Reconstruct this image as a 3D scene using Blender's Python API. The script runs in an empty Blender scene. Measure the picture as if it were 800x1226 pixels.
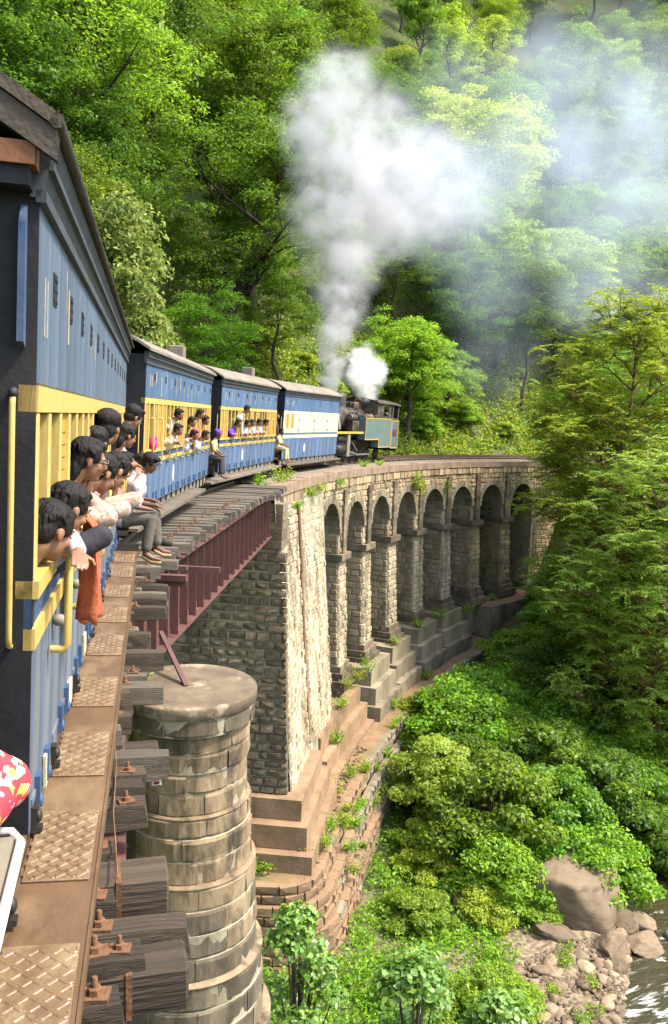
import bpy, bmesh, math, random
import numpy as np
from mathutils import Vector, Matrix, noise

scene = bpy.context.scene
COL = scene.collection
# ------------------------------------------------------------------ camera, world, sun, exposure
EYE = 2.03
YAW, PITCH, ROLL = 0.3191, 0.1451, -0.0309
FOCAL_PX = 1057.16                      # for a picture 800 pixels wide
cam_data = bpy.data.cameras.new("camera")
cam_data.sensor_fit = 'HORIZONTAL'
cam_data.sensor_width = 24.0
cam_data.lens = 24.0 * FOCAL_PX / 800.0
cam_data.clip_start = 0.05
cam_data.clip_end = 3000.0
cam = bpy.data.objects.new("camera", cam_data)
COL.objects.link(cam)
_xc = Vector((math.cos(YAW), -math.sin(YAW), 0))
_fw = Vector((math.sin(YAW) * math.cos(PITCH), math.cos(YAW) * math.cos(PITCH), -math.sin(PITCH)))
_uc = _xc.cross(_fw)
_R = _xc * math.cos(ROLL) - _uc * math.sin(ROLL)
_U = _xc * math.sin(ROLL) + _uc * math.cos(ROLL)
cam.matrix_world = Matrix(((_R.x, _U.x, -_fw.x, 0), (_R.y, _U.y, -_fw.y, 0), (_R.z, _U.z, -_fw.z, EYE), (0, 0, 0, 1)))
scene.camera = cam

SUN_AZ, SUN_EL = math.radians(116), math.radians(56)     # azimuth clockwise from +Y
world = bpy.data.worlds.new("World")
scene.world = world
world.use_nodes = True
wn = world.node_tree.nodes
bg = wn.get("Background") or wn.new("ShaderNodeBackground")
sky = wn.new("ShaderNodeTexSky")
sky.sky_type = 'NISHITA'
sky.sun_disc = False
sky.sun_elevation = SUN_EL
sky.sun_rotation = SUN_AZ
sky.dust_density = 3.0
world.node_tree.links.new(sky.outputs[0], bg.inputs[0])
bg.inputs[1].default_value = 0.15
sun_data = bpy.data.lights.new("sun", 'SUN')
sun_data.energy = 2.0
sun_data.angle = math.radians(5.0)
sun_data.color = (1.0, 0.93, 0.80)
sun = bpy.data.objects.new("sun", sun_data)
COL.objects.link(sun)
sun.rotation_euler = (math.pi / 2 - SUN_EL, 0, math.pi - SUN_AZ)
scene.view_settings.view_transform = 'Standard'
scene.view_settings.look = 'None'
scene.view_settings.gamma = 1.0
scene.view_settings.use_curve_mapping = False
scene.view_settings.exposure = 2.05
scene.render.engine = 'CYCLES'
scene.cycles.use_denoising = True
scene.cycles.max_bounces = 8
scene.cycles.diffuse_bounces = 4
scene.cycles.glossy_bounces = 2
scene.cycles.transmission_bounces = 4
scene.cycles.transparent_max_bounces = 8
scene.cycles.volume_bounces = 6
scene.cycles.volume_step_rate = 0.35
scene.cycles.volume_max_steps = 256

# ------------------------------------------------------------------ the line of the track
# [math]
GRADE = 0.0398
_KN = np.array([0, 8, 16, 25, 35, 45, 60, 90, 100, 140.])
_KV = np.array([0.0134, 0.0141, 0.0164, 0.015, 0.0145, 0.0176, 0.0216, 0.022, 0.004, 0.0])
_S = np.arange(0, 260, .25)
_k = np.interp(_S, _KN, _KV)
_TH = np.concatenate([[0], np.cumsum((_k[1:] + _k[:-1]) / 2 * .25)])
_X = np.concatenate([[0], np.cumsum(np.sin((_TH[1:] + _TH[:-1]) / 2) * .25)]) - 1.2717
_Y = np.concatenate([[0], np.cumsum(np.cos((_TH[1:] + _TH[:-1]) / 2) * .25)])
_S = np.concatenate([np.arange(-150, 0, .5), _S])
_Y = np.concatenate([np.arange(-150, 0, .5), _Y])
_X = np.concatenate([np.full(300, -1.2717), _X])
_TH = np.concatenate([np.zeros(300), _TH])


def track_xy(s, l):
    t = np.interp(s, _S, _TH)
    return np.interp(s, _S, _X) + l * np.cos(t), np.interp(s, _S, _Y) - l * np.sin(t)


def W(s, l, z):
    """track coordinates (metres along, metres to the right, metres above the rail) to world"""
    x, y = track_xy(s, l)
    return (float(x), float(y), float(z - GRADE * s))


def WA(s, l, z):
    """the same with an absolute height"""
    x, y = track_xy(s, l)
    return (float(x), float(y), float(z))


def to_track(x, y):
    x = np.atleast_1d(np.asarray(x, float)); y = np.atleast_1d(np.asarray(y, float))
    so = np.empty_like(x); lo = np.empty_like(x)
    for a in range(0, len(x), 4000):
        b = slice(a, a + 4000)
        i = np.argmin((x[b, None] - _X[None]) ** 2 + (y[b, None] - _Y[None]) ** 2, axis=1)
        t = _TH[i]; dx = x[b] - _X[i]; dy = y[b] - _Y[i]
        so[b] = _S[i] + dx * np.sin(t) + dy * np.cos(t)
        lo[b] = dx * np.cos(t) - dy * np.sin(t)
    return so, lo


def sstep(a, b, x):
    t = np.clip((x - a) / (b - a), 0, 1)
    return t * t * (3 - 2 * t)


WATER_Z = -17.6


def river_l(s):
    return np.interp(s, [-60, 0, 15, 22, 26, 32, 38, 57, 80, 140], [22, 17, 14.6, 14.9, 16.4, 17.6, 18.6, 19.5, 26, 60])


def bumps(x, y):
    return (0.5 * np.sin(x * .53 + 1.3 * np.sin(y * .31)) * np.sin(y * .47 + 1.1 * np.sin(x * .23))
            + .25 * np.sin(x * 1.31 + y * .7) * np.sin(y * 1.17 - x * .4))


def ground(x, y):
    s, l = to_track(x, y)
    x = np.atleast_1d(x); y = np.atleast_1d(y)
    zt = -GRADE * np.clip(s, -200, 100)
    bm = bumps(x, y)
    # outer side: hill
    cut = zt - .75 + .80 * np.clip(-l - 3.6, 0, 130) + .15 * np.maximum(0, -l - 133.6)
    big = 3.2 * np.sin(x * .071 + 2 * np.sin(y * .043)) + 2.5 * np.sin(y * .083 + 1.7)
    cut = cut + sstep(8, 30, -l) * big + .8 * bm * sstep(4, 9, -l)
    rav = -12.5 + .95 * np.maximum(0, -l - 3) + .6 * bm
    rav = np.minimum(rav, np.maximum(cut, rav * 0 - 12.5))
    w = sstep(28.5, 31.5, s + 0 * l)
    outer = rav * (1 - w) + cut * w
    # inner side: bench, foot of the wall, slope to the river
    foot = np.interp(s, [-60, 10, 30, 37, 45, 60, 68, 76, 90], [-14, -15.5, -17.1, -16.8, -15.5, -14.7, -11.5, -7, -4.8])
    lw = np.interp(s, [0, 27, 29, 45, 60, 68, 72], [.5, .5, 3.7, 4.0, 3.8, 3.4, 3.2])
    rl = river_l(s)
    t = np.clip((l - lw) / np.maximum(rl - 3.2 - lw, 1), 0, 1)
    slope = foot + (WATER_Z + .25 - foot) * t ** 1.1 + .35 * bm * (1 - .6 * t)
    bed = WATER_Z - .6
    inner = np.where(l < rl - 3.2, slope, slope + (bed - slope) * sstep(rl - 3.2, rl - 1.5, l))
    far = np.maximum(0, l - rl - 3.5)
    inner = np.where(l > rl + 2, bed + sstep(rl + 2, rl + 4.5, l) * 1.2 + .33 * far + .5 * bm * sstep(0, 6, far), inner)
    bench = np.interp(s, [0, 28, 31, 60, 68, 76], [-15.5, -16, -14.6, -14.6, -12.0, -7.5])
    # in the middle, under the masonry
    zin = np.where(l < 3, bench + (outer * 0), np.where(l < lw, bench, inner))
    zin = np.where(l < lw, np.minimum(bench, inner + 3), inner)
    under = np.where(s < 30, np.where(l < lw, inner, inner), zin)
    m = sstep(-3.4, -1.2, l)
    end = sstep(69, 75, s)                       # past the last arch the line runs on an embankment
    emb = np.where(l < 2.6, zt - .75, np.maximum(inner, zt - .75 - .9 * (l - 2.6)))
    under = under * (1 - end) + emb * end
    return np.where(l < -3.4, outer, outer * (1 - m) + under * m)
# [/math]


def gz(x, y):
    return float(ground(x, y)[0])


# ------------------------------------------------------------------ helpers
def tag(o, label=None, cat=None, group=None, kind=None):
    if label: o["label"] = label
    if cat: o["category"] = cat
    if group: o["group"] = group
    if kind: o["kind"] = kind
    return o


def empty(name, loc=(0, 0, 0), matrix=None, label=None, cat=None, group=None, kind=None):
    o = bpy.data.objects.new(name, None)
    COL.objects.link(o)
    if matrix is not None: o.matrix_world = matrix
    else: o.location = loc
    o.empty_display_size = .2
    return tag(o, label, cat, group, kind)


class MB:
    """collects polygons"""
    def __init__(self, org=(0, 0, 0)):
        self.v = []; self.f = []; self.sm = []; self.o = org

    def add(self, vs, fs, smooth=False):
        n = len(self.v); o = self.o
        self.v += [(p[0] - o[0], p[1] - o[1], p[2] - o[2]) for p in vs]
        self.f += [tuple(i + n for i in f) for f in fs]
        self.sm += [smooth] * len(fs)
        return self

    def hexa(self, p, skip=()):
        """8 points: bottom ring 0-3, top ring 4-7"""
        fs = [(0, 3, 2, 1), (4, 5, 6, 7), (0, 1, 5, 4), (1, 2, 6, 5), (2, 3, 7, 6), (3, 0, 4, 7)]
        return self.add(p, [f for i, f in enumerate(fs) if i not in skip])

    def box(self, x0, x1, y0, y1, z0, z1):
        return self.hexa([(x0, y0, z0), (x1, y0, z0), (x1, y1, z0), (x0, y1, z0), (x0, y0, z1), (x1, y0, z1), (x1, y1, z1), (x0, y1, z1)])

    def bbox(self, x0, x1, y0, y1, z0, z1, b):
        """box with chamfered edges"""
        vs = []; ix = {}
        for i, x in enumerate((x0, x1)):
            for j, y in enumerate((y0, y1)):
                for k, z in enumerate((z0, z1)):
                    sx, sy, sz = (1, -1)[i], (1, -1)[j], (1, -1)[k]
                    ix[i, j, k] = len(vs)
                    vs += [(x, y + sy * b, z + sz * b), (x + sx * b, y, z + sz * b), (x + sx * b, y + sy * b, z)]
        fs = []
        def F(*a): fs.append(a)
        I = lambda i, j, k, a: ix[i, j, k] + a
        F(I(0,0,0,0), I(0,0,1,0), I(0,1,1,0), I(0,1,0,0)); F(I(1,0,0,0), I(1,1,0,0), I(1,1,1,0), I(1,0,1,0))
        F(I(0,0,0,1), I(1,0,0,1), I(1,0,1,1), I(0,0,1,1)); F(I(0,1,0,1), I(0,1,1,1), I(1,1,1,1), I(1,1,0,1))
        F(I(0,0,0,2), I(0,1,0,2), I(1,1,0,2), I(1,0,0,2)); F(I(0,0,1,2), I(1,0,1,2), I(1,1,1,2), I(0,1,1,2))
        for j in (0, 1):
            for k in (0, 1):
                a = (I(0,j,k,1), I(1,j,k,1), I(1,j,k,2), I(0,j,k,2)); fs.append(a if j == k else a[::-1])
        for i in (0, 1):
            for k in (0, 1):
                a = (I(i,0,k,0), I(i,1,k,0), I(i,1,k,2), I(i,0,k,2)); fs.append(a[::-1] if i == k else a)
        for i in (0, 1):
            for j in (0, 1):
                a = (I(i,j,0,0), I(i,j,1,0), I(i,j,1,1), I(i,j,0,1)); fs.append(a if i == j else a[::-1])
        for i in (0, 1):
            for j in (0, 1):
                for k in (0, 1):
                    a = (I(i,j,k,0), I(i,j,k,1), I(i,j,k,2)); fs.append(a if (i + j + k) % 2 == 0 else a[::-1])
        return self.add(vs, fs)

    def tube(self, pts, r, n=8, cap=True, smooth=True):
        pts = [Vector(p) for p in pts]
        rs = r if isinstance(r, (list, tuple)) else [r] * len(pts)
        vs = []; fs = []
        ref = None
        for i, p in enumerate(pts):
            a = pts[max(i - 1, 0)]; b = pts[min(i + 1, len(pts) - 1)]
            t = (b - a); t = t.normalized() if t.length > 1e-9 else Vector((0, 0, 1))
            if ref is None: ref = t.orthogonal().normalized()
            u = (ref - t * ref.dot(t))
            u = u.normalized() if u.length > 1e-6 else t.orthogonal().normalized()
            ref = u; w = t.cross(u)
            for k in range(n):
                an = 2 * math.pi * k / n
                vs.append(tuple(p + (u * math.cos(an) + w * math.sin(an)) * rs[i]))
        for i in range(len(pts) - 1):
            for k in range(n):
                k2 = (k + 1) % n
                fs.append((i * n + k, i * n + k2, (i + 1) * n + k2, (i + 1) * n + k))
        self.add(vs, fs, smooth)
        if cap:
            m = len(pts) - 1
            self.add(vs[:n], [tuple(range(n))[::-1]])
            self.add(vs[m * n:], [tuple(range(n))])
        return self

    def ell(self, c, r, nu=14, nv=9, M=None, fn=None, smooth=True):
        vs = [(0, 0, -1)]
        for j in range(1, nv):
            a = -math.pi / 2 + math.pi * j / nv
            for i in range(nu):
                b = 2 * math.pi * i / nu
                vs.append((math.cos(a) * math.cos(b), math.cos(a) * math.sin(b), math.sin(a)))
        vs.append((0, 0, 1))
        fs = [(0, 1 + (i + 1) % nu, 1 + i) for i in range(nu)]
        for j in range(nv - 2):
            for i in range(nu):
                a = 1 + j * nu + i; b = 1 + j * nu + (i + 1) % nu
                fs.append((a, b, b + nu, a + nu))
        q = len(vs) - 1; st = 1 + (nv - 2) * nu
        fs += [(st + i, st + (i + 1) % nu, q) for i in range(nu)]
        r = r if isinstance(r, (list, tuple)) else (r, r, r)
        out = []
        for p in vs:
            if fn: p = fn(p)
            p = Vector((p[0] * r[0], p[1] * r[1], p[2] * r[2]))
            if M is not None: p = M @ p
            out.append((p.x + c[0], p.y + c[1], p.z + c[2]))
        return self.add(out, fs, smooth)

    def lathe(self, prof, c=(0, 0, 0), axis='z', n=20, smooth=True, cap=True):
        """prof: list of (radius, along)"""
        vs = []; fs = []
        for (r, h) in prof:
            for k in range(n):
                a = 2 * math.pi * k / n
                p = {'z': (r * math.cos(a), r * math.sin(a), h), 'y': (r * math.sin(a), h, r * math.cos(a)), 'x': (h, r * math.cos(a), r * math.sin(a))}[axis]
                vs.append((p[0] + c[0], p[1] + c[1], p[2] + c[2]))
        for i in range(len(prof) - 1):
            for k in range(n):
                k2 = (k + 1) % n
                fs.append((i * n + k, i * n + k2, (i + 1) * n + k2, (i + 1) * n + k))
        self.add(vs, fs, smooth)
        if cap:
            self.add(vs[:n], [tuple(range(n))[::-1]]); self.add(vs[-n:], [tuple(range(n))])
        return self

    def prism(self, poly, x0, x1, axis='x'):
        """polygon (a, b) extruded along an axis"""
        n = len(poly)
        def P(a, b, t): return {'x': (t, a, b), 'y': (a, t, b), 'z': (a, b, t)}[axis]
        vs = [P(a, b, x0) for a, b in poly] + [P(a, b, x1) for a, b in poly]
        fs = [tuple(range(n))[::-1], tuple(range(n, 2 * n))] + [(i, (i + 1) % n, n + (i + 1) % n, n + i) for i in range(n)]
        return self.add(vs, fs)

    def mesh(self, name):
        me = bpy.data.meshes.new(name)
        me.from_pydata(self.v, [], self.f)
        me.polygons.foreach_set("use_smooth", self.sm)
        me.update()
        return me

    def build(self, name, mat, parent=None, fixn=True, **kw):
        me = self.mesh(name)
        if fixn and len(self.f) < 4000:
            bm = bmesh.new(); bm.from_mesh(me)
            bmesh.ops.recalc_face_normals(bm, faces=bm.faces)
            bm.to_mesh(me); bm.free()
        return put(name, me, mat, parent, **kw)


def put(name, me, mat=None, parent=None, matrix=None, label=None, cat=None, group=None, kind=None):
    if mat is not None and not me.materials:
        me.materials.append(mat)
    o = bpy.data.objects.new(name, me)
    COL.objects.link(o)
    if parent is not None: o.parent = parent
    if matrix is not None: o.matrix_local = matrix
    return tag(o, label, cat, group, kind)


def children(o, cache={}):
    return [c for c in bpy.data.objects if c.parent == o]


def copy_tree(o, kids, parent=None):
    c = o.copy(); COL.objects.link(c)
    if parent is not None: c.parent = parent
    for k in kids.get(o.name, ()): copy_tree(k, kids, c)
    return c


def kid_map():
    d = {}
    for o in bpy.data.objects:
        if o.parent: d.setdefault(o.parent.name, []).append(o)
    return d


def frame_matrix(o, x, y, z):
    return Matrix(((x[0], y[0], z[0], o[0]), (x[1], y[1], z[1], o[1]), (x[2], y[2], z[2], o[2]), (0, 0, 0, 1)))


def chord(s0, s1, cant=0.03):
    """matrix of a vehicle standing on the rails between two points of the line; x right, y ahead, z up"""
    a, b = Vector(W(s0, 0, 0)), Vector(W(s1, 0, 0))
    y = b - a; L = y.length; y.normalize()
    x = y.cross(Vector((0, 0, 1))).normalized(); z = x.cross(y)
    xr = x * math.cos(cant) - z * math.sin(cant); zr = xr.cross(y)
    return frame_matrix(a, xr, y, zr), L


# ------------------------------------------------------------------ materials
def mat(name, c1, c2=None, scale=4.0, rough=.7, bump=0.0, bscale=None, metal=0.0, island=0.0, spec=.3,
        dirt=None, dirt_amt=0.5, dscale=1.2, k=.70, stretch=(1, 1, 1), objvar=0.0, coat=0.0, contrast=(.35, .65), dcon=(.5, .66), lim=None):
    c1 = tuple(v * k for v in c1); c2 = tuple(v * k for v in (c2 or c1)); dirt = tuple(v * k for v in dirt) if dirt else None
    m = bpy.data.materials.new(name); m.use_nodes = True
    nt = m.node_tree; N = nt.nodes; L = nt.links
    b = N["Principled BSDF"]
    b.inputs["Roughness"].default_value = rough
    b.inputs["Metallic"].default_value = metal
    b.inputs["Specular IOR Level"].default_value = spec
    if coat: b.inputs["Coat Weight"].default_value = coat; b.inputs["Coat Roughness"].default_value = .25
    tc = N.new("ShaderNodeTexCoord"); mp = N.new("ShaderNodeMapping")
    mp.inputs["Scale"].default_value = stretch
    L.new(tc.outputs["Object"], mp.inputs[0])
    col = None
    nz = N.new("ShaderNodeTexNoise"); nz.inputs["Scale"].default_value = scale; nz.inputs["Detail"].default_value = 6; nz.inputs["Roughness"].default_value = .6
    L.new(mp.outputs[0], nz.inputs["Vector"])
    mx = N.new("ShaderNodeMix"); mx.data_type = 'RGBA'
    mr = N.new("ShaderNodeMapRange"); mr.inputs[1].default_value, mr.inputs[2].default_value = contrast
    L.new(nz.outputs["Fac"], mr.inputs[0]); L.new(mr.outputs[0], mx.inputs[0])
    mx.inputs[6].default_value = (*c1, 1); mx.inputs[7].default_value = (*(c2 or c1), 1)
    col = mx.outputs[2]
    if dirt is not None:
        n2 = N.new("ShaderNodeTexNoise"); n2.inputs["Scale"].default_value = dscale; n2.inputs["Detail"].default_value = 5; n2.inputs["Roughness"].default_value = .65
        L.new(mp.outputs[0], n2.inputs["Vector"])
        r2 = N.new("ShaderNodeMapRange"); r2.inputs[1].default_value, r2.inputs[2].default_value = dcon; r2.inputs[4].default_value = dirt_amt
        L.new(n2.outputs["Fac"], r2.inputs[0])
        m2 = N.new("ShaderNodeMix"); m2.data_type = 'RGBA'
        L.new(r2.outputs[0], m2.inputs[0]); L.new(col, m2.inputs[6]); m2.inputs[7].default_value = (*dirt, 1)
        col = m2.outputs[2]
    def vary(sock, amt, col):
        hs = N.new("ShaderNodeHueSaturation"); r = N.new("ShaderNodeMapRange")
        r.inputs[3].default_value = 1 - amt; r.inputs[4].default_value = 1 + amt
        L.new(sock, r.inputs[0]); L.new(r.outputs[0], hs.inputs["Value"]); L.new(col, hs.inputs["Color"])
        return hs.outputs[0]
    if island:
        g = N.new("ShaderNodeNewGeometry"); col = vary(g.outputs["Random Per Island"], island, col)
    if objvar:
        oi = N.new("ShaderNodeObjectInfo"); col = vary(oi.outputs["Random"], objvar, col)
    L.new(col, b.inputs["Base Color"])
    if bump:
        bp = N.new("ShaderNodeBump"); bp.inputs["Strength"].default_value = min(1, bump); bp.inputs["Distance"].default_value = .02
        n3 = N.new("ShaderNodeTexNoise"); n3.inputs["Scale"].default_value = bscale or scale * 3; n3.inputs["Detail"].default_value = 5
        L.new(mp.outputs[0], n3.inputs["Vector"]); L.new(n3.outputs["Fac"], bp.inputs["Height"]); L.new(bp.outputs[0], b.inputs["Normal"])
    return m


def leaf_mat(name, ca, cb, cc, objvar=.25, trans=.45, gloss=.022, k=1.5):
    ca, cb, cc = [(c[0] * k * 1.15, c[1] * k * 1.03, c[2] * k * .68) for c in (ca, cb, cc)]
    m = bpy.data.materials.new(name); m.use_nodes = True
    nt = m.node_tree; N = nt.nodes; L = nt.links
    N.remove(N["Principled BSDF"]); out = N["Material Output"]
    g = N.new("ShaderNodeNewGeometry"); rp = N.new("ShaderNodeValToRGB")
    e = rp.color_ramp.elements
    e[0].position = 0; e[0].color = (*ca, 1); e[1].position = 1; e[1].color = (*cc, 1)
    k = e.new(.55); k.color = (*cb, 1)
    L.new(g.outputs["Random Per Island"], rp.inputs[0])
    oi = N.new("ShaderNodeObjectInfo"); r = N.new("ShaderNodeMapRange"); r.inputs[3].default_value = 1 - objvar; r.inputs[4].default_value = 1 + objvar
    L.new(oi.outputs["Random"], r.inputs[0])
    h2 = N.new("ShaderNodeMapRange"); h2.inputs[3].default_value = .485; h2.inputs[4].default_value = .515
    wn_ = N.new("ShaderNodeTexWhiteNoise"); wn_.noise_dimensions = '1D'; L.new(oi.outputs["Random"], wn_.inputs["W"]); L.new(wn_.outputs["Value"], h2.inputs[0])
    hs = N.new("ShaderNodeHueSaturation"); L.new(h2.outputs[0], hs.inputs["Hue"]); L.new(r.outputs[0], hs.inputs["Value"]); L.new(rp.outputs[0], hs.inputs["Color"])
    d = N.new("ShaderNodeBsdfDiffuse"); t = N.new("ShaderNodeBsdfTranslucent"); gl = N.new("ShaderNodeBsdfGlossy")
    gl.inputs["Roughness"].default_value = .5
    tint = N.new("ShaderNodeHueSaturation"); tint.inputs["Value"].default_value = 1.5; tint.inputs["Hue"].default_value = .49
    L.new(hs.outputs[0], d.inputs[0]); L.new(hs.outputs[0], tint.inputs["Color"]); L.new(tint.outputs[0], t.inputs[0])
    m1 = N.new("ShaderNodeMixShader"); m1.inputs[0].default_value = trans
    L.new(d.outputs[0], m1.inputs[1]); L.new(t.outputs[0], m1.inputs[2])
    m2 = N.new("ShaderNodeMixShader"); m2.inputs[0].default_value = gloss
    L.new(m1.outputs[0], m2.inputs[1]); L.new(gl.outputs[0], m2.inputs[2]); L.new(m2.outputs[0], out.inputs[0])
    return m


M = {}
M['blue'] = mat("blue_paint", (.070, .135, .255), (.095, .17, .295), 3, .5, .12, 30, dirt=(.20, .21, .21), dirt_amt=.6, dscale=2.6, stretch=(2.2, 2.2, .30), objvar=.13, dcon=(.46, .68))
M['blue_dull'] = mat("weathered_blue_paint", (.078, .122, .19), (.12, .165, .23), 3, .5, .12, 30, dirt=(.24, .235, .22), dirt_amt=.7, dscale=2.6, stretch=(2.5, 2.5, .3), objvar=.15, dcon=(.46, .66))
M['blue_dark'] = mat("dark_blue_paint", (.045, .085, .17), (.06, .11, .21), 4, .55, .1, 30, dirt=(.15, .14, .12), dirt_amt=.4)
M['yellow'] = mat("yellow_paint", (.62, .42, .105), (.68, .49, .16), 5, .5, .12, 40, dirt=(.42, .27, .09), dirt_amt=.45, dscale=5, stretch=(1, 1, .5), objvar=.05)
M['mustard'] = mat("mustard_paint", (.42, .24, .04), (.50, .30, .06), 5, .55, .1, 40, dirt=(.30, .17, .05), dirt_amt=.5, dscale=4, objvar=.08)
M['cream'] = mat("cream_paint", (.80, .69, .40), (.84, .75, .48), 4, .5, .08, 40, dirt=(.50, .38, .20), dirt_amt=.3)
M['white'] = mat("white_paint", (.78, .76, .70), (.7, .66, .6), 6, .5, .05)
M['pale_mark'] = mat("faded_lettering_paint", (.50, .43, .27), (.26, .27, .27), 14, .7)
M['black'] = mat("black_paint", (.012, .012, .015), (.02, .02, .024), 5, .6, .15, 30, dirt=(.05, .045, .04), dirt_amt=.5)
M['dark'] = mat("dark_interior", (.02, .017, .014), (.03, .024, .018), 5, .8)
M['iron'] = mat("oily_iron", (.035, .033, .03), (.06, .05, .04), 6, .55, .2, 30, metal=.4, dirt=(.12, .08, .05), dirt_amt=.5)
M['loco_black'] = mat("sooty_black_paint", (.045, .042, .036), (.085, .075, .06), 3, .5, .15, 25, dirt=(.24, .18, .11), dirt_amt=.6, dscale=2)
M['loco_green'] = mat("faded_teal_paint", (.11, .18, .18), (.15, .22, .205), 2, .5, .1, 20, dirt=(.24, .21, .10), dirt_amt=.55, dscale=1.2)
M['loco_blue'] = mat("faded_blue_tank_paint", (.085, .14, .20), (.12, .175, .22), 2, .5, .1, 20, dirt=(.2, .18, .12), dirt_amt=.4)
M['lining'] = mat("yellow_lining", (.62, .45, .08), (.5, .36, .07), 8, .5)
M['red'] = mat("red_plate", (.26, .04, .03), (.2, .035, .03), 5, .5)
M['roof'] = mat("grey_roof_canvas", (.20, .165, .125), (.29, .245, .195), 3, .8, .3, 20, dirt=(.14, .115, .09), dirt_amt=.7, dscale=1.5)
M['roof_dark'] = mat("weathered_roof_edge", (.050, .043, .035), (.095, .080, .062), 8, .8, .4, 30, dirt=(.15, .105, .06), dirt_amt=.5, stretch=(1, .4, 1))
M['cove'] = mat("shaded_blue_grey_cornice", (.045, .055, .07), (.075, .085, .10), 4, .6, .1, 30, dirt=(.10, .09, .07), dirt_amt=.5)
M['grey_steel'] = mat("grey_soiled_steel", (.22, .20, .15), (.30, .27, .20), 5, .65, .2, 30, dirt=(.10, .085, .06), dirt_amt=.6)
M['brown_board'] = mat("brown_painted_footboard", (.115, .064, .030), (.165, .095, .046), 5, .42, .15, 40, spec=.5, dirt=(.30, .21, .12), dirt_amt=.5, dscale=4, stretch=(1, .5, 1))
M['tread'] = mat("worn_brown_tread_plate", (.15, .09, .045), (.24, .155, .08), 7, .36, .2, 40, spec=.5, dirt=(.44, .33, .20), dirt_amt=.55, dscale=5)
M['wood_beam'] = mat("brown_beam_end", (.26, .11, .05), (.20, .085, .04), 9, .7, .2)
M['timber'] = mat("weathered_bridge_timber", (.040, .028, .019), (.105, .079, .053), 3, .85, .7, 14, stretch=(.35, 3.5, 3.5), dirt=(.07, .058, .045), dirt_amt=.75, dscale=2.5, objvar=.35)
M['timber_pale'] = mat("bleached_bridge_timber", (.125, .103, .073), (.215, .182, .135), 3, .85, .7, 14, stretch=(.35, 3.5, 3.5), dirt=(.11, .09, .07), dirt_amt=.75, dscale=2.5, objvar=.25)
M['rust'] = mat("rusty_iron", (.16, .075, .035), (.24, .12, .06), 9, .8, .4, 40, dirt=(.06, .04, .03), dirt_amt=.6, dscale=6)
M['rail'] = mat("rail_steel", (.14, .085, .055), (.20, .13, .09), 6, .6, .2, 30, metal=.2)
M['girder'] = mat("red_oxide_girder_paint", (.115, .052, .046), (.165, .078, .066), 3, .6, .2, 25, dirt=(.12, .085, .065), dirt_amt=.75, dscale=2, stretch=(1, 1, .5))
M['girder_lit'] = M['girder']
M['stone_dark'] = mat("dark_weathered_and_shaded_stone", (.095, .073, .046), (.215, .165, .105), 1.2, .9, .8, 9, objvar=.30, island=.28, dirt=(.30, .27, .19), dirt_amt=.5, dscale=2.2, dcon=(.52, .7))
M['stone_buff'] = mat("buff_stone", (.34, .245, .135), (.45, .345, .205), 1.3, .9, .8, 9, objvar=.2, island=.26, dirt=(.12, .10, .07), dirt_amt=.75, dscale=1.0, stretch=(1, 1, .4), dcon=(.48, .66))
M['stone_pale'] = mat("pale_sunlit_tone_stone", (.40, .325, .205), (.52, .435, .295), 1.8, .9, .8, 9, objvar=.12, island=.15, dirt=(.17, .125, .075), dirt_amt=.85, dscale=1.3, stretch=(1.3, 1.3, .22), dcon=(.47, .60))  # sunlight on the valley-facing masonry is put into this pale colour
M['stone_brown'] = mat("brown_earth_stained_stone", (.25, .155, .085), (.33, .215, .125), 1.6, .9, .7, 10, objvar=.12, island=.16, dirt=(.13, .10, .06), dirt_amt=.6, dscale=1.0)
M['stone_grey'] = mat("grey_stone_plinth", (.22, .18, .115), (.31, .26, .175), 1.6, .9, .7, 10, objvar=.18, island=.18, dirt=(.08, .075, .05), dirt_amt=.7, dscale=1.2, stretch=(1, 1, .5))
M['mortar'] = mat("pale_mortar", (.32, .28, .19), (.42, .37, .26), 3, .95, .5, 14, dirt=(.16, .14, .09), dirt_amt=.6)
M['mortar_dark'] = mat("dark_mortar", (.15, .125, .085), (.23, .19, .13), 3, .95, .5, 14)
M['pier_pale'] = mat("pale_lichened_and_lit_pier_stone", (.23, .162, .092), (.36, .27, .163), 3.0, .9, 1.0, 9, objvar=.12, dirt=(.06, .048, .032), dirt_amt=.9, dscale=1.7, dcon=(.47, .60), stretch=(1, 1, .4))
M['pier_dark'] = mat("blackened_pier_stone", (.065, .053, .036), (.15, .12, .08), 2.6, .9, 1.0, 9, objvar=.15, dirt=(.27, .22, .145), dirt_amt=.65, dscale=1.6, stretch=(1, 1, .4), dcon=(.46, .66))
M['cap'] = mat("lichened_pier_cap", (.12, .085, .055), (.21, .16, .105), 2.2, .9, .7, 9, dirt=(.40, .34, .24), dirt_amt=.85, dscale=1.4, dcon=(.54, .62))
M['coping'] = mat("brown_coping_stone", (.25, .165, .105), (.34, .25, .17), 2, .9, .6, 10, island=.12, dirt=(.13, .11, .075), dirt_amt=.6)
M['earth'] = mat("brown_earth", (.23, .135, .072), (.31, .195, .11), 2, .95, .8, 8, dirt=(.14, .15, .035), dirt_amt=.6, dscale=.8)
M['ballast'] = mat("ballast", (.15, .115, .085), (.24, .19, .145), 9, .95, 1.0, 22, island=.3)
M['boulder'] = mat("brown_river_boulder", (.175, .125, .076), (.28, .212, .135), 1.6, .85, 1.0, 7, objvar=.2, dirt=(.10, .068, .042), dirt_amt=.8, dscale=1.6, stretch=(1, 1, 2.2), contrast=(.42, .58))
M['pebble'] = mat("pale_river_stone", (.175, .122, .074), (.29, .22, .145), 2, .85, .5, 8, objvar=.35, island=.3, dirt=(.22, .16, .10), dirt_amt=.6)
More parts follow.
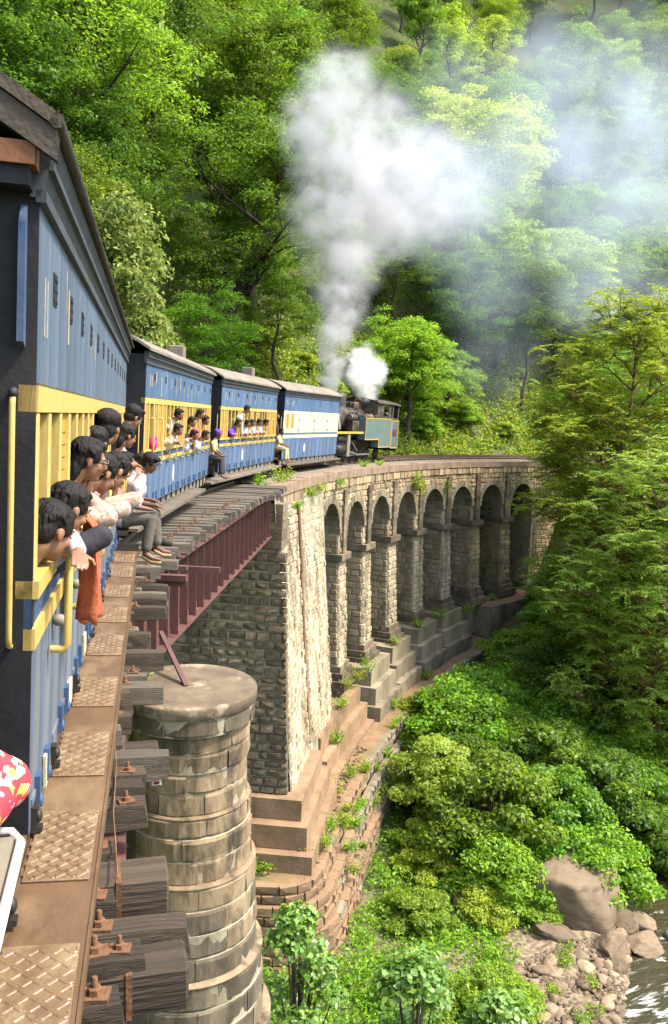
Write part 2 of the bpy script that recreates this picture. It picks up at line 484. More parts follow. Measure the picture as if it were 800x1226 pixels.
M['bark'] = mat("brown_bark", (.075, .052, .034), (.12, .088, .06), 2, .95, .8, 10, stretch=(3, 3, .6), objvar=.3)
M['bark_dark'] = mat("dark_bark", (.035, .026, .019), (.06, .045, .032), 2, .95, .8, 10, stretch=(3, 3, .6))
M['bark_red'] = mat("reddish_bark", (.17, .085, .045), (.24, .13, .075), 2, .9, .5, 10, stretch=(3, 3, .6))
M['leaf_mid'] = leaf_mat("mid_green_leaves", (.034, .085, .009), (.066, .138, .013), (.122, .20, .019), trans=.5)
M['leaf_dark'] = leaf_mat("dark_green_leaves", (.024, .066, .010), (.046, .108, .013), (.088, .165, .020), trans=.5)
M['leaf_yel'] = leaf_mat("yellow_green_leaves", (.080, .145, .016), (.132, .212, .024), (.205, .285, .036), .18, .55)
M['leaf_pale'] = leaf_mat("pale_olive_leaves", (.050, .090, .022), (.090, .135, .036), (.165, .205, .075), .1, .4)
M['leaf_feather'] = leaf_mat("feathery_green_leaves", (.076, .155, .030), (.124, .218, .042), (.195, .285, .060), .12, .55)
M['leaf_shrub'] = leaf_mat("bright_shrub_leaves", (.050, .135, .011), (.088, .195, .016), (.15, .26, .024), .2, .5)
M['leaf_broad'] = leaf_mat("broad_green_leaves", (.045, .115, .022), (.080, .165, .030), (.14, .225, .045), .12, .35, .05)
M['grass'] = leaf_mat("grass_blades", (.075, .135, .018), (.12, .19, .024), (.19, .235, .045), .1)
M['skin'] = mat("brown_skin", (.27, .125, .065), (.31, .15, .08), 6, .5, .05, spec=.4)
M['skin_dark'] = mat("dark_brown_skin", (.15, .068, .038), (.185, .085, .048), 6, .5, .05, spec=.4)
M['hair'] = mat("black_hair", (.010, .008, .007), (.020, .016, .013), 40, .62, .9, 60, stretch=(1, 1, .25), spec=.22)
M['eye_white'] = mat("eye_white", (.7, .66, .6), rough=.3)
M['lip'] = mat("lips", (.26, .09, .07), rough=.5)
for n_, a_, b_ in [('white_shirt', (.47, .44, .45), (.53, .50, .51)), ('pink_shirt', (.58, .47, .48), (.64, .54, .54)), ('jacket', (.022, .02, .028), (.04, .036, .045)), ('trouser', (.115, .10, .078), (.15, .13, .105)),
                   ('dark_trouser', (.05, .047, .045), (.07, .065, .06)), ('purple', (.13, .04, .33), (.17, .06, .40)), ('orange_shirt', (.55, .22, .03), (.6, .27, .04)),
                   ('cream_shirt', (.70, .58, .36), (.76, .64, .42)), ('red_shirt', (.55, .08, .07), (.62, .12, .10)), ('grey_shirt', (.36, .30, .26), (.42, .36, .32)), ('magenta', (.45, .03, .13), (.52, .05, .18)),
                   ('rust_cloth', (.46, .10, .04), (.54, .15, .065)), ('blue_shirt', (.25, .33, .50), (.30, .38, .56)), ('leather', (.02, .018, .016), (.03, .026, .022)), ('sandal', (.45, .30, .14), (.5, .36, .18)), ('khaki', (.60, .46, .24), (.66, .52, .29))]:
    M[n_] = mat(n_ + "_cloth", a_, b_, 9, .85, .5, 22)


def patterned(name, base, spots, sc=22):
    m = bpy.data.materials.new(name); m.use_nodes = True
    N = m.node_tree.nodes; L = m.node_tree.links; b = N["Principled BSDF"]; b.inputs["Roughness"].default_value = .8
    tc = N.new("ShaderNodeTexCoord"); v = N.new("ShaderNodeTexVoronoi"); v.inputs["Scale"].default_value = sc
    L.new(tc.outputs["Object"], v.inputs["Vector"])
    sep = N.new("ShaderNodeSeparateColor"); L.new(v.outputs["Color"], sep.inputs[0])
    r = N.new("ShaderNodeValToRGB"); r.color_ramp.interpolation = 'CONSTANT'
    e = r.color_ramp.elements; e[0].color = (*base, 1); e[0].position = 0; e[1].color = (*spots[0], 1); e[1].position = .6
    for i, c in enumerate(spots[1:]):
        k = e.new(.72 + .12 * i); k.color = (*c, 1)
    L.new(sep.outputs[0], r.inputs[0]); L.new(r.outputs[0], b.inputs["Base Color"])
    return m


M['print_red'] = patterned("red_printed_cloth", (.62, .025, .04), [(.62, .50, .20), (.60, .30, .06), (.25, .32, .50)], 70)
M['print_check'] = patterned("pale_printed_shirt", (.30, .225, .165), [(.27, .13, .095), (.35, .30, .24), (.23, .16, .14)], 60)
# ------------------------------------------------------------------ terrain, river
def grid_axis(lo, hi, c, fine, half):
    out = []; x = c
    step = fine; a = []
    x = c
    while x < hi:
        a.append(x); d = abs(x - c); step = fine if d < half else fine * (1 + (d - half) / 18.0); x += step
    a.append(hi); b = []; x = c
    while x > lo:
        d = abs(x - c); step = fine if d < half else fine * (1 + (d - half) / 18.0); x -= step; b.append(x)
    b[-1] = lo
    return np.array(b[::-1] + a)


def build_terrain():
    xs = grid_axis(-420, 520, 20, .8, 32); ys = grid_axis(-300, 640, 36, .8, 36)
    XX, YY = np.meshgrid(xs, ys); x = XX.ravel(); y = YY.ravel()
    z = ground(x, y)
    s, l = to_track(x, y)
    z = z + .18 * np.sin(x * 2.3 + y) * np.sin(y * 2.1 - x * .8) * (np.abs(l) > 4)
    nx, ny = len(xs), len(ys)
    me = bpy.data.meshes.new("ground")
    me.vertices.add(nx * ny)
    me.vertices.foreach_set("co", np.stack([x, y, z], 1).ravel())
    i = (np.arange(ny - 1)[:, None] * nx + np.arange(nx - 1)[None]).ravel()
    q = np.stack([i, i + 1, i + nx + 1, i + nx], 1)
    me.loops.add(q.size); me.loops.foreach_set("vertex_index", q.ravel())
    me.polygons.add(len(q)); me.polygons.foreach_set("loop_start", np.arange(0, q.size, 4)); me.polygons.foreach_set("loop_total", np.full(len(q), 4))
    me.polygons.foreach_set("use_smooth", np.ones(len(q), bool))
    me.update(calc_edges=True)
    m = mat("forest_floor", (.045, .075, .016), (.085, .12, .026), .9, .95, .8, 5, dirt=(.13, .085, .045), dirt_amt=.8, dscale=.35)
    N = m.node_tree.nodes; L = m.node_tree.links; b = N["Principled BSDF"]; old = b.inputs["Base Color"].links[0].from_socket
    tc = N.new("ShaderNodeTexCoord"); sp = N.new("ShaderNodeSeparateXYZ"); L.new(tc.outputs["Object"], sp.inputs[0])
    mr = N.new("ShaderNodeMapRange"); mr.inputs[1].default_value = -16.95; mr.inputs[2].default_value = -17.2; L.new(sp.outputs[2], mr.inputs[0])
    nz = N.new("ShaderNodeTexNoise"); nz.inputs["Scale"].default_value = 6; nz.inputs["Detail"].default_value = 6; L.new(tc.outputs["Object"], nz.inputs["Vector"])
    rp = N.new("ShaderNodeValToRGB"); rp.color_ramp.elements[0].color = (.07, .055, .035, 1); rp.color_ramp.elements[1].color = (.26, .20, .13, 1); rp.color_ramp.elements[0].position = .35; rp.color_ramp.elements[1].position = .65; L.new(nz.outputs["Fac"], rp.inputs[0])
    mx = N.new("ShaderNodeMix"); mx.data_type = 'RGBA'; L.new(mr.outputs[0], mx.inputs[0]); L.new(old, mx.inputs[6]); L.new(rp.outputs[0], mx.inputs[7]); L.new(mx.outputs[2], b.inputs["Base Color"])
    put("ground", me, m, kind="structure")


build_terrain()


def build_river():
    ss = np.arange(-60, 120, 1.0)
    mb = MB()
    vs = []
    for s in ss:
        rl = float(river_l(s))
        for j in range(9):
            vs.append(WA(s, rl - 4.2 + j * (8.6 / 8), WATER_Z))
    fs = [(i * 9 + j, i * 9 + j + 1, (i + 1) * 9 + j + 1, (i + 1) * 9 + j) for i in range(len(ss) - 1) for j in range(8)]
    mb.add(vs, fs, True)
    m = bpy.data.materials.new("river_water"); m.use_nodes = True
    N = m.node_tree.nodes; L = m.node_tree.links; b = N["Principled BSDF"]
    b.inputs["Roughness"].default_value = .12; b.inputs["IOR"].default_value = 1.33
    tc = N.new("ShaderNodeTexCoord")
    mp = N.new("ShaderNodeMapping"); mp.inputs["Rotation"].default_value = (0, 0, -.75); mp.inputs["Scale"].default_value = (.45, 1.3, 1); L.new(tc.outputs["Object"], mp.inputs[0])
    n1 = N.new("ShaderNodeTexNoise"); n1.inputs["Scale"].default_value = 2.4; n1.inputs["Detail"].default_value = 5; n1.inputs["Distortion"].default_value = 1.2; L.new(mp.outputs[0], n1.inputs["Vector"])
    n2 = N.new("ShaderNodeTexNoise"); n2.inputs["Scale"].default_value = .9; n2.inputs["Detail"].default_value = 7; n2.inputs["Distortion"].default_value = 1.8; n2.inputs["Roughness"].default_value = .7; L.new(mp.outputs[0], n2.inputs["Vector"])
    # white water only where the stream drops over the stones
    sp = N.new("ShaderNodeSeparateXYZ"); L.new(tc.outputs["Object"], sp.inputs[0])
    mr0 = N.new("ShaderNodeMapRange"); mr0.inputs[1].default_value = 25.0; mr0.inputs[2].default_value = 21.5; mr0.inputs[3].default_value = 0.0; mr0.inputs[4].default_value = .10; L.new(sp.outputs[1], mr0.inputs[0])
    ad = N.new("ShaderNodeMath"); ad.operation = 'ADD'; L.new(n2.outputs["Fac"], ad.inputs[0]); L.new(mr0.outputs[0], ad.inputs[1])
    mr = N.new("ShaderNodeMapRange"); mr.inputs[1].default_value = .62; mr.inputs[2].default_value = .76; L.new(ad.outputs[0], mr.inputs[0])
    mx = N.new("ShaderNodeMix"); mx.data_type = 'RGBA'; L.new(mr.outputs[0], mx.inputs[0])
    mx.inputs[6].default_value = (.035, .032, .016, 1); mx.inputs[7].default_value = (.75, .75, .70, 1)
    L.new(mx.outputs[2], b.inputs["Base Color"])
    r2 = N.new("ShaderNodeMapRange"); r2.inputs[3].default_value = .12; r2.inputs[4].default_value = .7; L.new(mr.outputs[0], r2.inputs[0]); L.new(r2.outputs[0], b.inputs["Roughness"])
    bp = N.new("ShaderNodeBump"); bp.inputs["Strength"].default_value = .8; bp.inputs["Distance"].default_value = .12; L.new(n1.outputs["Fac"], bp.inputs["Height"]); L.new(bp.outputs[0], b.inputs["Normal"])
    mb.build("river", m, fixn=False, kind="structure")


build_river()

# ------------------------------------------------------------------ stones
rnd = random.Random(7)


def stone_meshes(name, n, m, b=.10, rough=.05, seed=3, pil=.12):
    """unit rough-faced block: x along the wall, z up, -y is the face"""
    r = random.Random(seed); out = []
    for k in range(n):
        mb = MB()
        P = lambda x, y, z: (x + r.uniform(-rough, rough) * .6, y, z + r.uniform(-rough, rough) * .6)
        back = [P(-.5, .5, -.5), P(.5, .5, -.5), P(.5, .5, .5), P(-.5, .5, .5)]
        rim = [P(-.5, -.12, -.5), P(.5, -.12, -.5), P(.5, -.12, .5), P(-.5, -.12, .5)]
        fx = .5 - b * r.uniform(.6, 1.3); fz = .5 - b * 1.3 * r.uniform(.6, 1.3)
        face = [P(-fx, -.5 + r.uniform(-.2, .2), -fz), P(fx, -.5 + r.uniform(-.2, .2), -fz), P(fx, -.5 + r.uniform(-.2, .2), fz), P(-fx, -.5 + r.uniform(-.2, .2), fz)]
        mid = (r.uniform(-.15, .15), -.5 - pil + r.uniform(-1.6, 1.2) * pil, r.uniform(-.15, .15))
        v = back + rim + face + [mid]
        f = [(i, (i + 1) % 4, 4 + (i + 1) % 4, 4 + i) for i in range(4)] + [(4 + i, 4 + (i + 1) % 4, 8 + (i + 1) % 4, 8 + i) for i in range(4)] + [(8 + i, 8 + (i + 1) % 4, 12) for i in range(4)]
        mb.add(v, f)
        me = mb.mesh(name); me.materials.append(m); out.append(me)
    return out


def courses(width, height, ch, cw, r, jitter=.25, u0=0.0):
    """rows of stones on a width x height rectangle: yields (u centre, v centre, w, h)"""
    v = 0.0
    while v < height - .04:
        h = min(ch * r.uniform(1 - jitter * .6, 1 + jitter * .6), height - v)
        if height - v - h < ch * .4: h = height - v
        u = -r.uniform(0, cw * .7)
        while u < width:
            w = cw * r.uniform(1 - jitter, 1 + jitter * 1.6)
            a, b = max(u, 0), min(u + w, width)
            if width - b < cw * .3: b = width
            if b - a > cw * .2: yield (a + b) / 2, v + h / 2, b - a, h
            u = u + w if b < width else width
        v += h


def stone_frame(p, px, pz, out):
    """matrix for a stone at p, along px, up pz, facing out"""
    x = Vector(px).normalized(); y = -Vector(out).normalized(); z = x.cross(y).normalized(); y = z.cross(x)
    return p, x, y, z


def lay(fn, width, height, ch, cw, meshes, parent, depth=.16, joint=.025, r=rnd, name="stone", seam=None, jitter=.25, keep=None, matfn=None, org=(0, 0, 0), proud=.0):
    """stones as parts on the surface fn(u, v) -> point"""
    k = 0
    for u, v, w, h in courses(width, height, ch, cw, r, jitter):
        if keep and not keep(u, v): continue
        p = Vector(fn(u, v)); px = Vector(fn(u + .02, v)) - Vector(fn(u - .02, v)); pz = Vector(fn(u, v + .02)) - Vector(fn(u, v - .02))
        out = px.cross(pz)
        p, x, y, z = stone_frame(p, px, pz, out)
        d = depth * r.uniform(.8, 1.25)
        p = p + y * (d * .5 - .05 - proud - r.uniform(0, .035)) - Vector(org)
        m = Matrix(((x.x * (w - joint), y.x * d, z.x * (h - joint), p.x), (x.y * (w - joint), y.y * d, z.y * (h - joint), p.y), (x.z * (w - joint), y.z * d, z.z * (h - joint), p.z), (0, 0, 0, 1)))
        o = bpy.data.objects.new(name, r.choice(meshes)); COL.objects.link(o); o.parent = parent; o.matrix_local = m
        k += 1
    return k


def lay_joined(mb, fn, width, height, ch, cw, depth=.12, joint=.025, r=rnd, jitter=.25, keep=None):
    """the same stones, joined"""
    for u, v, w, h in courses(width, height, ch, cw, r, jitter):
        if keep and not keep(u, v): continue
        a = .5 * (w - joint); b = .5 * (h - joint)
        px = (Vector(fn(u + .02, v)) - Vector(fn(u - .02, v))).normalized(); pz = (Vector(fn(u, v + .02)) - Vector(fn(u, v - .02))).normalized()
        n = px.cross(pz).normalized(); d = r.uniform(.02, .075); c = Vector(fn(u, v)); ia = a - min(.05, a * .3); ib = b - min(.04, b * .3)
        J = lambda: r.uniform(-.012, .012)
        P = lambda x, z, q: c + px * (x + J()) + pz * (z + J()) + n * (q + J())
        vs = [P(-a, -b, -.04), P(a, -b, -.04), P(a, b, -.04), P(-a, b, -.04), P(-ia, -ib, d), P(ia, -ib, d), P(ia, ib, d), P(-ia, ib, d)]
        mb.add([tuple(q) for q in vs], [(0, 1, 5, 4), (1, 2, 6, 5), (2, 3, 7, 6), (3, 0, 4, 7), (4, 5, 6, 7)])


# ------------------------------------------------------------------ the stone viaduct
HALF = 2.22                               # half width at the top
PIERS = [(41.0 + 3.93 * k, 41.0 + 3.93 * k + 1.22) for k in range(7)]      # near and far face of each pier
ARCH = [(37.9, 41.0)] + [(PIERS[k][1], PIERS[k][0] + 3.93) for k in range(7)]
S_ABUT, S_END = 29.6, 72.0
SPRING, TOP = -3.1, -.55


def base_z(s): return -11.15


def build_viaduct():
    org = Vector(WA(52, 0, -11.2))
    root = empty("stone_viaduct", org, label="curved stone arch viaduct carrying the railway above the valley", cat="viaduct")
    core = MB(org)
    def Q(a, b, c, d): core.add([a, b, c, d], [(0, 1, 2, 3)])
    def wz(s, l, z): return W(s, l, z)
    for (a, b) in ARCH:
        n = 16; R = (b - a) / 2; cx = (a + b) / 2
        crv = [(cx - R * math.cos(math.pi * i / n), SPRING + 1.0 * R * math.sin(math.pi * i / n)) for i in range(n + 1)]
        crv = [(a, -4.05)] + crv + [(b, -4.05)]
        for i in range(len(crv) - 1):
            (s0, z0), (s1, z1) = crv[i], crv[i + 1]
            for L_ in (HALF, -HALF):
                if abs(s1 - s0) > 1e-6: Q(W(s0, L_, z0), W(s1, L_, z1), W(s1, L_, TOP), W(s0, L_, TOP))
            Q(W(s0, HALF, z0), W(s1, HALF, z1), W(s1, -HALF, z1), W(s0, -HALF, z0))
    solids = [(p0, p1) for p0, p1 in PIERS]
    for (p0, p1) in solids:
        for L_ in (HALF, -HALF): Q(W(p0, L_, -4.05), W(p1, L_, -4.05), W(p1, L_, TOP), W(p0, L_, TOP))
        # pier with a slight batter, down to its base
        t = [W(p0, -HALF, -4.05), W(p1, -HALF, -4.05), W(p1, HALF, -4.05), W(p0, HALF, -4.05)]
        zb = base_z(p0) - 2.8
        bq = [WA(p0 - .08, -HALF - .25, zb), WA(p1 + .08, -HALF - .25, zb), WA(p1 + .08, HALF + .25, zb), WA(p0 - .08, HALF + .25, zb)]
        core.add(bq + t, [(0, 1, 5, 4), (1, 2, 6, 5), (2, 3, 7, 6), (3, 0, 4, 7)])
    # far solid end
    e0 = 41.0 + 3.93 * 7
    for (s0, s1) in [(e0, e0 + 1.6), (e0 + 1.6, e0 + 3.6), (e0 + 3.6, e0 + 6)]:
        for L_ in (HALF, -HALF): Q(W(s0, L_, -9), W(s1, L_, -9), W(s1, L_, TOP), W(s0, L_, TOP))
    Q(W(e0, HALF, -9), W(e0, -HALF, -9), W(e0, -HALF, -3.1), W(e0, HALF, -3.1))
    # near solid abutment: side face in steps along the curve
    st = [29.7, 31, 32.3, 33.4, 34.6, 35.8, 37, 37.9]
    zb = -14.2
    for s0, s1 in zip(st[:-1], st[1:]):
        for sg in (1, -1):
            Q(WA(s0, sg * 3.05, zb), WA(s1, sg * 3.05, zb), W(s1, sg * (HALF + .05), TOP), W(s0, sg * (HALF + .05), TOP))
    Q(W(37.9, HALF, -4.05), W(37.9, -HALF, -4.05), WA(37.9, -HALF - .6, zb), WA(37.9, HALF + .6, zb))
    # front of the abutment below the bearing shelf, shelf, and back wall behind the girders
    SH = -2.28
    Q(WA(29.5, -3.05, zb), WA(29.5, 3.05, zb), W(29.75, 2.45, SH), W(29.75, -2.45, SH))
    Q(W(29.75, -2.45, SH), W(29.75, 2.45, SH), W(30.6, 2.45, SH), W(30.6, -2.45, SH))
    Q(W(30.6, -2.45, SH), W(30.6, 2.45, SH), W(30.6, 2.4, TOP), W(30.6, -2.4, TOP))
    # deck
    dk = list(np.arange(30.0, S_END + 2.6, 1.0))
    for s0, s1 in zip(dk[:-1], dk[1:]): Q(W(s0, -HALF, TOP), W(s1, -HALF, TOP), W(s1, HALF, TOP), W(s0, HALF, TOP))
    core.build("core", M['mortar'], root, fixn=False)
    # abutment front: stones one by one, its shade put into their dark colour
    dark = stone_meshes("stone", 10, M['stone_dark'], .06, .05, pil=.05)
    def face(u, v):      # u across from the left, v up
        t = v / 8.0
        l = -3.0 + u * (6.0 - .55 * (1 - 0) * t) / 6.0 + .27 * t
        a = Vector(WA(29.5, l, -11.9)); b = Vector(W(29.75, l, SH)); return a.lerp(b, v / 8.44)
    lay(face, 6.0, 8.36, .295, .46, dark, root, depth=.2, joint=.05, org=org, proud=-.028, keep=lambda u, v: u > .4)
    # quoin pillar at the corner above the shelf
    for k in range(5):
        z0 = SH + .03 + k * .30
        q = MB(org); s0 = 29.62 + .04 * k; w = .62 if k % 2 else .78
        q.hexa([W(s0, 2.55 - w, z0), W(s0, 2.55, z0), W(30.75, 2.55, z0), W(30.75, 2.55 - w, z0), W(s0, 2.55 - w, z0 + .275), W(s0, 2.55, z0 + .275), W(30.75, 2.55, z0 + .275), W(30.75, 2.55 - w, z0 + .275)])
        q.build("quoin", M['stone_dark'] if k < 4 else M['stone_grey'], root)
    # big bearing stone and corbel line on the bright side
    # bright side face: panels of stone, with a drain groove between
    mb = MB(org)
    for (a, b, off) in ((29.75, 33.2, .03), (33.5, 37.75, -.03)):
        def side(u, v, a=a, off=off):
            t = v / 10.6
            s = a + u; p = Vector(WA(s, 3.05 + off, -12.0)); q = Vector(W(s, HALF + .05 + off, TOP - .35)); return p.lerp(q, t)
        lay_joined(mb, side, b - a, 10.55, .30, .58)
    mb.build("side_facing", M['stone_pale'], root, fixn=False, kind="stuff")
    g = MB(org)
    for z0, z1 in ((-10.2, -6.6), (-6.58, -3.6), (-3.58, -1.1)):
        g.tube([WA(33.35, 3.04 + .02, z0 - 1.35) if z0 < -10 else W(33.35, HALF + .12 + .066 * (-z0), z0), W(33.35, HALF + .10 + .066 * (-z1), z1)], .075, 7)
    g.build("drain_pipe", M['stone_brown'], root)
    # spandrels and pier faces
    sp = MB(org)
    for k, (a, b) in enumerate(ARCH):
        R = (b - a) / 2; cx = (a + b) / 2
        s_lo = a - .3 if k else a - .1; s_hi = b + (.92 if k < 7 else .3)
        def sf(u, v, s_lo=s_lo): return W(s_lo + u, HALF + .0, -4.0 + v)
        def ok(u, v, s_lo=s_lo, cx=cx, R=R):
            s = s_lo + u; z = -4.0 + v
            if z < SPRING: return abs(s - cx) > R + .2
            return (s - cx) ** 2 + (z - SPRING) ** 2 > (R + .33) ** 2
        lay_joined(sp, sf, s_hi - s_lo, 3.05, .28, .5, keep=ok)
    def sf(u, v): return W(e0 + .3 + u, HALF, -8.5 + v)
    lay_joined(sp, sf, 5.0, 7.5, .3, .55)
    # frieze course under the parapet
    def fr(u, v): return W(30.8 + u, HALF + .06, -1.0 + v)
    lay_joined(sp, fr, S_END - 30.8 + 2, .44, .44, .55)
    sp.build("spandrel_facing", M['stone_buff'], root, fixn=False, kind="stuff")
    # arch rings: wedge stones
    for k, (a, b) in enumerate(ARCH):
        R = (b - a) / 2; cx = (a + b) / 2; n = 17
        for sg in (1,):
            for i in range(n):
                t0 = math.pi * (i + .06) / n; t1 = math.pi * (i + .94) / n
                q = MB(org); pr = HALF + .05 + rnd.uniform(0, .03)
                P = lambda r_, t, l: W(cx - r_ * math.cos(t), l, SPRING + r_ * math.sin(t))
                R1 = R + .31
                q.hexa([P(R - .012, t0, HALF - .5), P(R - .012, t1, HALF - .5), P(R - .012, t1, pr), P(R - .012, t0, pr), P(R1, t0, HALF - .5), P(R1, t1, HALF - .5), P(R1, t1, pr), P(R1, t0, pr)])
                q.build("voussoir", M['stone_grey'], root)
    # imposts, pilasters, pier stones, plinths
    for k, (p0, p1) in enumerate(PIERS):
        q = MB(org)
        q.hexa([W(p0 - .16, -HALF - .1, -4.32), W(p1 + .16, -HALF - .1, -4.32), W(p1 + .16, HALF + .24, -4.32), W(p0 - .16, HALF + .24, -4.32),
                W(p0 - .16, -HALF - .1, -4.02), W(p1 + .16, -HALF - .1, -4.02), W(p1 + .16, HALF + .24, -4.02), W(p0 - .16, HALF + .24, -4.02)])
        q.build("impost", M['stone_dark'], root)
        q = MB(org); c = (p0 + p1) / 2
        for j in range(9):
            z0 = -4.0 + j * .325
            q.hexa([W(c - .26, HALF - .1, z0), W(c + .26, HALF - .1, z0), W(c + .26, HALF + .15, z0), W(c - .26, HALF + .15, z0), W(c - .26, HALF - .1, z0 + .31), W(c + .26, HALF - .1, z0 + .31), W(c + .26, HALF + .15, z0 + .31), W(c - .26, HALF + .15, z0 + .31)])
        q.build("pilaster", M['stone_dark'], root)
        zb = base_z(p0)
        for which in (0, 1):
            mb = MB(org)
            if which == 0:      # near side face, seen through the arch
                def pf(u, v): 
                    t = v / 6.0; a_ = Vector(WA(p0 - .07, -HALF - .2 + u * (2 * HALF + .4) / (2 * HALF), zb)); b_ = Vector(W(p0, -HALF + u, -4.34)); h = b_.z - a_.z
                    return a_.lerp(b_, v / h)
                hh = W(p0, 0, -4.34)[2] - zb
                lay_joined(mb, pf, 2 * HALF, hh, .31, .5)
                def pf2(u, v): return W(p0 + .0, -HALF + u, -4.0 + v)
                lay_joined(mb, pf2, 2 * HALF, .9, .3, .5)
                mb.build("pier_stones", M['stone_buff'], root, fixn=False, kind="stuff")
            else:
                def ff(u, v):
                    a_ = Vector(WA(p0 - .05 + u * 1.08, HALF + .22, zb)); b_ = Vector(W(p0 + u, HALF, -4.34)); h = b_.z - a_.z
                    return a_.lerp(b_, v / h)
                hh = W(p0, 0, -4.34)[2] - zb
                lay_joined(mb, ff, p1 - p0, hh, .31, .6)
                mb.build("pier_front", M['stone_pale'] if k < 5 else M['stone_buff'], root, fixn=False, kind="stuff")  # nearer fronts take the painted sunlit tone
        for j, (g_, z0, z1) in enumerate(((.12, zb - .02, zb + .26), (.25, zb - .36, zb - .03), (.40, zb - .8, zb - .37))):
            q = MB(org)
            for (sa, sb) in ((p0 - g_, (p0 + p1) / 2 - .01), ((p0 + p1) / 2 + .01, p1 + g_)):
                q.hexa([WA(sa, -HALF - g_, z0), WA(sb, -HALF - g_, z0), WA(sb, HALF + .2 + g_, z0), WA(sa, HALF + .2 + g_, z0), WA(sa, -HALF - g_, z1), WA(sb, -HALF - g_, z1), WA(sb, HALF + .2 + g_, z1), WA(sa, HALF + .2 + g_, z1)])
            q.build("plinth", M['stone_dark'], root)
    # inside of the first arch: face of the solid abutment is seen from behind only; barrel stones
    # parapet coping, both sides, stone by stone
    for sg in (1, -1):
        s = 29.9
        while s < S_END + 2:
            w = .8 * rnd.uniform(.85, 1.2); q = MB(org); zt = -.22 + rnd.uniform(-.012, .012)
            a, b = (HALF - .36, HALF + .15) if sg > 0 else (-HALF - .15, -HALF + .36)
            q.hexa([W(s, a, TOP - .02), W(s + w - .02, a, TOP - .02), W(s + w - .02, b, TOP - .02), W(s, b, TOP - .02), W(s, a, zt), W(s + w - .02, a, zt), W(s + w - .02, b, zt), W(s, b, zt)])
            q.build("coping_stone", M['coping'], root)
            s += w
    return root


viaduct = build_viaduct()


def build_footings():
    # three earth-stained steps under the abutment, then one stepped footing per pier
    t = empty("abutment_footing", WA(31, 0, -14.4), label="three broad brown earth-stained steps under the end of the viaduct", cat="footing")
    org = t.location
    for k, (sf, l, z0, z1) in enumerate(((29.15, 3.52, -12.62, -11.9), (28.72, 3.78, -13.45, -12.64), (28.35, 4.02, -14.15, -13.47))):
        q = MB(org); r_ = random.Random(k)
        sb = 33.6 + .35 * k
        ls = [-3.6, -1.8, 0.1, 1.9, l]
        for a, b in zip(ls[:-1], ls[1:]):
            j = r_.uniform(-.015, .015)
            q.hexa([WA(sf + j, a + .006, z0), WA(sf + j, b - .006, z0), WA(sb, b - .006, z0), WA(sb, a + .006, z0), WA(sf + j, a + .006, z1), WA(sf + j, b - .006, z1), WA(sb, b - .006, z1), WA(sb, a + .006, z1)])
        q.build("step", M['stone_brown'], t)
    descr = ["brown stepped stone footing nearest the bright abutment face", "grey stepped footing with green tufts in front of the second pier", "grey stepped footing under the third pier",
             "tall grey stepped footing under the fourth pier", "grey stepped footing under the fifth pier, beside the big flat-topped block", None, None]
    for k, (p0, p1) in enumerate(PIERS[:5]):
        f = empty("pier_footing", WA(p0, 3, -14.4), label=descr[k], cat="footing", group="stepped footings along the viaduct piers")
        org = f.location
        a0 = p0 - 1.15 if k else 35.6
        m = M['stone_brown'] if k == 0 else M['stone_grey']
        b0 = p1 + (.55 if k != 1 else .8)
        top = (-12.25, -11.75, -11.7, -11.6, -11.6)[k]
        for j in range(3):
            z1 = top - j * .85; z0 = z1 - .84; off = j * .34; q = MB(org)
            le = 3.05 + off + (.0, .22, .1, .15, .05)[k]
            cuts = [HALF - 1.2, HALF + .1, le]
            for ca, cb in zip(cuts[:-1], cuts[1:]):
                sa, sb = a0 - .25 * j, b0 + .12 * j
                nseg = 3
                for i in range(nseg):
                    x0 = sa + (sb - sa) * i / nseg + .008; x1 = sa + (sb - sa) * (i + 1) / nseg - .008
                    q.hexa([WA(x0, ca + .005, z0), WA(x1, ca + .005, z0), WA(x1, cb - .005, z0), WA(x0, cb - .005, z0), WA(x0, ca + .005, z1), WA(x1, ca + .005, z1), WA(x1, cb - .005, z1), WA(x0, cb - .005, z1)])
            q.build("step", m, f)
        q = MB(org); q.hexa([WA(a0 - .1, HALF - .5, -14.6), WA(b0, HALF - .5, -14.6), WA(b0, 3.9, -14.6), WA(a0 - .1, 3.9, -14.6), WA(a0 - .1, HALF - .5, top - 2.55), WA(b0, HALF - .5, top - 2.55), WA(b0, 3.9, top - 2.55), WA(a0 - .1, 3.9, top - 2.55)])
        q.build("base_block", m, f)
    f = empty("flat_topped_block", WA(65, 3, -14.2), label="long flat-topped grey masonry block with an earthy top under the last piers", cat="footing")
    org = f.location; q = MB(org)
    pts = [(61.6, 1.2), (61.6, 3.55), (64, 3.75), (68.6, 3.6), (68.6, 1.2)]
    lo = [WA(s, l, -14.3) for s, l in pts]; hi = [WA(s, l, -12.05) for s, l in pts]
    q.add(lo + hi, [(0, 1, 2, 3, 4), (9, 8, 7, 6, 5)] + [(i, (i + 1) % 5, 5 + (i + 1) % 5, 5 + i) for i in range(5)])
    q.build("block", M['stone_grey'], f)
    q = MB(org)
    pts2 = [(61.75, 1.3), (61.75, 3.35), (64, 3.55), (68.4, 3.4), (68.4, 1.3)]
    q.add([WA(s, l, -12.04) for s, l in pts2], [(0, 1, 2, 3, 4)]); q.build("earth_top", M['earth'], f)


build_footings()


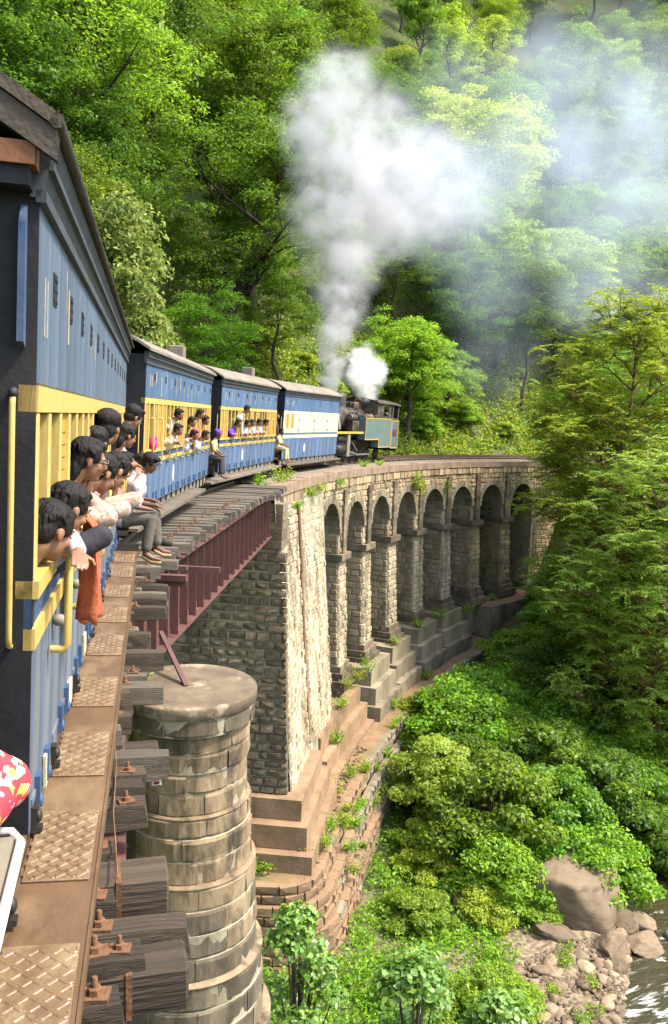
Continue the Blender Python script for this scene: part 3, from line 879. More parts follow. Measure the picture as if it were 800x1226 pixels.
def wall_path():
    """plan of the retaining wall: front, rounded corner, then along the valley"""
    pts = [(27.6, -4 + .5 * i) for i in range(15)]
    c = (29.2, 3.0)
    for i in range(1, 8):
        a = math.pi / 2 * i / 8
        pts.append((c[0] - 1.6 * math.cos(a), c[1] + 1.35 * math.sin(a)))
    s = 29.2
    while s < 68:
        pts.append((s, float(np.interp(s, [29.2, 36, 45, 55, 62, 68], [4.35, 4.6, 4.85, 4.6, 4.5, 4.3])))); s += .7
    return pts


def build_retaining_wall():
    path = wall_path()
    t = empty("retaining_wall", WA(30, 4, -17.5), label="brown coursed stone retaining wall with a rounded corner below the viaduct", cat="wall")
    org = t.location
    m0 = stone_meshes("stone", 6, M['stone_brown'], .05, .012, seed=9, pil=.04); m1 = stone_meshes("stone", 6, M['stone_grey'], .05, .012, seed=11, pil=.04)
    # outward direction at each point of the path in (s, l)
    n = len(path); outw = []
    for i in range(n):
        a = path[max(i - 1, 0)]; b = path[min(i + 1, n - 1)]
        ds, dl = b[0] - a[0], b[1] - a[1]; q = math.hypot(ds, dl); outw.append((-dl / q, ds / q))
    TOPZ = -14.15
    nc = 12; ch = .33
    core = MB(org); r = random.Random(5)
    def off(i, c):
        f = min(1, max(0, (i - 15) / 9)); return c * .03 * (1 - f) + f * ((0, .0, .26, .28, .30, .54, .56, .58, .60, .80, .82, .84, .86)[int(c)] + .01 * c) + .10 * (c > 1)
    for c in range(nc):
        z1 = TOPZ - c * ch; z0 = z1 - ch
        for i in range(n - 1):
            P = lambda k, d, z: WA(path[k][0] + outw[k][0] * (off(k, c) - d), path[k][1] + outw[k][1] * (off(k, c) - d), z)
            core.add([P(i, .06, z0), P(i + 1, .06, z0), P(i + 1, .06, z1 - .02), P(i, .06, z1 - .02)], [(0, 1, 2, 3)])
            core.add([P(i, .06, z1 - .02), P(i + 1, .06, z1 - .02), P(i + 1, .9 if c == 0 else .3, z1 - .02), P(i, .9 if c == 0 else .3, z1 - .02)], [(0, 1, 2, 3)])
    core.build("wall_core", M['earth'], t, fixn=False)
    cum = [0.0]
    for i in range(1, n): cum.append(cum[-1] + math.dist(WA(*path[i], 0), WA(*path[i - 1], 0)))
    tot = cum[-1]; far = MB(org); made = 0
    for c in range(nc):
        z1 = TOPZ - c * ch; z0 = z1 - ch
        u = r.uniform(-.4, 0)
        while u < tot:
            w = r.uniform(.45, .85); a, b = max(u, 0), min(u + w, tot); u += w
            if b - a < .2: continue
            def at(x):
                i = min(max(int(np.searchsorted(cum, x)) - 1, 0), n - 2); f = (x - cum[i]) / (cum[i + 1] - cum[i])
                o = off(i + f, c); s = path[i][0] * (1 - f) + path[i + 1][0] * f; l = path[i][1] * (1 - f) + path[i + 1][1] * f
                os_, ol = outw[i][0] * (1 - f) + outw[i + 1][0] * f, outw[i][1] * (1 - f) + outw[i + 1][1] * f
                return Vector(WA(s + os_ * o, l + ol * o, (z0 + z1) / 2))
            pa, pb = at(a), at(b)
            x = (pb - pa); L_ = x.length; x.normalize(); z = Vector((0, 0, 1)); y = z.cross(x)
            # y points inward: the path runs with the valley on its right
            d = .3; p = (pa + pb) / 2 + y * (d * .5 - .03 - r.uniform(0, .025)) - org
            sx, sz = L_ - .014, ch - .018
            m = Matrix(((x.x * sx, y.x * d, z.x * sz, p.x), (x.y * sx, y.y * d, z.y * sz, p.y), (x.z * sx, y.z * d, z.z * sz, p.z), (0, 0, 0, 1)))
            near = 2.5 < (a + b) / 2 < 17 and c < 11
            ms = m0 if a / tot < .40 + .18 * math.sin(c * 1.3 + a * .5) + r.uniform(-.06, .06) else m1
            if near and made < 290:
                o = bpy.data.objects.new("stone", r.choice(ms)); COL.objects.link(o); o.parent = t; o.matrix_local = m; made += 1
            else:
                me = r.choice(ms); far.add([tuple(m @ v.co + org) for v in me.vertices], [tuple(p_.vertices) for p_ in me.polygons])
    far.build("stone_facing", M['stone_grey'], t, fixn=False, kind="stuff")
    # earth bench between the wall and the piers
    b = MB(org)
    for i in range(n - 1):
        a0 = WA(*path[i], TOPZ - .03); a1 = WA(*path[i + 1], TOPZ - .03)
        def inn(p): 
            s = max(p[0], 28.4); return WA(s, min(p[1], 2.4) if p[0] > 28.4 else p[1], TOPZ + .05)
        b.add([a0, a1, inn(path[i + 1]), inn(path[i])], [(0, 1, 2, 3)])
    b.build("earth_bench", M['earth'], t, fixn=False)
    # low kerb courses on the bench edge
    return t


build_retaining_wall()

# ------------------------------------------------------------------ round bridge pier
PC = Vector((1.98, 12.55, 0))


def build_round_pier():
    t = empty("round_bridge_pier", (PC.x, PC.y, -9.5), label="round stone bridge pier with a flat mossy cap standing beside the track", cat="pier")
    org = t.location
    c = MB(org)
    CAP = -2.45
    c.lathe([(0, CAP - .0), (.975, CAP), (.993, CAP - .012), (1.0, CAP - .03), (1.0, CAP - .165), (.985, CAP - .18), (0, CAP - .18)], (PC.x, PC.y, 0), n=48, cap=False)
    c.build("cap", M['cap'], t)
    rows = [(.27, .98, 'pier_dark'), (.27, .90, 'pier_pale'), (.30, .89, 'pier_pale'), (.30, .87, 'pier_pale'), (.34, .87, 'pier_pale'), (.30, .92, 'pier_pale'), (.34, .945, 'pier_pale'), (.36, .95, 'pier_pale'),
            (.36, 1.02, 'pier_pale'), (.36, 1.03, 'pier_dark'), (.36, 1.04, 'pier_dark'), (.36, 1.05, 'pier_dark'), (.38, 1.15, 'pier_dark'), (.38, 1.16, 'pier_dark'), (.38, 1.17, 'pier_dark'), (.40, 1.30, 'pier_dark'), (.40, 1.31, 'pier_dark'), (.45, 1.42, 'pier_dark'), (.45, 1.43, 'pier_dark'), (.5, 1.6, 'pier_dark')]
    core = MB(org); prof = []; z = CAP - .18
    for h, R, _ in rows:
        prof += [(R - .014, z - .006), (R - .014, z - h + .006)]; z -= h
    prof += [(1.65, z), (1.65, -19)]
    core.lathe(prof, (PC.x, PC.y, 0), n=40, smooth=False); core.build("core", M['mortar'], t)
    z = CAP - .18; r = random.Random(21); prevR = None
    for k, (h, R, mm) in enumerate(rows):
        n = r.choice((9, 10, 11)); a = r.uniform(0, 1); cuts = []
        while a < 2 * math.pi - .15:
            cuts.append(a); a += 2 * math.pi / n * r.uniform(.75, 1.3)
        for i, a0 in enumerate(cuts):
            a1 = cuts[(i + 1) % len(cuts)] + (2 * math.pi if i == len(cuts) - 1 else 0)
            g = .008 / R; q = MB(org); ns = 5; pr = r.uniform(-.008, .012)
            vs = []
            sl = r.uniform(-.010, .010)
            for j in range(ns + 1):
                an = a0 + g + (a1 - a0 - 2 * g) * j / ns
                e = .010 if j in (0, ns) else 0
                for (rad, zz) in ((R - .12, z - h + .008), (R + pr - .012 - e + .3 * sl, z - h + .008), (R + pr + sl + r.uniform(-.014, .014) - e * .5, z - h + .05), (R + pr - sl + r.uniform(-.014, .014) - e * .5, z - .045), (R + pr - .012 - e, z - .008), (R - .12, z - .008)):
                    vs.append((PC.x + rad * math.cos(an), PC.y + rad * math.sin(an), zz))
            fs = [(j * 6 + m_, (j + 1) * 6 + m_, (j + 1) * 6 + m_ + 1, j * 6 + m_ + 1) for j in range(ns) for m_ in range(5)] + [tuple(range(5, -1, -1)), tuple(range(ns * 6, ns * 6 + 6))]
            q.add(vs, fs)
            if prevR is not None and R > prevR + .04:
                pass
            mt = mm
            if mm == 'pier_pale' and r.random() < .04: mt = 'pier_dark'
            if mm == 'pier_dark' and k > 4 and r.random() < .12: mt = 'pier_pale'
            q.build("stone", M[mt], t, fixn=False)
        if prevR is not None and R > prevR + .04:       # pale ring: light caught on the step out, put into its colour
            q = MB(org); q.lathe([(prevR - .03, z + .03), (prevR + .02, z + .028), (R + .004, z + .008), (R + .008, z - .012), (R - .02, z - .016)], (PC.x, PC.y, 0), n=48, cap=False)
            q.build("ledge", M['pier_pale'], t, fixn=False)
        prevR = R; z -= h
    return t


build_round_pier()
tuft_spots = []

# ------------------------------------------------------------------ steel girder span
BRACE = ((1.68, 13.5, -1.90), (1.93, 12.5, -2.455))


def build_girder(name, p0, p1, zt0, zt1, depth, n_st, label, first=True):
    """plate girder from p0 to p1 (plan points, its outer web)"""
    a = Vector((p0[0], p0[1], zt0)); b = Vector((p1[0], p1[1], zt1)); y = b - a; L = y.length; y.normalize()
    x = y.cross(Vector((0, 0, 1))).normalized(); z = x.cross(y)
    t = empty(name, matrix=frame_matrix(a, x, y, z), label=label, cat="girder")
    q = MB(); q.box(-.012, .012, 0, L, -depth + .03, -.03); q.build("web", M['girder'], t)
    q = MB(); q.box(-.19, .19, -.0, L, -.028, 0); q.box(.015, .13, 0, L, -.045, -.030); q.box(.0125, .028, 0, L, -.16, -.046); q.build("top_flange", M['girder'], t)
    q = MB(); q.box(-.19, .19, 0, L, -depth, -depth + .028); q.box(.015, .13, 0, L, -depth + .030, -depth + .045); q.box(.0125, .028, 0, L, -depth + .046, -depth + .16); q.build("bottom_flange", M['girder'], t)
    q = MB(); q.box(.013, .165, -.011, .011, -depth + .047, -.047); q.box(.029, .045, .012, .08, -depth + .05, -.05)
    q.prism([(.168, -depth + .047), (.168, -depth + .10), (.045, -depth + .26), (.045, -depth + .047)], -.014, -.012, 'y')
    for k in range(9): q.ell((.047, .05, -.15 - k * (depth - .3) / 8), (.012, .015, .015), 6, 4)
    me = None
    for k in range(n_st):
        yy = .06 + k * (L - .12) / (n_st - 1)
        if me is None:
            o = q.build("stiffener", M['girder'], t); me = o.data
        else: o = put("stiffener", me, None, t)
        o.location = (0, yy, 0)
    if first:
        # outrigger brackets near the pier
        q = MB(); q.box(-.3, .75, .25, .40, .0015, .09); q.box(-.3, .75, .315, .335, -.09, 0.0); q.build("outrigger", M['girder'], t)
        q = MB(); q.box(-.2, .95, 2.0, 2.1, -.16, -.07); q.build("outrigger", M['girder'], t)
        q = MB(); q.box(.1, .55, 1.2, 1.34, .004, .07); q.build("outrigger", M['girder'], t)
        q = MB(); mi = frame_matrix(a, x, y, z).inverted(); q.tube([mi @ Vector(BRACE[0]), mi @ Vector(BRACE[1])], .045, 4, smooth=False); q.build("brace", M['girder'], t)
        q = MB(); q.box(-.25, .25, .02, .5, -depth - .30, -depth - .002); q.build("bearing", M['girder'], t)
    return t


_gz0, _gz1 = -.46 - GRADE * 14.2, -.46 - GRADE * 30.2
GA = (1.22, 13.2); GB = (7.03, 28.25)
build_girder("plate_girder", GA, GB, _gz0, _gz1, 1.40, 22, "red-brown riveted plate girder between the round pier and the stone abutment")
_gx = Vector((GB[1] - GA[1], -(GB[0] - GA[0]), 0)).normalized() * -2.0
build_girder("plate_girder", (GA[0] + _gx.x, GA[1] + _gx.y), (GB[0] + _gx.x, GB[1] + _gx.y), _gz0, _gz1, 1.50, 14, "red-brown plate girder on the far side under the train, mostly hidden", False)
build_girder("plate_girder", (-.28, -1.0), (.82, 12.0), -.46 + .04, -.46 - GRADE * 12.2, 1.5, 14, "red-brown plate girder under the timbers of the near span, short of the round pier", False)
build_girder("plate_girder", (-2.2, -1.0), (-.9, 12.5), -.46 + .04, -.46 - GRADE * 12.2, 1.5, 10, "red-brown plate girder under the far ends of the near timbers", False)

# ------------------------------------------------------------------ bridge timbers, bolts, rails
def build_timbers():
    r = random.Random(4)
    # where the right-hand ends lie, in metres right of the line
    SE = [1.0, 3.0, 4.0, 6.0, 10, 13, 14.2, 15.3, 17.3, 18.8, 20.5, 23, 26, 29]
    LE = [1.48, 1.50, 1.50, 1.55, 1.62, 1.64, 1.70, 1.92, 2.08, 2.2, 2.32, 2.52, 2.72, 2.8]
    nut = MB(); nut.box(-.055, .055, -.042, .042, 0, .016); nut.lathe([(.027, .016), (.027, .040), (.022, .043)], n=6, smooth=False); nut.lathe([(.012, .042), (.012, .08), (.009, .083)], n=8)
    nutme = nut.mesh("bolt"); nutme.materials.append(M['rust'])
    meshes = []
    for k in range(7):
        q = MB(); L = 1.0
        q.bbox(-.5, .5, -.5, .5, -.5, .5, .05)
        for i, v in enumerate(q.v):
            q.v[i] = (v[0] + r.uniform(-.006, .006), v[1] + r.uniform(-.05, .05), v[2] + r.uniform(-.04, .04))
        me = q.mesh("bridge_timber"); meshes.append(me)
    m_a = []; m_b = []
    for me in meshes:
        c = me.copy(); me.materials.append(M['timber']); c.materials.append(M['timber_pale']); m_a.append(me); m_b.append(c)
    s = .6; k = 0
    while s < 29.45:
        end = float(np.interp(s, SE, LE)) + r.choice((-.16, -.05, 0, .05, .10, .24, -.1))
        if s > 14: end = float(np.interp(s, SE, LE)) + r.uniform(-.08, .12)
        left = -1.5 + r.uniform(-.1, .1); w = end - left
        th = float(np.interp(s, _S, _TH)) + r.uniform(-.012, .012)
        zt = -.145 + r.uniform(-.02, .012)
        hgt = r.uniform(.15, .20); wd = r.uniform(.125, .165) if s < 12 else r.uniform(.17, .21)
        c = W(s, (end + left) / 2, zt - hgt / 2)
        x = Vector((math.cos(th), -math.sin(th), 0)); y = Vector((math.sin(th), math.cos(th), -GRADE)).normalized(); z = x.cross(y)
        pale = s > 13.5 or (s > 5 and r.random() < .45)
        near = "bleached" if pale else "dark weathered"
        lab = ("grey weathered wooden bridge timber under the track beside the footboard" if s < 13.5 else "bleached wooden bridge timber on the girder span with its square end showing")
        t = empty("bridge_timber", matrix=frame_matrix(c, x, y, z), label=lab, cat="bridge timber", group="timbers of the near span" if s < 13.5 else "timbers of the girder span")
        me = r.choice(m_b if pale else m_a)
        b = put("beam", me, None, t, Matrix.Diagonal((w, wd, hgt, 1)))
        if s < 24:
            o = put("bolt", nutme, None, t); lx = 1.37 + .02 * math.sin(k * 2.1) if s < 12 else end - .42
            o.location = (min(lx, end - .1) - (end + left) / 2, 0, hgt / 2 - .004); o.rotation_euler = (0, 0, r.uniform(-.4, .4))
            if r.random() < .5 and s < 14:
                o = put("bolt", nutme, None, t); o.location = (min(lx + r.uniform(.16, .3), end - .1) - (end + left) / 2, r.uniform(-.04, .04), hgt / 2 - .004); o.rotation_euler = (0, 0, r.uniform(-.7, .7)); o.scale = (.8, .8, .8)
        s += r.choice((.225, .245, .265, .29)) if s < 12 else r.uniform(.40, .50)
        k += 1
    # longer packing timbers that carry the cable, and a small white painted end
    for (s, e, wd) in ((4.2, 1.70, .22), (3.45, 1.72, .20), (5.9, 1.74, .17), (7.5, 1.7, .17), (9.1, 1.72, .17)):
        t = empty("packing_timber", W(s, e - .6, -.31), label="longer dark packing timber sticking out beyond the others over the round pier" if s > 5 else ("broad dark packing timber at the bottom beside the round pier, upper of two" if s > 4 else "broad dark packing timber at the bottom beside the round pier, lower of two"), cat="bridge timber", group="packing timbers near the pier" if s > 5 else "packing timbers at the bottom")
        th = float(np.interp(s, _S, _TH)); t.rotation_euler = (0, 0, -th)
        q = MB(); q.bbox(-.6, .6, -wd / 2, wd / 2, -.07, .12, .012); q.build("beam", M['timber'], t)
        q = MB(); q.box(.35, .375, -wd / 2 - .004, wd / 2 + .004, -.075, .124); q.build("strap", M['rust'], t)


build_timbers()


def rail_profile():
    return [(-.055, 0), (.055, 0), (.055, .012), (.012, .03), (.010, .085), (.033, .095), (.033, .125), (-.033, .125), (-.033, .095), (-.010, .085), (-.012, .03), (-.055, .012)]


def build_rails():
    pr = rail_profile(); n = len(pr)
    for sg, lab in ((.5, "rusty running rail nearer the valley"), (-.5, "rusty running rail on the hill side of the track")):
        q = MB(); vs = []; ss = np.arange(-12, 118, .7)
        for s in ss: vs += [W(s, sg + a, -.126 + b) for a, b in pr]
        fs = [(i * n + j, i * n + (j + 1) % n, (i + 1) * n + (j + 1) % n, (i + 1) * n + j) for i in range(len(ss) - 1) for j in range(n)]
        q.add(vs, fs); q.build("rail", M['rail'], label=lab, cat="rail")
    # rack rail between them
    t = empty("rack_rail", W(10, 0, -.14), label="toothed rack rail running along the middle of the track", cat="rack rail"); org = t.location
    q = MB(org)
    for s in np.arange(0, 74, 1.0):
        for a in (-.05, .03): q.hexa([W(s, a, -.13), W(s, a + .02, -.13), W(s + 1, a + .02, -.13), W(s + 1, a, -.13), W(s, a, -.02), W(s, a + .02, -.02), W(s + 1, a + .02, -.02), W(s + 1, a, -.02)])
    q.build("bar", M['rail'], t)
    q = MB(org)
    for s in np.arange(1, 45, .12): q.hexa([W(s, -.045, -.018), W(s, .045, -.018), W(s + .06, .045, -.018), W(s + .06, -.045, -.018), W(s + .015, -.045, .03), W(s + .015, .045, .03), W(s + .045, .045, .03), W(s + .045, -.045, .03)])
    q.build("teeth", M['rail'], t, kind="stuff")
    # outer guard rail with clips along the edge of the girder span
    q = MB(); q.tube([W(s, .95 + .0 * s, -.09) for s in np.arange(11, 30, .8)], .045, 6); q.build("guard_rail", M['rail'], label="rusty guard rail beside the running rail on the girder span", cat="rail")
    q = MB(); q.tube([W(s, float(np.interp(s, [2, 6, 10, 12], [1.44, 1.46, 1.46, 1.46])) + .008 * math.sin(s * 5), -.125 + .008 * math.sin(s * 7)) for s in np.arange(4.0, 12, .35)], .005, 5)
    q.build("signal_cable", M['rust'], label="thin rusty cable lying along the timber ends of the near span", cat="cable")
    # ballast and sleepers on the masonry
    q = MB(); vs = []; ss = np.arange(30.7, 116, .8)
    pf = [(-1.9, TOP + .02), (-1.25, -.19), (1.25, -.19), (1.9, TOP + .02)]
    for s in ss: vs += [W(s, a, b) for a, b in pf]
    fs = [(i * 4 + j, i * 4 + j + 1, (i + 1) * 4 + j + 1, (i + 1) * 4 + j) for i in range(len(ss) - 1) for j in range(3)]
    q.add(vs, fs); q.build("ballast_bed", M['ballast'], fixn=False, kind="structure")
    me = None
    for s in np.arange(31, 84, .68):
        c = W(s, 0, -.175); th = float(np.interp(s, _S, _TH))
        if me is None:
            b = MB(); b.bbox(-.9, .9, -.11, .11, -.06, .045, .015); me = b.mesh("sleeper"); me.materials.append(M['timber'])
        put("sleeper", me, None, None, Matrix.Translation(c) @ Matrix.Rotation(-th, 4, 'Z'), label="brown wooden sleeper in the ballast on top of the viaduct", cat="sleeper", group="sleepers on the viaduct")


build_rails()
t_ = empty("marker_plate", (.66, 5.55, -.60), label="small white and red marker plate on a bent white bracket at the timber ends", cat="marker")
q = MB(); q.tube([(-.10, 0, .26), (-.02, 0, .26), (-.02, 0, .03)], .009, 6); q.build("bracket", M['white'], t_)
q = MB(); q.box(-.04, .05, -.012, .012, -.026, .026); q.build("plate", M['white'], t_)
q = MB(); q.box(-.02, .03, -.016, -.0125, -.015, .015); q.build("reflector", M['red'], t_); t_.scale = (.7, .7, .7)
# ------------------------------------------------------------------ coaches
WB = .425                                  # bay of the window band


def wheelset(parent, y, r=.37):
    t = bpy.data.objects.new("wheelset", None); 
    q = MB()
    for sg in (-1, 1):
        q.lathe([(0, sg * .47), (r - .05, sg * .47), (r, sg * .465), (r + .03, sg * .44), (r, sg * .55), (r - .03, sg * .56), (r - .06, sg * .53), (.1, sg * .545), (.08, sg * .60), (0, sg * .60)], (0, y, r), 'x', 20, cap=False)
    q.lathe([(.06, -.6), (.06, .6)], (0, y, r), 'x', 8)
    return q.build("wheelset", M['iron'], parent)


def bogie(root, y):
    q = MB()
    for sg in (-1, 1):
        q.box(sg * .72 - .04, sg * .72 + .04, y - 1.0, y + 1.0, .36, .52)
        for d in (-.7, .7):
            q.box(sg * .74 - .09, sg * .74 + .09, y + d - .12, y + d + .12, .25, .45)
        for d in (-.25, -.12, 0, .12, .25): q.lathe([(.07, .12), (.07, .36)], (sg * .72, y + d, 0), 'z', 7)
    q.box(-.7, .7, y - .15, y + .15, .30, .5)
    b = q.build("bogie", M['iron'], root)
    for d in (-.7, .7): wheelset(b, y + d)


def coach(s0, s1, style, label, seed, open_bays=(), foot=(0, 0, .42), marks=(), vents=(), z_top=2.95, z_yt=2.36, z_sill=1.41, z_bot=.45):
    mtx, L = chord(s0, s1)
    r = random.Random(seed)
    root = empty("railway_coach" if style != 'van' else "luggage_van", matrix=mtx, label=label, cat="coach" if style != 'van' else "van", group="coaches of the mountain train" if style != 'van' else None)
    X = 1.1
    near = style == 'near'
    bl = M['blue_dull'] if near else M['blue']
    ye = M['yellow'] if style != 'van' else M['cream']
    z_bot = z_bot
    # shell: floor, ceiling, walls
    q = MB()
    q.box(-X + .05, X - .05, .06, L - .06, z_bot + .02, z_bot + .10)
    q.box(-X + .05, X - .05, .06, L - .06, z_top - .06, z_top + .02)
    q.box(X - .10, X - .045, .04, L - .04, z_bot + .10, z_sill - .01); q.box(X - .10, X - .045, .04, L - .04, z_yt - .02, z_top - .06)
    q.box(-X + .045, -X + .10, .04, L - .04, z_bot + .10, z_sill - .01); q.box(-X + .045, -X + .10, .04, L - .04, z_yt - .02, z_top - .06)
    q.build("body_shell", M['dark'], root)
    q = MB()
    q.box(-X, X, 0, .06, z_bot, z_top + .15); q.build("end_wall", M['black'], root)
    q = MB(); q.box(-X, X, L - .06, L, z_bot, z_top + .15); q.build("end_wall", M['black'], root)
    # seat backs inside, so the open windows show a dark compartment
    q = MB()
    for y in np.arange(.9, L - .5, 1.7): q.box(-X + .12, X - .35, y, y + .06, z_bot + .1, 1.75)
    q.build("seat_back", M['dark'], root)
    # boards
    nb = max(1, round(L / (.36 if near else .56))); pw = L / nb
    me_lo = me_up = me_lo_p = me_up_p = None
    zl1 = 1.18 if style != 'van' else 1.28
    for sg in (1, -1):
        for k in range(nb):
            for which in (0, 1):
                z0, z1 = ((z_bot, zl1), (z_yt + .0, z_top))[which]
                q = MB(); q.bbox(-.032, 0.0, .007, pw - .007, z0, z1, .007)
                if which == 0: q.box(0, .007, .0 + .06, pw - .06, z0 + .10, z0 + .13) if near else None
                me = (me_lo, me_up)[which]
                if me is None:
                    o = q.build("panel", bl, root); me = o.data
                    if which: me_up = me
                    else: me_lo = me
                else: o = put("panel", me, None, root)
                o.matrix_local = Matrix.Translation((sg * X, k * pw if sg > 0 else (k + 1) * pw, 0)) @ (Matrix.Identity(4) if sg > 0 else Matrix.Rotation(math.pi, 4, 'Z'))
        # stripe and dark band between boards and sill
        if style != 'van':
            q = MB(); q.box(*sorted((sg * (X - .03), sg * (X + .012))), .0, L, zl1 + .004, zl1 + .085); q.build("stripe", ye, root)
            q = MB(); q.box(*sorted((sg * (X - .03), sg * (X - .002))), .0, L, zl1 + .088, z_sill - .035); q.build("blue_band", M['blue_dark'], root)
            q = MB(); q.box(*sorted((sg * (X - .06), sg * (X + .022))), .0, L, z_sill - .032, z_sill + .035); q.build("window_sill", ye, root)
            q = MB(); q.box(*sorted((sg * (X - .06), sg * (X + .008))), .0, L, z_yt - .10, z_yt - .004); q.build("window_header", ye, root)
    if style != 'van':
        n = round(L / WB); bw = L / n
        post = None; mull = None; shut = None
        za, zb = z_sill + .036, z_yt - .103
        for sg in (1, -1):
            for k in range(n + 1):
                y = min(max(k * bw, .05), L - .05)
                if post is None:
                    q = MB(); q.bbox(-.06, .006 if near else .012, -.034, .034, za, zb, .005); o = q.build("window_post", ye, root); post = o.data
                else: o = put("window_post", post, None, root)
                o.location = (sg * X, y, 0); o.rotation_euler = (0, 0, 0 if sg > 0 else math.pi)
            for k in range(n):
                y = (k + .5) * bw
                if sg > 0 and k in open_bays: continue
                if shut is None:
                    q = MB(); w = bw / 2 - .036
                    q.box(-.03, -.012, -w, w, za, zb)
                    for j in range(9):
                        zz = za + .05 + j * (zb - za - .08) / 9; q.hexa([(-.012, -w + .03, zz), (-.005, -w + .03, zz), (-.005, w - .03, zz), (-.012, w - .03, zz), (-.012, -w + .03, zz + .05), (-.010, -w + .03, zz + .05), (-.010, w - .03, zz + .05), (-.012, w - .03, zz + .05)])
                    o = q.build("shutter", M['mustard'], root); shut = o.data
                else: o = put("shutter", shut, None, root)
                o.location = (sg * X, y, 0); o.rotation_euler = (0, 0, 0 if sg > 0 else math.pi)
                if near: continue
                if mull is None:
                    q = MB(); q.box(-.025, .004, -.016, .016, za, zb); o = q.build("mullion", ye, root); mull = o.data
                else: o = put("mullion", mull, None, root)
                o.location = (sg * X, y, 0); o.rotation_euler = (0, 0, 0 if sg > 0 else math.pi)
        # grab handles and door furniture at every compartment
        hm = km = hg = None
        for k in range(1, n, 2):
            y = k * bw + .10
            if hm is None:
                hl_ = .42 if near else .78
                q = MB(); q.tube([(0, 0, 0), (.055, 0, .0), (.07, 0, .02), (.07, 0, hl_ - .02), (.055, 0, hl_), (0, 0, hl_)], .017 if near else .014, 7); o = q.build("grab_handle", ye, root); hm = o.data
                q = MB(); q.ell((.03, 0, 0), (.035, .028, .028), 8, 6); q.tube([(0, 0, 0), (.05, 0, 0), (.055, .07, -.01)], .011, 6); o2 = q.build("door_handle", M['grey_steel'], root); km = o2.data
                q = MB(); q.box(-.002, .022, -.035, .035, 0, .14); q.ell((.022, 0, .03), (.012, .03, .03), 7, 5); o3 = q.build("hinge", M['blue_dark'], root); hg = o3.data
            else: o = put("grab_handle", hm, None, root); o2 = put("door_handle", km, None, root); o3 = put("hinge", hg, None, root)
            o.location = (X + .012, y, 1.05 if near else 1.22); o2.location = (X, y + .16, 1.14); o3.location = (X, y - .04, z_bot + .04)
        for k in range(0, n, 2):
            o3 = put("hinge", hg, None, root); o3.location = (X, k * bw + .2, z_bot + .04)
    else:
        # luggage van: cream doors in four leaves, one small double window, blue line and cream stripe
        q = MB(); q.box(X - .03, X - .002, 0, L, 1.41, 1.49); q.box(-X + .002, -X + .03, 0, L, 1.41, 1.49); q.build("blue_line", M['blue'], root)
        q = MB(); q.box(X - .03, X + .006, 0, L, 1.284, 1.405); q.box(-X - .006, -X + .03, 0, L, 1.284, 1.405); q.build("stripe", M['cream'], root)
        for a, b in ((.02, 1.9), (1.92, 4.05), (4.07, 6.1), (6.12, L - .02)):
            for sg in (1, -1):
                q = MB(); q.bbox(*sorted((sg * (X - .04), sg * (X + .004))), a, b, 1.495, z_yt, .008); o = q.build("door_leaf", M['cream'], root)
                if sg > 0 and a > 1:
                    for zz in (1.55, 1.95): 
                        h = MB(); h.box(X + .004, X + .03, a - .03, a + .05, zz, zz + .10); h.build("hinge", M['rust'], o)
        for y in (.42, 1.05):
            q = MB(); q.box(X + .006, X + .02, y - .25, y + .25, 1.62, 2.30); f = q.build("window_frame", M['cream'], root)
            q = MB(); q.box(X + .021, X + .025, y - .18, y + .18, 1.68, 2.25); q.build("shutter", M['mustard'], f)
    # cornice, roof, vents
    for sg in (1, -1):
        q = MB(); ez = z_top + .20
        q.hexa([(sg * (X - .03), -.02, z_top + .004), (sg * (X + .004), -.02, z_top + .004), (sg * (X + .004), L + .02, z_top + .004), (sg * (X - .03), L + .02, z_top + .004),
                (sg * (X - .03), -.02, ez), (sg * (X + .06), -.02, ez), (sg * (X + .06), L + .02, ez), (sg * (X - .03), L + .02, ez)])
        q.box(*sorted((sg * (X - .01), sg * (X + .026))), -.02, L + .02, z_top - .012, z_top + .03)
        q.box(*sorted((sg * (X + .02), sg * (X + .05))), -.02, L + .02, z_top + .10, z_top + .125)
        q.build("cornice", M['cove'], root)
    ez = z_top + .205; prof = []
    for i in range(13):
        t = -1 + 2 * i / 12; prof.append((t * (X + (.075 if near else .10)), ez + .36 * (1 - abs(t) ** 2.2)))
    q = MB(); n = len(prof)
    up = [(a, b + .05) for a, b in prof]
    poly = prof + up[::-1]
    vs = [(a, -.16, b) for a, b in poly] + [(a, L + .16, b) for a, b in poly]; m = len(poly)
    fs = [(i, (i + 1) % m, m + (i + 1) % m, m + i) for i in range(m)] + [(i, i + 1, m - 2 - i, m - 1 - i) for i in range(n - 1)] + [(m + i, m + i + 1, 2 * m - 2 - i, 2 * m - 1 - i) for i in range(n - 1)]
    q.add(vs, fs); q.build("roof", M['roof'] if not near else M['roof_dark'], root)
    if near:
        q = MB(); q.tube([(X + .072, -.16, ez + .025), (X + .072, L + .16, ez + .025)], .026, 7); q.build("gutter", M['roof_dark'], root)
        pa = [(a, b - .005) for a, b in prof]; q = MB()
        vs = [(a, y, b - d) for (y) in (-.15, -.10) for d in (0, .10) for a, b in pa]
        k = len(pa)
        fs = []
        for i in range(k - 1):
            fs += [(i, i + 1, k + i + 1, k + i), (2 * k + i, 3 * k + i, 3 * k + i + 1, 2 * k + i + 1), (k + i, k + i + 1, 3 * k + i + 1, 3 * k + i)]
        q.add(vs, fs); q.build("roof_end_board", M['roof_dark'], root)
        q = MB(); q.box(X - .34, X + .0, -.14, .0, z_top + .085, z_top + .16); q.build("end_beam", M['wood_beam'], root)
        q = MB(); q.box(-X, X - .02, -.12, .0, z_top + .02, z_top + .083); q.build("end_rail", M['black'], root)
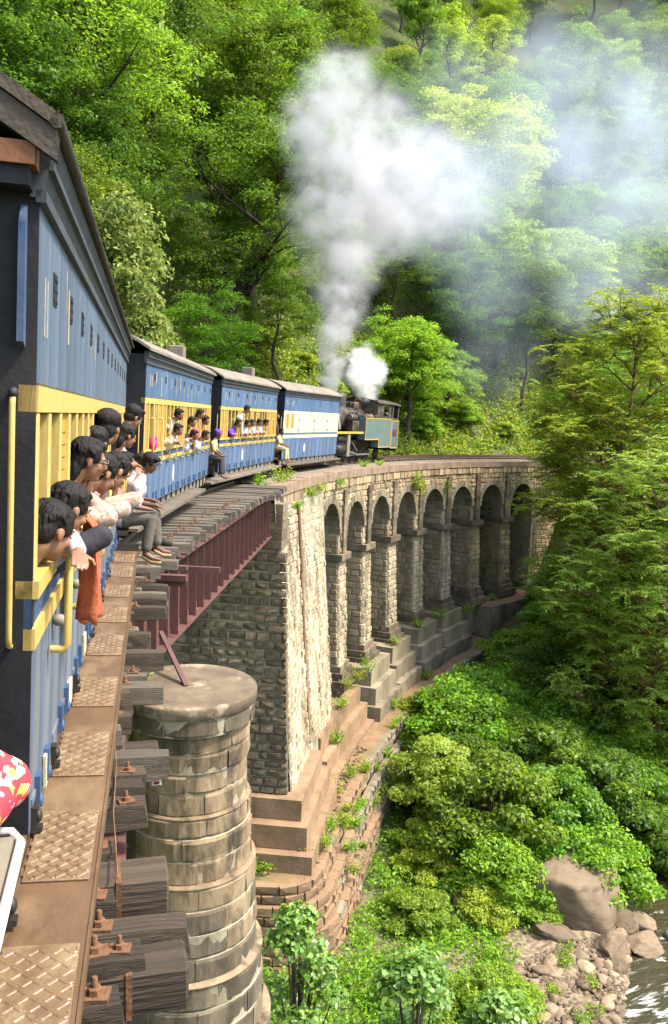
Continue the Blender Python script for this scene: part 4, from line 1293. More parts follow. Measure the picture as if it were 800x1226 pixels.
        q = MB(); q.tube([(X - .20, -.16, ez + .15), (X - .21, -.17, z_top + .17), (X - .2, -.13, z_top + .06)], .012, 6); q.build("wire", M['pale_mark'], root)
        q = MB(); q.prism([(-.055, z_top - .09), (-.004, z_top - .02), (-.004, z_top - .52), (-.06, z_top - .50)], X - .062, X - .038, 'x'); q.build("corner_bracket", M['blue_dark'], root)
    for (y, x) in vents:
        q = MB(); zz = ez + .05 + .36 * (1 - (x / (X + .10)) ** 2.2)
        q.bbox(x - .2, x + .2, y - .2, y + .2, zz - .1, zz + .26, .02); q.build("roof_vent", M['roof'], root)
    vm = None
    for k in range(nb):
        if style == 'van' and k % 3 != 2: continue
        if k % 2 == 0 and style != 'van': continue
        y = (k + .5) * pw; hz = (z_yt + z_top) / 2 + .08
        if vm is None:
            q = MB(); hh = .065 if style != 'van' else .14
            q.box(.0, .004, -.065, .065, -hh, hh)
            for j in range(3): q.box(.004, .007, -.06, .06, -hh + .015 + j * hh * .65, -hh + .03 + j * hh * .65)
            o = q.build("ventilator", M['black'] if style != 'van' else M['blue_dark'], root); vm = o.data
        else: o = put("ventilator", vm, None, root)
        o.location = (X, y, hz)
    for (y, z, w, h) in marks:
        q = MB(); q.box(X + .0005, X + .003, y - w / 2, y + w / 2, z - h / 2, z + h / 2); q.build("paint_mark", M['pale_mark'], root)
    if style != 'near':       # oval emblem low on the side
        q = MB(); q.add([(X + .004, L * .36 + .10 * math.cos(a), .86 + .19 * math.sin(a)) for a in np.linspace(0, 2 * math.pi, 17)[:-1]], [tuple(range(16))]); q.build("emblem", M['white'], root)
    # end details
    for sg in (1,):
        q = MB(); xx = X - .075
        q.tube([(xx, -.0, 2.12), (xx, -.03, 2.115), (xx, -.04, 2.09), (xx, -.04, 1.24), (xx, -.03, 1.21), (xx, 0, 1.20)], .0115, 8); q.build("handrail", M['yellow'], root)
        q = MB(); q.ell((xx + .0, -.02, 2.13), (.020, .028, .022), 9, 6); q.build("lamp_bracket", M['black'], root)
        q = MB(); q.tube([(xx, L, 2.12), (xx, L + .06, 2.11), (xx, L + .07, 2.07), (xx, L + .07, 1.0), (xx, L + .06, .96), (xx, L, .95)], .022, 8); q.build("handrail", M['yellow'], root)
    # underframe
    q = MB()
    for sg in (1, -1): q.box(*sorted((sg * (X - .12), sg * (X - .06))), 0, L, .20, z_bot)
    q.build("sole_bar", M['grey_steel'], root)
    q = MB()
    for y in np.arange(.3, L, .62):
        q.box(X - .058, X - .028, y - .02, y + .02, .17, z_bot - .004); q.box(-X + .028, -X + .058, y - .02, y + .02, .17, z_bot - .004)
    q.build("sole_bar_brackets", M['iron'], root, kind="stuff")
    q = MB()
    for sg in (1, -1): q.tube([(sg * .9, 1.6, .26), (sg * .9, L * .38, .08), (sg * .9, L * .62, .08), (sg * .9, L - 1.6, .26)], .022, 6)
    for y in (L * .38, L * .62): q.box(-.92, .92, y - .03, y + .03, .06, .26)
    q.build("truss_rod", M['grey_steel'], root)
    for y in (1.45, L - 1.45): bogie(root, y)
    for y, d in ((0, -1), (L, 1)):
        q = MB(); q.box(-1.0, 1.0, *sorted((y, y + d * .08)), .38, .60); 
        q.lathe([(.04, 0), (.04, .22), (.16, .24), (.16, .28), (.1, .30)], (0, y + d * .05, .5), 'y', 12) if d > 0 else q.lathe([(.04, 0), (.04, -.22), (.16, -.24), (.16, -.28), (.1, -.30)], (0, y - .05, .5), 'y', 12)
        q.build("buffer_beam", M['iron'], root)
    # footboard: channel, tread plates, brackets
    fa, fb, fz = foot
    q = MB(); q.box(X + .0, X + .26, fa, fb, fz - .045, fz); q.box(X - .028, X - .002, fa, fb, fz - .05, fz + .05); q.box(X + .262, X + .272, fa, fb, fz - .06, fz + .004)
    fbm = M['brown_board'] if near else M['timber_pale']
    fo = q.build("footboard", fbm, root)
    q = MB()
    for y in np.arange(fa + .5, fb, 1.3): q.box(X - .06, X + .20, y - .02, y + .02, fz - .09, fz - .048); q.box(X - .10, X - .06, y - .02, y + .02, fz - .09, z_bot)
    q.build("footboard_bracket", M['iron'], root)
    if near:
        plate = None; lug = None
        spots = [-1.22, -.27, .66, 1.64, 2.72, 3.7, 4.7, 5.7, 6.6]
        for k, y in enumerate(spots):
            if plate is None:
                q = MB(); q.bbox(.014, .245, 0, .56, .0005, .010, .003); o = q.build("tread_plate", M['tread'], fo); plate = o.data
                g = MB(); c = .0455
                for i in range(6):
                    for j in range(14):
                        x0 = .017 + i * .036; y0 = .015 + j * .0375
                        sgn = 1 if (i + j) % 2 else -1; cx, cy = x0 + .018, y0 + .019
                        a = sgn * math.radians(45); ca, sa = math.cos(a), math.sin(a); hl, hw = .0285, .0125
                        P = lambda u, v, z: (cx + u * ca - v * sa, cy + u * sa + v * ca, z)
                        g.add([P(-hl, -hw, .0095), P(hl, -hw, .0095), P(hl, hw, .0095), P(-hl, hw, .0095), P(-hl * .85, -hw * .6, .0130), P(hl * .85, -hw * .6, .0130), P(hl * .85, hw * .6, .0130), P(-hl * .85, hw * .6, .0130)],
                              [(0, 1, 5, 4), (1, 2, 6, 5), (2, 3, 7, 6), (3, 0, 4, 7), (4, 5, 6, 7)])
                for j in range(6):
                    for xx in (.02, .239): g.ell((xx, .03 + j * .10, .010), (.005, .005, .004), 6, 4)
                lug = g.mesh("tread_pattern"); lug.materials.append(M['tread'])
            else: o = put("tread_plate", plate, None, fo)
            o.location = (X, y, fz)
            l = put("tread_pattern", lug, None, fo); l["kind"] = "stuff"; l.location = (X, y, fz)
        q = MB(); q.box(X - .02, X + .28, fb, fb + .03, fz - .06, fz + .09); q.build("end_stop", M['iron'], fo)
        cl = None
        for y in (-.55, .1, .75, 1.9, 3.2, 4.4, 5.6):
            if cl is None:
                q = MB(); q.box(-.012, .012, -.03, .03, 0, .10); q.ell((.014, 0, .06), (.016, .028, .028), 7, 5); q.box(-.012, .03, -.02, .02, .0, .02); o = q.build("step_bolt", M['iron'], root); cl = o.data
            else: o = put("step_bolt", cl, None, root)
            o.location = (X + .012, y, fz + .02)
        for y in (.40, 1.45, 2.5, 3.6): 
            q = MB(); q.prism([(y, .62), (y + .18, .60), (y + .20, .47), (y + .03, .47)], X + .004, X + .016, 'x'); q.build("hinge_plate", M['cream'], root)
    return root, L, mtx


SC = [3.438, 13.386, 15.992, 25.017, 26.498, 34.5, 35.663, 43.631]
rr_ = random.Random(2)
coach1, L1, T1 = coach(SC[0], SC[1], 'near', "nearest coach, tall weathered blue and yellow side above the brown footboard", 1,
                       open_bays=(0, 1, 3, 4, 5, 7, 8, 9, 11, 12, 15, 16, 18), foot=(-1.75, 7.45, .42), z_top=2.81, z_yt=2.165, z_sill=1.41,
                       marks=((.20, 2.46, .03, .22), (.28, 2.46, .03, .22), (1.14, 2.52, .05, .26), (1.02, 2.62, .02, .2), (3.05, 2.5, .04, .16)))
coach2, L2, T2 = coach(SC[2], SC[3], 'mid', "second coach from the camera, sunlit blue side and long row of yellow posts", 2,
                       open_bays=(1, 5, 6, 7, 8, 11, 12, 14, 15, 16, 17, 18), foot=(-1.5, 6.6, .27), vents=((7.6, .35),),
                       marks=[(.45, 2.66, .05, .20), (.62, 2.66, .05, .20)] + [(1.0 + .55 * k, 2.66 + rr_.uniform(-.08, .08), rr_.uniform(.03, .07), rr_.uniform(.18, .42)) for k in range(12)])
coach3, L3, T3 = coach(SC[4], SC[5], 'mid', "third coach from the camera, blue and yellow, with a purple-clad passenger at its windows", 3,
                       open_bays=(2, 3, 4, 6, 7, 8, 10, 12, 13, 14), foot=(-1.6, 8.2, .27), vents=((6.2, .35),),
                       marks=[(.5, 2.66, .05, .22), (.7, 2.66, .05, .22)] + [(1.2 + .8 * k, 2.66, .05, rr_.uniform(.2, .36)) for k in range(8)])
van, L4, T4 = coach(SC[6], SC[7], 'van', "blue and cream luggage van coupled next to the steam locomotive", 4, foot=(.2, 7.9, .27),
                    marks=((.40, 2.64, .16, .05), (.36, 2.72, .06, .16), (1.02, 2.68, .05, .2), (1.14, 2.68, .05, .2)))
# bellows-like lit gap fittings between the coaches: a low end platform shelf
for (mt, L_, nm) in ((T1, L1, "first"), (T2, L2, "second"), (T3, L3, "third")):
    t = empty("coupling", matrix=mt @ Matrix.Translation((0, L_, .5)), label="dark coupling and hose slung between the %s coach and the next" % nm, cat="coupling")
    q = MB(); q.tube([(0, .02, 0), (0, .6, -.05), (0, 1.2, 0)], .05, 7); q.build("drawbar", M['iron'], t)
    q = MB(); q.tube([(.35, .02, .1), (.35, .3, -.18), (.35, .8, -.22), (.35, 1.2, .1)], .03, 7); q.build("hose", M['black'], t)

# our own coach: only its front end reaches into the picture, at the lower left
def own_coach():
    X = -.165
    t = empty("observer_coach", (X - 1.1, .6, 0), label="edge of the camera's own coach with a white window ledge at the lower left", cat="coach"); o_ = t.location
    q = MB(o_); q.box(X - 2.2, X - .03, -7, 1.9, .45, 1.25); q.build("body", M['blue_dark'], t)
    q = MB(o_); q.box(X - .12, X - .035, -7, 1.9, 2.2, 2.9); q.box(X - .12, X - .035, 1.82, 1.9, 1.252, 2.198); q.build("window_frame", M['yellow'], t)
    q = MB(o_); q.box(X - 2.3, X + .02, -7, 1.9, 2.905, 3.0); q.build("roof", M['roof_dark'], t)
    return t
own_coach()
t_ = empty("white_ledge", (-.18, 1.62, 1.18), label="worn white-edged window ledge below the red printed cloth at the left edge", cat="ledge"); o_ = t_.location
q = MB(o_); q.hexa([(-.40, 1.0, 1.06), (-.13, 1.0, 1.06), (-.06, 1.76, 1.06), (-.40, 1.76, 1.06), (-.40, 1.0, 1.115), (-.14, 1.0, 1.115), (-.07, 1.76, 1.115), (-.40, 1.76, 1.115)]); q.build("board", M['grey_steel'], t_)
q = MB(o_); q.tube([(-.128, 1.0, 1.11), (-.058, 1.74, 1.11), (-.075, 1.785, 1.11), (-.13, 1.80, 1.11), (-.4, 1.80, 1.11)], .010, 7); q.build("white_edge", M['white'], t_)

# ------------------------------------------------------------------ steam locomotive
def locomotive():
    mtx, L = chord(SC[7] + .9, SC[7] + 9)
    t = empty("steam_locomotive", matrix=mtx, label="black steam tank locomotive with faded teal side tanks at the train's head", cat="locomotive")
    K = M['loco_black']; I = M['iron']
    q = MB(); q.lathe([(0, -.06), (.60, -.06), (.64, -.02), (.64, 1.25), (.58, 1.26), (.58, 5.3), (0, 5.3)], (0, 0, 2.12), 'y', 28, cap=False); q.build("boiler", K, t)
    q = MB(); q.lathe([(.0, 0), (.42, 0), (.46, -.06), (.40, -.12), (.12, -.16), (0, -.16)], (0, -.07, 2.12), 'y', 22, cap=False); q.tube([(-.3, -.2, 2.12), (.3, -.2, 2.12)], .02, 6); d = q.build("smokebox_door", K, t)
    q = MB(); q.tube([(0, -.23, 2.12), (.16, -.25, 2.2)], .016, 6); q.build("handle", M['grey_steel'], d)
    for y in (1.35, 2.3, 3.3, 4.3):
        q = MB(); q.lathe([(.592, y), (.592, y + .06)], (0, 0, 2.12), 'y', 28); q.build("boiler_band", I, t)
    q = MB(); q.lathe([(.34, 2.62), (.24, 2.74), (.21, 2.85), (.20, 3.30), (.27, 3.34), (.27, 3.41), (.20, 3.42), (.17, 3.30), (.16, 2.9)], (0, .62, 0), 'z', 22, cap=False); q.build("chimney", K, t)
    q = MB(); q.lathe([(.46, 2.5), (.36, 2.68), (.34, 2.8), (.34, 3.22), (.31, 3.33), (.2, 3.40), (0, 3.42)], (0, 1.75, 0), 'z', 24, cap=False); q.build("dome", K, t)
    q = MB(); q.bbox(-.28, .28, 3.1, 3.75, 2.6, 3.0, .06); q.build("sand_box", K, t)
    q = MB(); q.lathe([(.08, 2.6), (.07, 3.05), (.11, 3.08), (.11, 3.13), (.03, 3.2)], (.12, 4.15, 0), 'z', 12); q.lathe([(.08, 2.6), (.07, 3.05), (.11, 3.08), (.11, 3.13), (.03, 3.2)], (-.14, 4.15, 0), 'z', 12); q.build("safety_valve", M['rust'], t)
    q = MB(); q.lathe([(.02, 0), (.05, .03), (.07, .1), (.1, .18), (.09, .2)], (.2, 2.7, 2.78), 'z', 12); q.build("bell", M['rust'], t)
    # running plate and valance with yellow edge
    q = MB(); q.box(-1.15, 1.15, -1.15, 2.6, 1.44, 1.485); q.build("running_plate", K, t)
    for sg in (1, -1):
        q = MB(); q.box(*sorted((sg * 1.1505, sg * 1.165)), -1.15, 2.45, 1.42, 1.53); q.build("yellow_edge", M['lining'], t)
        # L-shaped side tank with lining
        q = MB(); poly = [(2.73, 1.10), (4.62, 1.10), (4.62, .68), (6.38, .68), (6.38, 2.24), (2.73, 2.24)]
        q.prism(poly, *sorted((sg * .72, sg * 1.14)), 'x'); tk = q.build("side_tank", M['loco_green'], t)
        b = .052; q = MB(); xa, xb = sorted((sg * 1.141, sg * 1.156))
        for (y0, y1, z0, z1) in ((2.73, 2.73 + b, 1.10, 2.24), (2.73 + b, 6.38 - b, 2.24 - b, 2.24), (6.38 - b, 6.38, .68, 2.24), (4.62, 6.38 - b, .68, .68 + b), (4.62, 4.62 + b, .68 + b, 1.10 + b), (2.73 + b, 4.62, 1.10, 1.10 + b)):
            q.box(xa, xb, y0, y1, z0, z1)
        q.build("lining", M['lining'], tk)
        q = MB(); q.bbox(*sorted((sg * .74, sg * 1.0)), 2.9, 3.3, 2.242, 2.34, .02); q.build("filler_lid", K, tk)
        # bunker side
        q = MB(); q.box(*sorted((sg * .2, sg * 1.135)), 6.46, 7.50, .62, 2.16); bk = q.build("bunker", M['loco_blue'], t)
        q = MB()
        for (y0, y1, z0, z1) in ((6.46, 6.46 + b, .62, 2.16), (7.50 - b, 7.50, .62, 2.16), (6.46 + b, 7.50 - b, 2.16 - b, 2.16), (6.46 + b, 7.50 - b, .62, .62 + b)): q.box(*sorted((sg * 1.136, sg * 1.15)), y0, y1, z0, z1)
        q.build("lining", M['lining'], bk)
        q = MB(); q.box(*sorted((sg * 1.137, sg * 1.165)), 6.72, 7.18, 1.32, 1.66); npl = q.build("number_plate", M['red'], bk)
        # cab side sheets with an opening
        for (y0, y1, z0, z1) in ((4.3, 5.15, 2.245, 3.0), (5.85, 6.3, 2.245, 3.0), (5.15, 5.85, 2.245, 2.36), (5.15, 5.85, 2.86, 3.0), (6.46, 6.62, 2.165, 2.95), (7.3, 7.46, 2.165, 2.95), (6.62, 7.3, 2.165, 2.28)):
            q = MB(); q.box(*sorted((sg * 1.08, sg * 1.12)), y0 + .002, y1 - .002, z0, z1); q.build("cab_sheet", K, t)
        q = MB(); q.tube([(sg * 1.14, 6.42, .75), (sg * 1.15, 6.42, 2.9)], .02, 6); q.build("handrail", M['grey_steel'], t)
        q = MB(); q.tube([(sg * .66, .9, 2.5), (sg * .68, 2.6, 2.5)], .018, 6); q.build("boiler_rail", M['grey_steel'], t)
        q = MB(); q.tube([(sg * .55, .5, 2.35), (sg * .75, .2, 2.0), (sg * .86, .1, 1.6)], .075, 8); q.build("steam_pipe", M['grey_steel'], t)
        # cylinders: one above the other
        q = MB(); q.lathe([(0, -.5), (.27, -.5), (.27, .5), (0, .5)], (sg * .86, .15, .62), 'y', 18, cap=False); q.lathe([(0, -.46), (.22, -.46), (.22, .46), (0, .46)], (sg * .86, .15, 1.14), 'y', 18, cap=False); q.box(*sorted((sg * .66, sg * 1.0)), -.3, .55, .35, 1.4); q.build("cylinder", I, t)
        q = MB(); q.box(*sorted((sg * .985, sg * 1.12)), .62, .95, .30, 1.43); q.build("slide_bracket", M['grey_steel'], t)
        # pump and pipes on the boiler side
        q = MB(); q.lathe([(.13, 1.5), (.13, 2.0), (.09, 2.04), (.09, 2.12), (.13, 2.15), (.13, 2.45), (.05, 2.5)], (sg * .82, 2.3, 0), 'z', 14); q.tube([(sg * .82, 2.3, 2.5), (sg * .7, 2.45, 2.62), (sg * .5, 2.6, 2.6)], .03, 6); q.build("air_pump", I, t)
        q = MB(); q.bbox(*sorted((sg * .60, sg * .98)), 1.5, 2.0, 1.49, 2.05, .04); q.lathe([(.16, 1.2), (.16, 1.95)], (sg * .84, 0, 2.22), 'y', 14); q.build("air_tank", K, t)
        for i, y in enumerate((1.75, 2.62, 3.50, 4.38)):
            q = MB(); R = .405; w0, w1 = sorted((sg * .46, sg * .585))
            q.lathe([(R + .03, sg * .45), (R + .03, sg * .47), (R, sg * .49), (R, sg * .58), (R - .06, sg * .585), (R - .06, sg * .53), (.10, sg * .53), (.10, sg * .61), (0, sg * .61)], (0, y, R), 'x', 24, cap=False)
            for k in range(10):
                a = 2 * math.pi * k / 10; q.tube([(sg * .545, y + .08 * math.cos(a), R + .08 * math.sin(a)), (sg * .545, y + (R - .04) * math.cos(a), R + (R - .04) * math.sin(a))], .022, 5)
            q.ell((sg * .62, y + .17, R - .09), (.06, .06, .06), 8, 6)
            q.build("driving_wheel", I, t)
        for y in (-.55, 5.9):
            q = MB(); q.lathe([(.30, sg * .45), (.30, sg * .57), (.1, sg * .58), (0, sg * .58)], (0, y, .28), 'x', 18, cap=False); q.build("carrying_wheel", I, t)
        q = MB(); q.box(*sorted((sg * .655, sg * .70)), 1.8, 4.65, .27, .36); q.tube([(sg * .74, .6, .62), (sg * .74, 2.78, .33)], .04, 6); q.tube([(sg * .8, .5, 1.12), (sg * .82, 1.9, .95), (sg * .82, 2.55, .5)], .03, 6); q.build("side_rod", M['grey_steel'], t)
        q = MB(); q.box(*sorted((sg * .62, sg * .66)), 1.0, 6.9, .78, 1.06); q.build("frame", I, t)
        q = MB()
        for z in (.22, .48): q.box(*sorted((sg * .86, sg * 1.14)), 6.0, 6.36, z, z + .03)
        q.box(*sorted((sg * 1.10, sg * 1.13)), 5.97, 6.0, .2, .68); q.box(*sorted((sg * 1.10, sg * 1.13)), 6.36, 6.39, .2, .68); q.build("cab_step", I, t)
    q = MB(); pf = []
    for i in range(11):
        u = -1 + .2 * i; pf.append((u * 1.2, 3.02 + .22 * (1 - u * u)))
    poly = pf + [(a, b + .045) for a, b in pf[::-1]]; m = len(poly)
    q.add([(a, 4.2, b) for a, b in poly] + [(a, 7.62, b - .06) for a, b in poly], [(i, (i + 1) % m, m + (i + 1) % m, m + i) for i in range(m)] + [(i, i + 1, m - 2 - i, m - 1 - i) for i in range(10)] + [(m + i, m + i + 1, 2 * m - 2 - i, 2 * m - 1 - i) for i in range(10)])
    q.build("cab_roof", K, t)
    q = MB(); q.box(-1.06, 1.06, 4.3, 4.34, 2.245, 3.18); q.build("cab_front", K, t)
    q = MB(); q.box(-1.06, 1.06, 7.42, 7.46, 2.165, 2.4); q.box(-1.06, -.75, 7.42, 7.46, 2.401, 3.1); q.box(.75, 1.06, 7.42, 7.46, 2.401, 3.1); q.build("cab_back", K, t)
    q = MB()
    for k in range(26): q.ell((rnd.uniform(-.7, .7), rnd.uniform(6.7, 7.3), 2.18 + rnd.uniform(0, .12)), rnd.uniform(.08, .15), 6, 4, smooth=False)
    q.build("coal", M['black'], t, kind="stuff")
    q = MB()
    for k in range(14): q.ell((rnd.uniform(.74, 1.05), rnd.uniform(3.4, 4.3), 2.25 + rnd.uniform(0, .1)), rnd.uniform(.06, .13), 6, 4, smooth=False)
    q.build("coal_on_tank", M['stone_brown'], t, kind="stuff")
    q = MB(); q.box(-1.05, 1.05, -1.25, -1.15, .75, 1.2); q.lathe([(.16, 0), (.16, -.03), (.05, -.05), (.05, -.3)], (0, -.98, .95), 'y', 12); q.build("buffer_beam", M['rust'], t)
    q = MB(); q.box(-1.05, 1.05, 7.51, 7.62, .45, .95); q.tube([(0, 7.6, .6), (0, 7.95, .6)], .1, 10); q.build("rear_beam", I, t)
    q = MB(); q.lathe([(.12, 7.5), (.15, 7.6), (.15, 7.68), (0, 7.68)], (.3, 0, 2.4), 'y', 14, cap=False); q.build("headlight", M['grey_steel'], t)
    q = MB(); q.lathe([(.05, 2.0), (.05, 2.15), (.12, 2.16), (.12, 2.30), (.02, 2.38)], (.55, -.9, -.52), 'z', 10); q.build("lamp", K, t)
    return t, mtx


loco, TL = locomotive()
CHIMNEY = TL @ Vector((0, .62, 3.42))
VALVE = TL @ Vector((.3, 4.15, 3.2))
# ------------------------------------------------------------------ people
def fuse(mb, voxel, smooth=2):
    me = mb.mesh("tmp"); o = bpy.data.objects.new("tmp", me); COL.objects.link(o)
    m = o.modifiers.new("r", 'REMESH'); m.mode = 'VOXEL'; m.voxel_size = voxel; m.use_smooth_shade = True
    if smooth:
        s = o.modifiers.new("s", 'SMOOTH'); s.factor = .5; s.iterations = smooth
    dg = bpy.context.evaluated_depsgraph_get(); dg.update()
    ev = o.evaluated_get(dg); out = bpy.data.meshes.new_from_object(ev)
    bpy.data.objects.remove(o); bpy.data.meshes.remove(me)
    return out


def limb(mb, pts, rs, n=10):
    """tapered limb with rounded ends and extra rings"""
    P = [Vector(p) for p in pts]; q = []; r = []
    for i in range(len(P) - 1):
        for k in range(4):
            t = k / 4; q.append(P[i].lerp(P[i + 1], t)); r.append(rs[i] + (rs[i + 1] - rs[i]) * t)
    q.append(P[-1]); r.append(rs[-1])
    mb.tube(q, r, n)
    for i in range(len(P)): mb.ell(P[i], rs[i] * .995, n, 7)


def head_frame(c, look, tilt=0.0):
    f = Vector(look).normalized(); r = f.cross(Vector((0, 0, 1))).normalized(); u = r.cross(f)
    if tilt:
        R_ = Matrix.Rotation(tilt, 3, f); r = R_ @ r; u = R_ @ u
    return Matrix(((r.x, f.x, u.x), (r.y, f.y, u.y), (r.z, f.z, u.z))), Vector(c)


def hand(mb, wrist, direction, normal, s=1.0, curl=.32, side=1):
    """palm, four unequal fingers and a thumb leaving the side of the palm"""
    d = Vector(direction).normalized(); nrm = Vector(normal); nrm = (nrm - d * nrm.dot(d)).normalized(); w = d.cross(nrm) * side
    wr = Vector(wrist); R_ = Matrix(((w.x, d.x, nrm.x), (w.y, d.y, nrm.y), (w.z, d.z, nrm.z)))
    c = wr + d * .045 * s
    mb.ell(c, (.042 * s, .052 * s, .015 * s), 10, 7, R_)
    for i, (x, L) in enumerate(((-.032, .066), (-.011, .078), (.011, .072), (.031, .056))):
        a = wr + d * .085 * s + w * x * s
        b = a + (d * math.cos(curl * .6) - nrm * math.sin(curl * .6)) * L * .5 * s
        e = b + (d * math.cos(curl * 1.7) - nrm * math.sin(curl * 1.7)) * L * .5 * s
        mb.tube([a - d * .02 * s, a, b, e], [.0082 * s, .0085 * s, .0078 * s, .006 * s], 7)
        mb.ell(e, .007 * s, 6, 5)
    a = wr + d * .03 * s - w * .030 * s
    b = a + (d * .55 - w * .75 - nrm * .15).normalized() * .038 * s; e = b + (d * .9 - w * .25 - nrm * .3).normalized() * .032 * s
    mb.tube([a + w * .012 * s, a, b, e], [.012 * s, .012 * s, .0105 * s, .008 * s], 7); mb.ell(e, .008 * s, 6, 5)


def person(mtx, label, head, look, chest, hip, shirt, arms=(), hs=1.0, tilt=0.0, skin='skin', voxel=.014, hair='short', legs=None, pants='trouser', group=None, axis=(0, 1, 0), sw=.17, glasses=False, face=True, feet=None, sleeve=.6, turban=None):
    """a person in coach coordinates. arms: (side, elbow, wrist, hand direction, palm normal)"""
    hs = hs * .95; bk = 1.0
    org = Vector(hip)
    t = empty("person", matrix=mtx @ Matrix.Translation(org), label=label, cat="person", group=group)
    o_ = tuple(org)
    Rm, hc = head_frame(head, look, tilt)
    b = MB(o_)
    def H(x, y, z): return hc + Rm @ Vector((x * hs, y * hs, z * hs))
    def he(c, r, nu=16, nv=10): b.ell(H(*c), tuple(k * hs for k in r), nu, nv, Rm)
    he((0, -.012, .035), (.074, .094, .082)); he((0, .030, -.035), (.060, .062, .075)); he((0, .055, -.085), (.034, .034, .026)); he((0, .052, .022), (.060, .040, .036))
    for sg in (-1, 1):
        he((sg * .036, .060, -.025), (.026, .026, .026), 10, 7); he((sg * .077, -.006, -.008), (.010, .020, .034), 10, 7); he((sg * .029, .080, .030), (.026, .014, .008), 8, 6)
    b.tube([H(0, .082, .022), H(0, .096, .0), H(0, .108, -.022)], [.009 * hs, .012 * hs, .016 * hs], 8); he((0, .103, -.024), (.017, .013, .011), 9, 6)
    he((0, .083, -.054), (.023, .014, .009), 9, 6)
    chest = Vector(chest); hipv = Vector(hip); ax = Vector(axis).normalized()
    neck = H(0, -.035, -.07); nb = chest + Vector((0, 0, .12))
    nb = chest.lerp(neck, .55)
    limb(b, [neck, nb], [.050 * hs, .056 * hs], 10)
    # torso: rings from chest to hip, wider across the shoulders
    def ring_torso(mb, grow):
        sh = [chest + ax * sw * k for k in (-1, 1)]
        limb(mb, [sh[0], sh[1]], [.066 * bk + grow, .066 * bk + grow], 10)
        for k in (-.5, .5):
            limb(mb, [chest + ax * sw * k - Vector((0, 0, .02)), (chest + hipv) / 2 + ax * sw * k * .8, hipv + ax * sw * k * .85], [.100 * bk + grow, .092 * bk + grow, .105 * bk + grow], 12)
        limb(mb, [nb, chest], [.06 + grow * .5, .085 + grow], 10)
    ring_torso(b, 0)
    s = MB(o_); ring_torso(s, .014)
    for (sd, el, wr, hd, nm) in arms:
        sh = chest + ax * sw * sd
        limb(b, [sh, el, wr], [.046 * bk, .038 * bk, .026 * bk], 10)
        if voxel < .013: hand(b, wr, hd, nm, hs, side=sd if sd in (-1, 1) else 1)
        else: 
            d = Vector(hd).normalized(); limb(b, [wr, Vector(wr) + d * .05, Vector(wr) + d * .12], [.026, .034, .016], 8)
        shv = Vector(sh); elv = Vector(el); wrv = Vector(wr)
        if sleeve <= .6: limb(s, [shv, shv.lerp(elv, .85)], [.068 * bk, .058 * bk], 10)
        else: limb(s, [shv, elv, elv.lerp(wrv, .85)], [.068 * bk, .056 * bk, .042 * bk], 10)
    pm = None
    if legs:
        pm = MB(o_)
        for (hp, kn, an, toe) in legs:
            limb(b, [hp, kn, an], [.078, .056, .038], 10); limb(b, [an, Vector(an).lerp(Vector(toe), .5) - Vector((0, 0, .02)), toe], [.040, .038, .028], 8)
            kv, av = Vector(kn), Vector(an)
            limb(pm, [hp, kn, kv.lerp(av, .82)], [.100, .078, .068], 12)
        limb(pm, [legs[0][0], legs[1][0]], [.112, .112], 10)
    me = fuse(b, voxel, 2); put("body", me, M[skin], t)
    me = fuse(s, max(voxel, .012), 2)
    put("shirt", me, M[shirt], t)
    if pm is not None: put("trousers", fuse(pm, max(voxel, .014), 2), M[pants], t)
    if feet and legs:
        for (hp, kn, an, toe) in legs:
            q = MB(o_); a = Vector(an); e = Vector(toe); d = (e - a); 
            if feet == 'shoe':
                limb(q, [a, a.lerp(e, .5) - Vector((0, 0, .015)), e], [.050, .048, .038], 10); put("shoe", fuse(q, .012, 1), M['leather'], t)
            else:
                limb(q, [a - Vector((0, 0, .05)) - d * .12, a.lerp(e, .5) - Vector((0, 0, .060)), e - Vector((0, 0, .032))], [.032, .035, .028], 8)
                put("sandal", fuse(q, .012, 1), M['sandal'], t)
    # hair
    if turban:
        q = MB(o_); q.ell(H(0, -.02, .062), tuple(k * hs for k in (.098, .112, .082)), 14, 9, Rm)
        for k in range(5): q.tube([H(.105 * math.cos(a) * (1 - .05 * k), -.02 + .118 * math.sin(a) * (1 - .05 * k), .03 + .022 * k + .02 * math.sin(a + k)) for a in np.linspace(0, 2 * math.pi, 17)], .014 * hs, 6, cap=False)
        q.build("turban", M[turban], t)
    else:
        r = random.Random(int(abs(head[1]) * 1000) + 3)
        q = MB(o_)
        def he2(c, rr): q.ell(H(*c), tuple(k * hs for k in rr), 16, 10, Rm)
        he2((0, -.026, .052), (.084, .094, .078)); he2((0, -.055, .0), (.076, .066, .085)); he2((0, .035, .098), (.062, .052, .028))
        for sg in (-1, 1): he2((sg * .066, .012, .03), (.018, .045, .042))
        for k in range(150):          # locks that follow the head and break the outline
            a = r.uniform(0, 2 * math.pi); e = r.uniform(.05, 1.3); 
            d = Vector((math.cos(a) * math.cos(e), math.sin(a) * math.cos(e), math.sin(e)))
            if d.y > .62 and d.z < .6: continue
            p0 = Vector((d.x * .080, -.022 + d.y * .090, .050 + d.z * .075)); fl = Vector((d.x * .5 + r.uniform(-.5, .5), .55 if d.y > -.2 else -.2, -.75)); fl = (fl - d * fl.dot(d)).normalized(); p1 = p0 + fl * r.uniform(.025, .050) + d * r.uniform(.0, .008)
            q.tube([H(*(p0 - fl * .02)), H(*(p0.lerp(p1, .5) + d * .004)), H(*p1)], [.010 * hs, .0085 * hs, .003 * hs], 5)
        if hair == 'long':
            he2((0, -.07, -.06), (.075, .05, .10)); q.tube([H(0, -.09, -.05), H(0, -.11, -.16), H(.01, -.10, -.30)], [.05 * hs, .034 * hs, .02 * hs], 8)
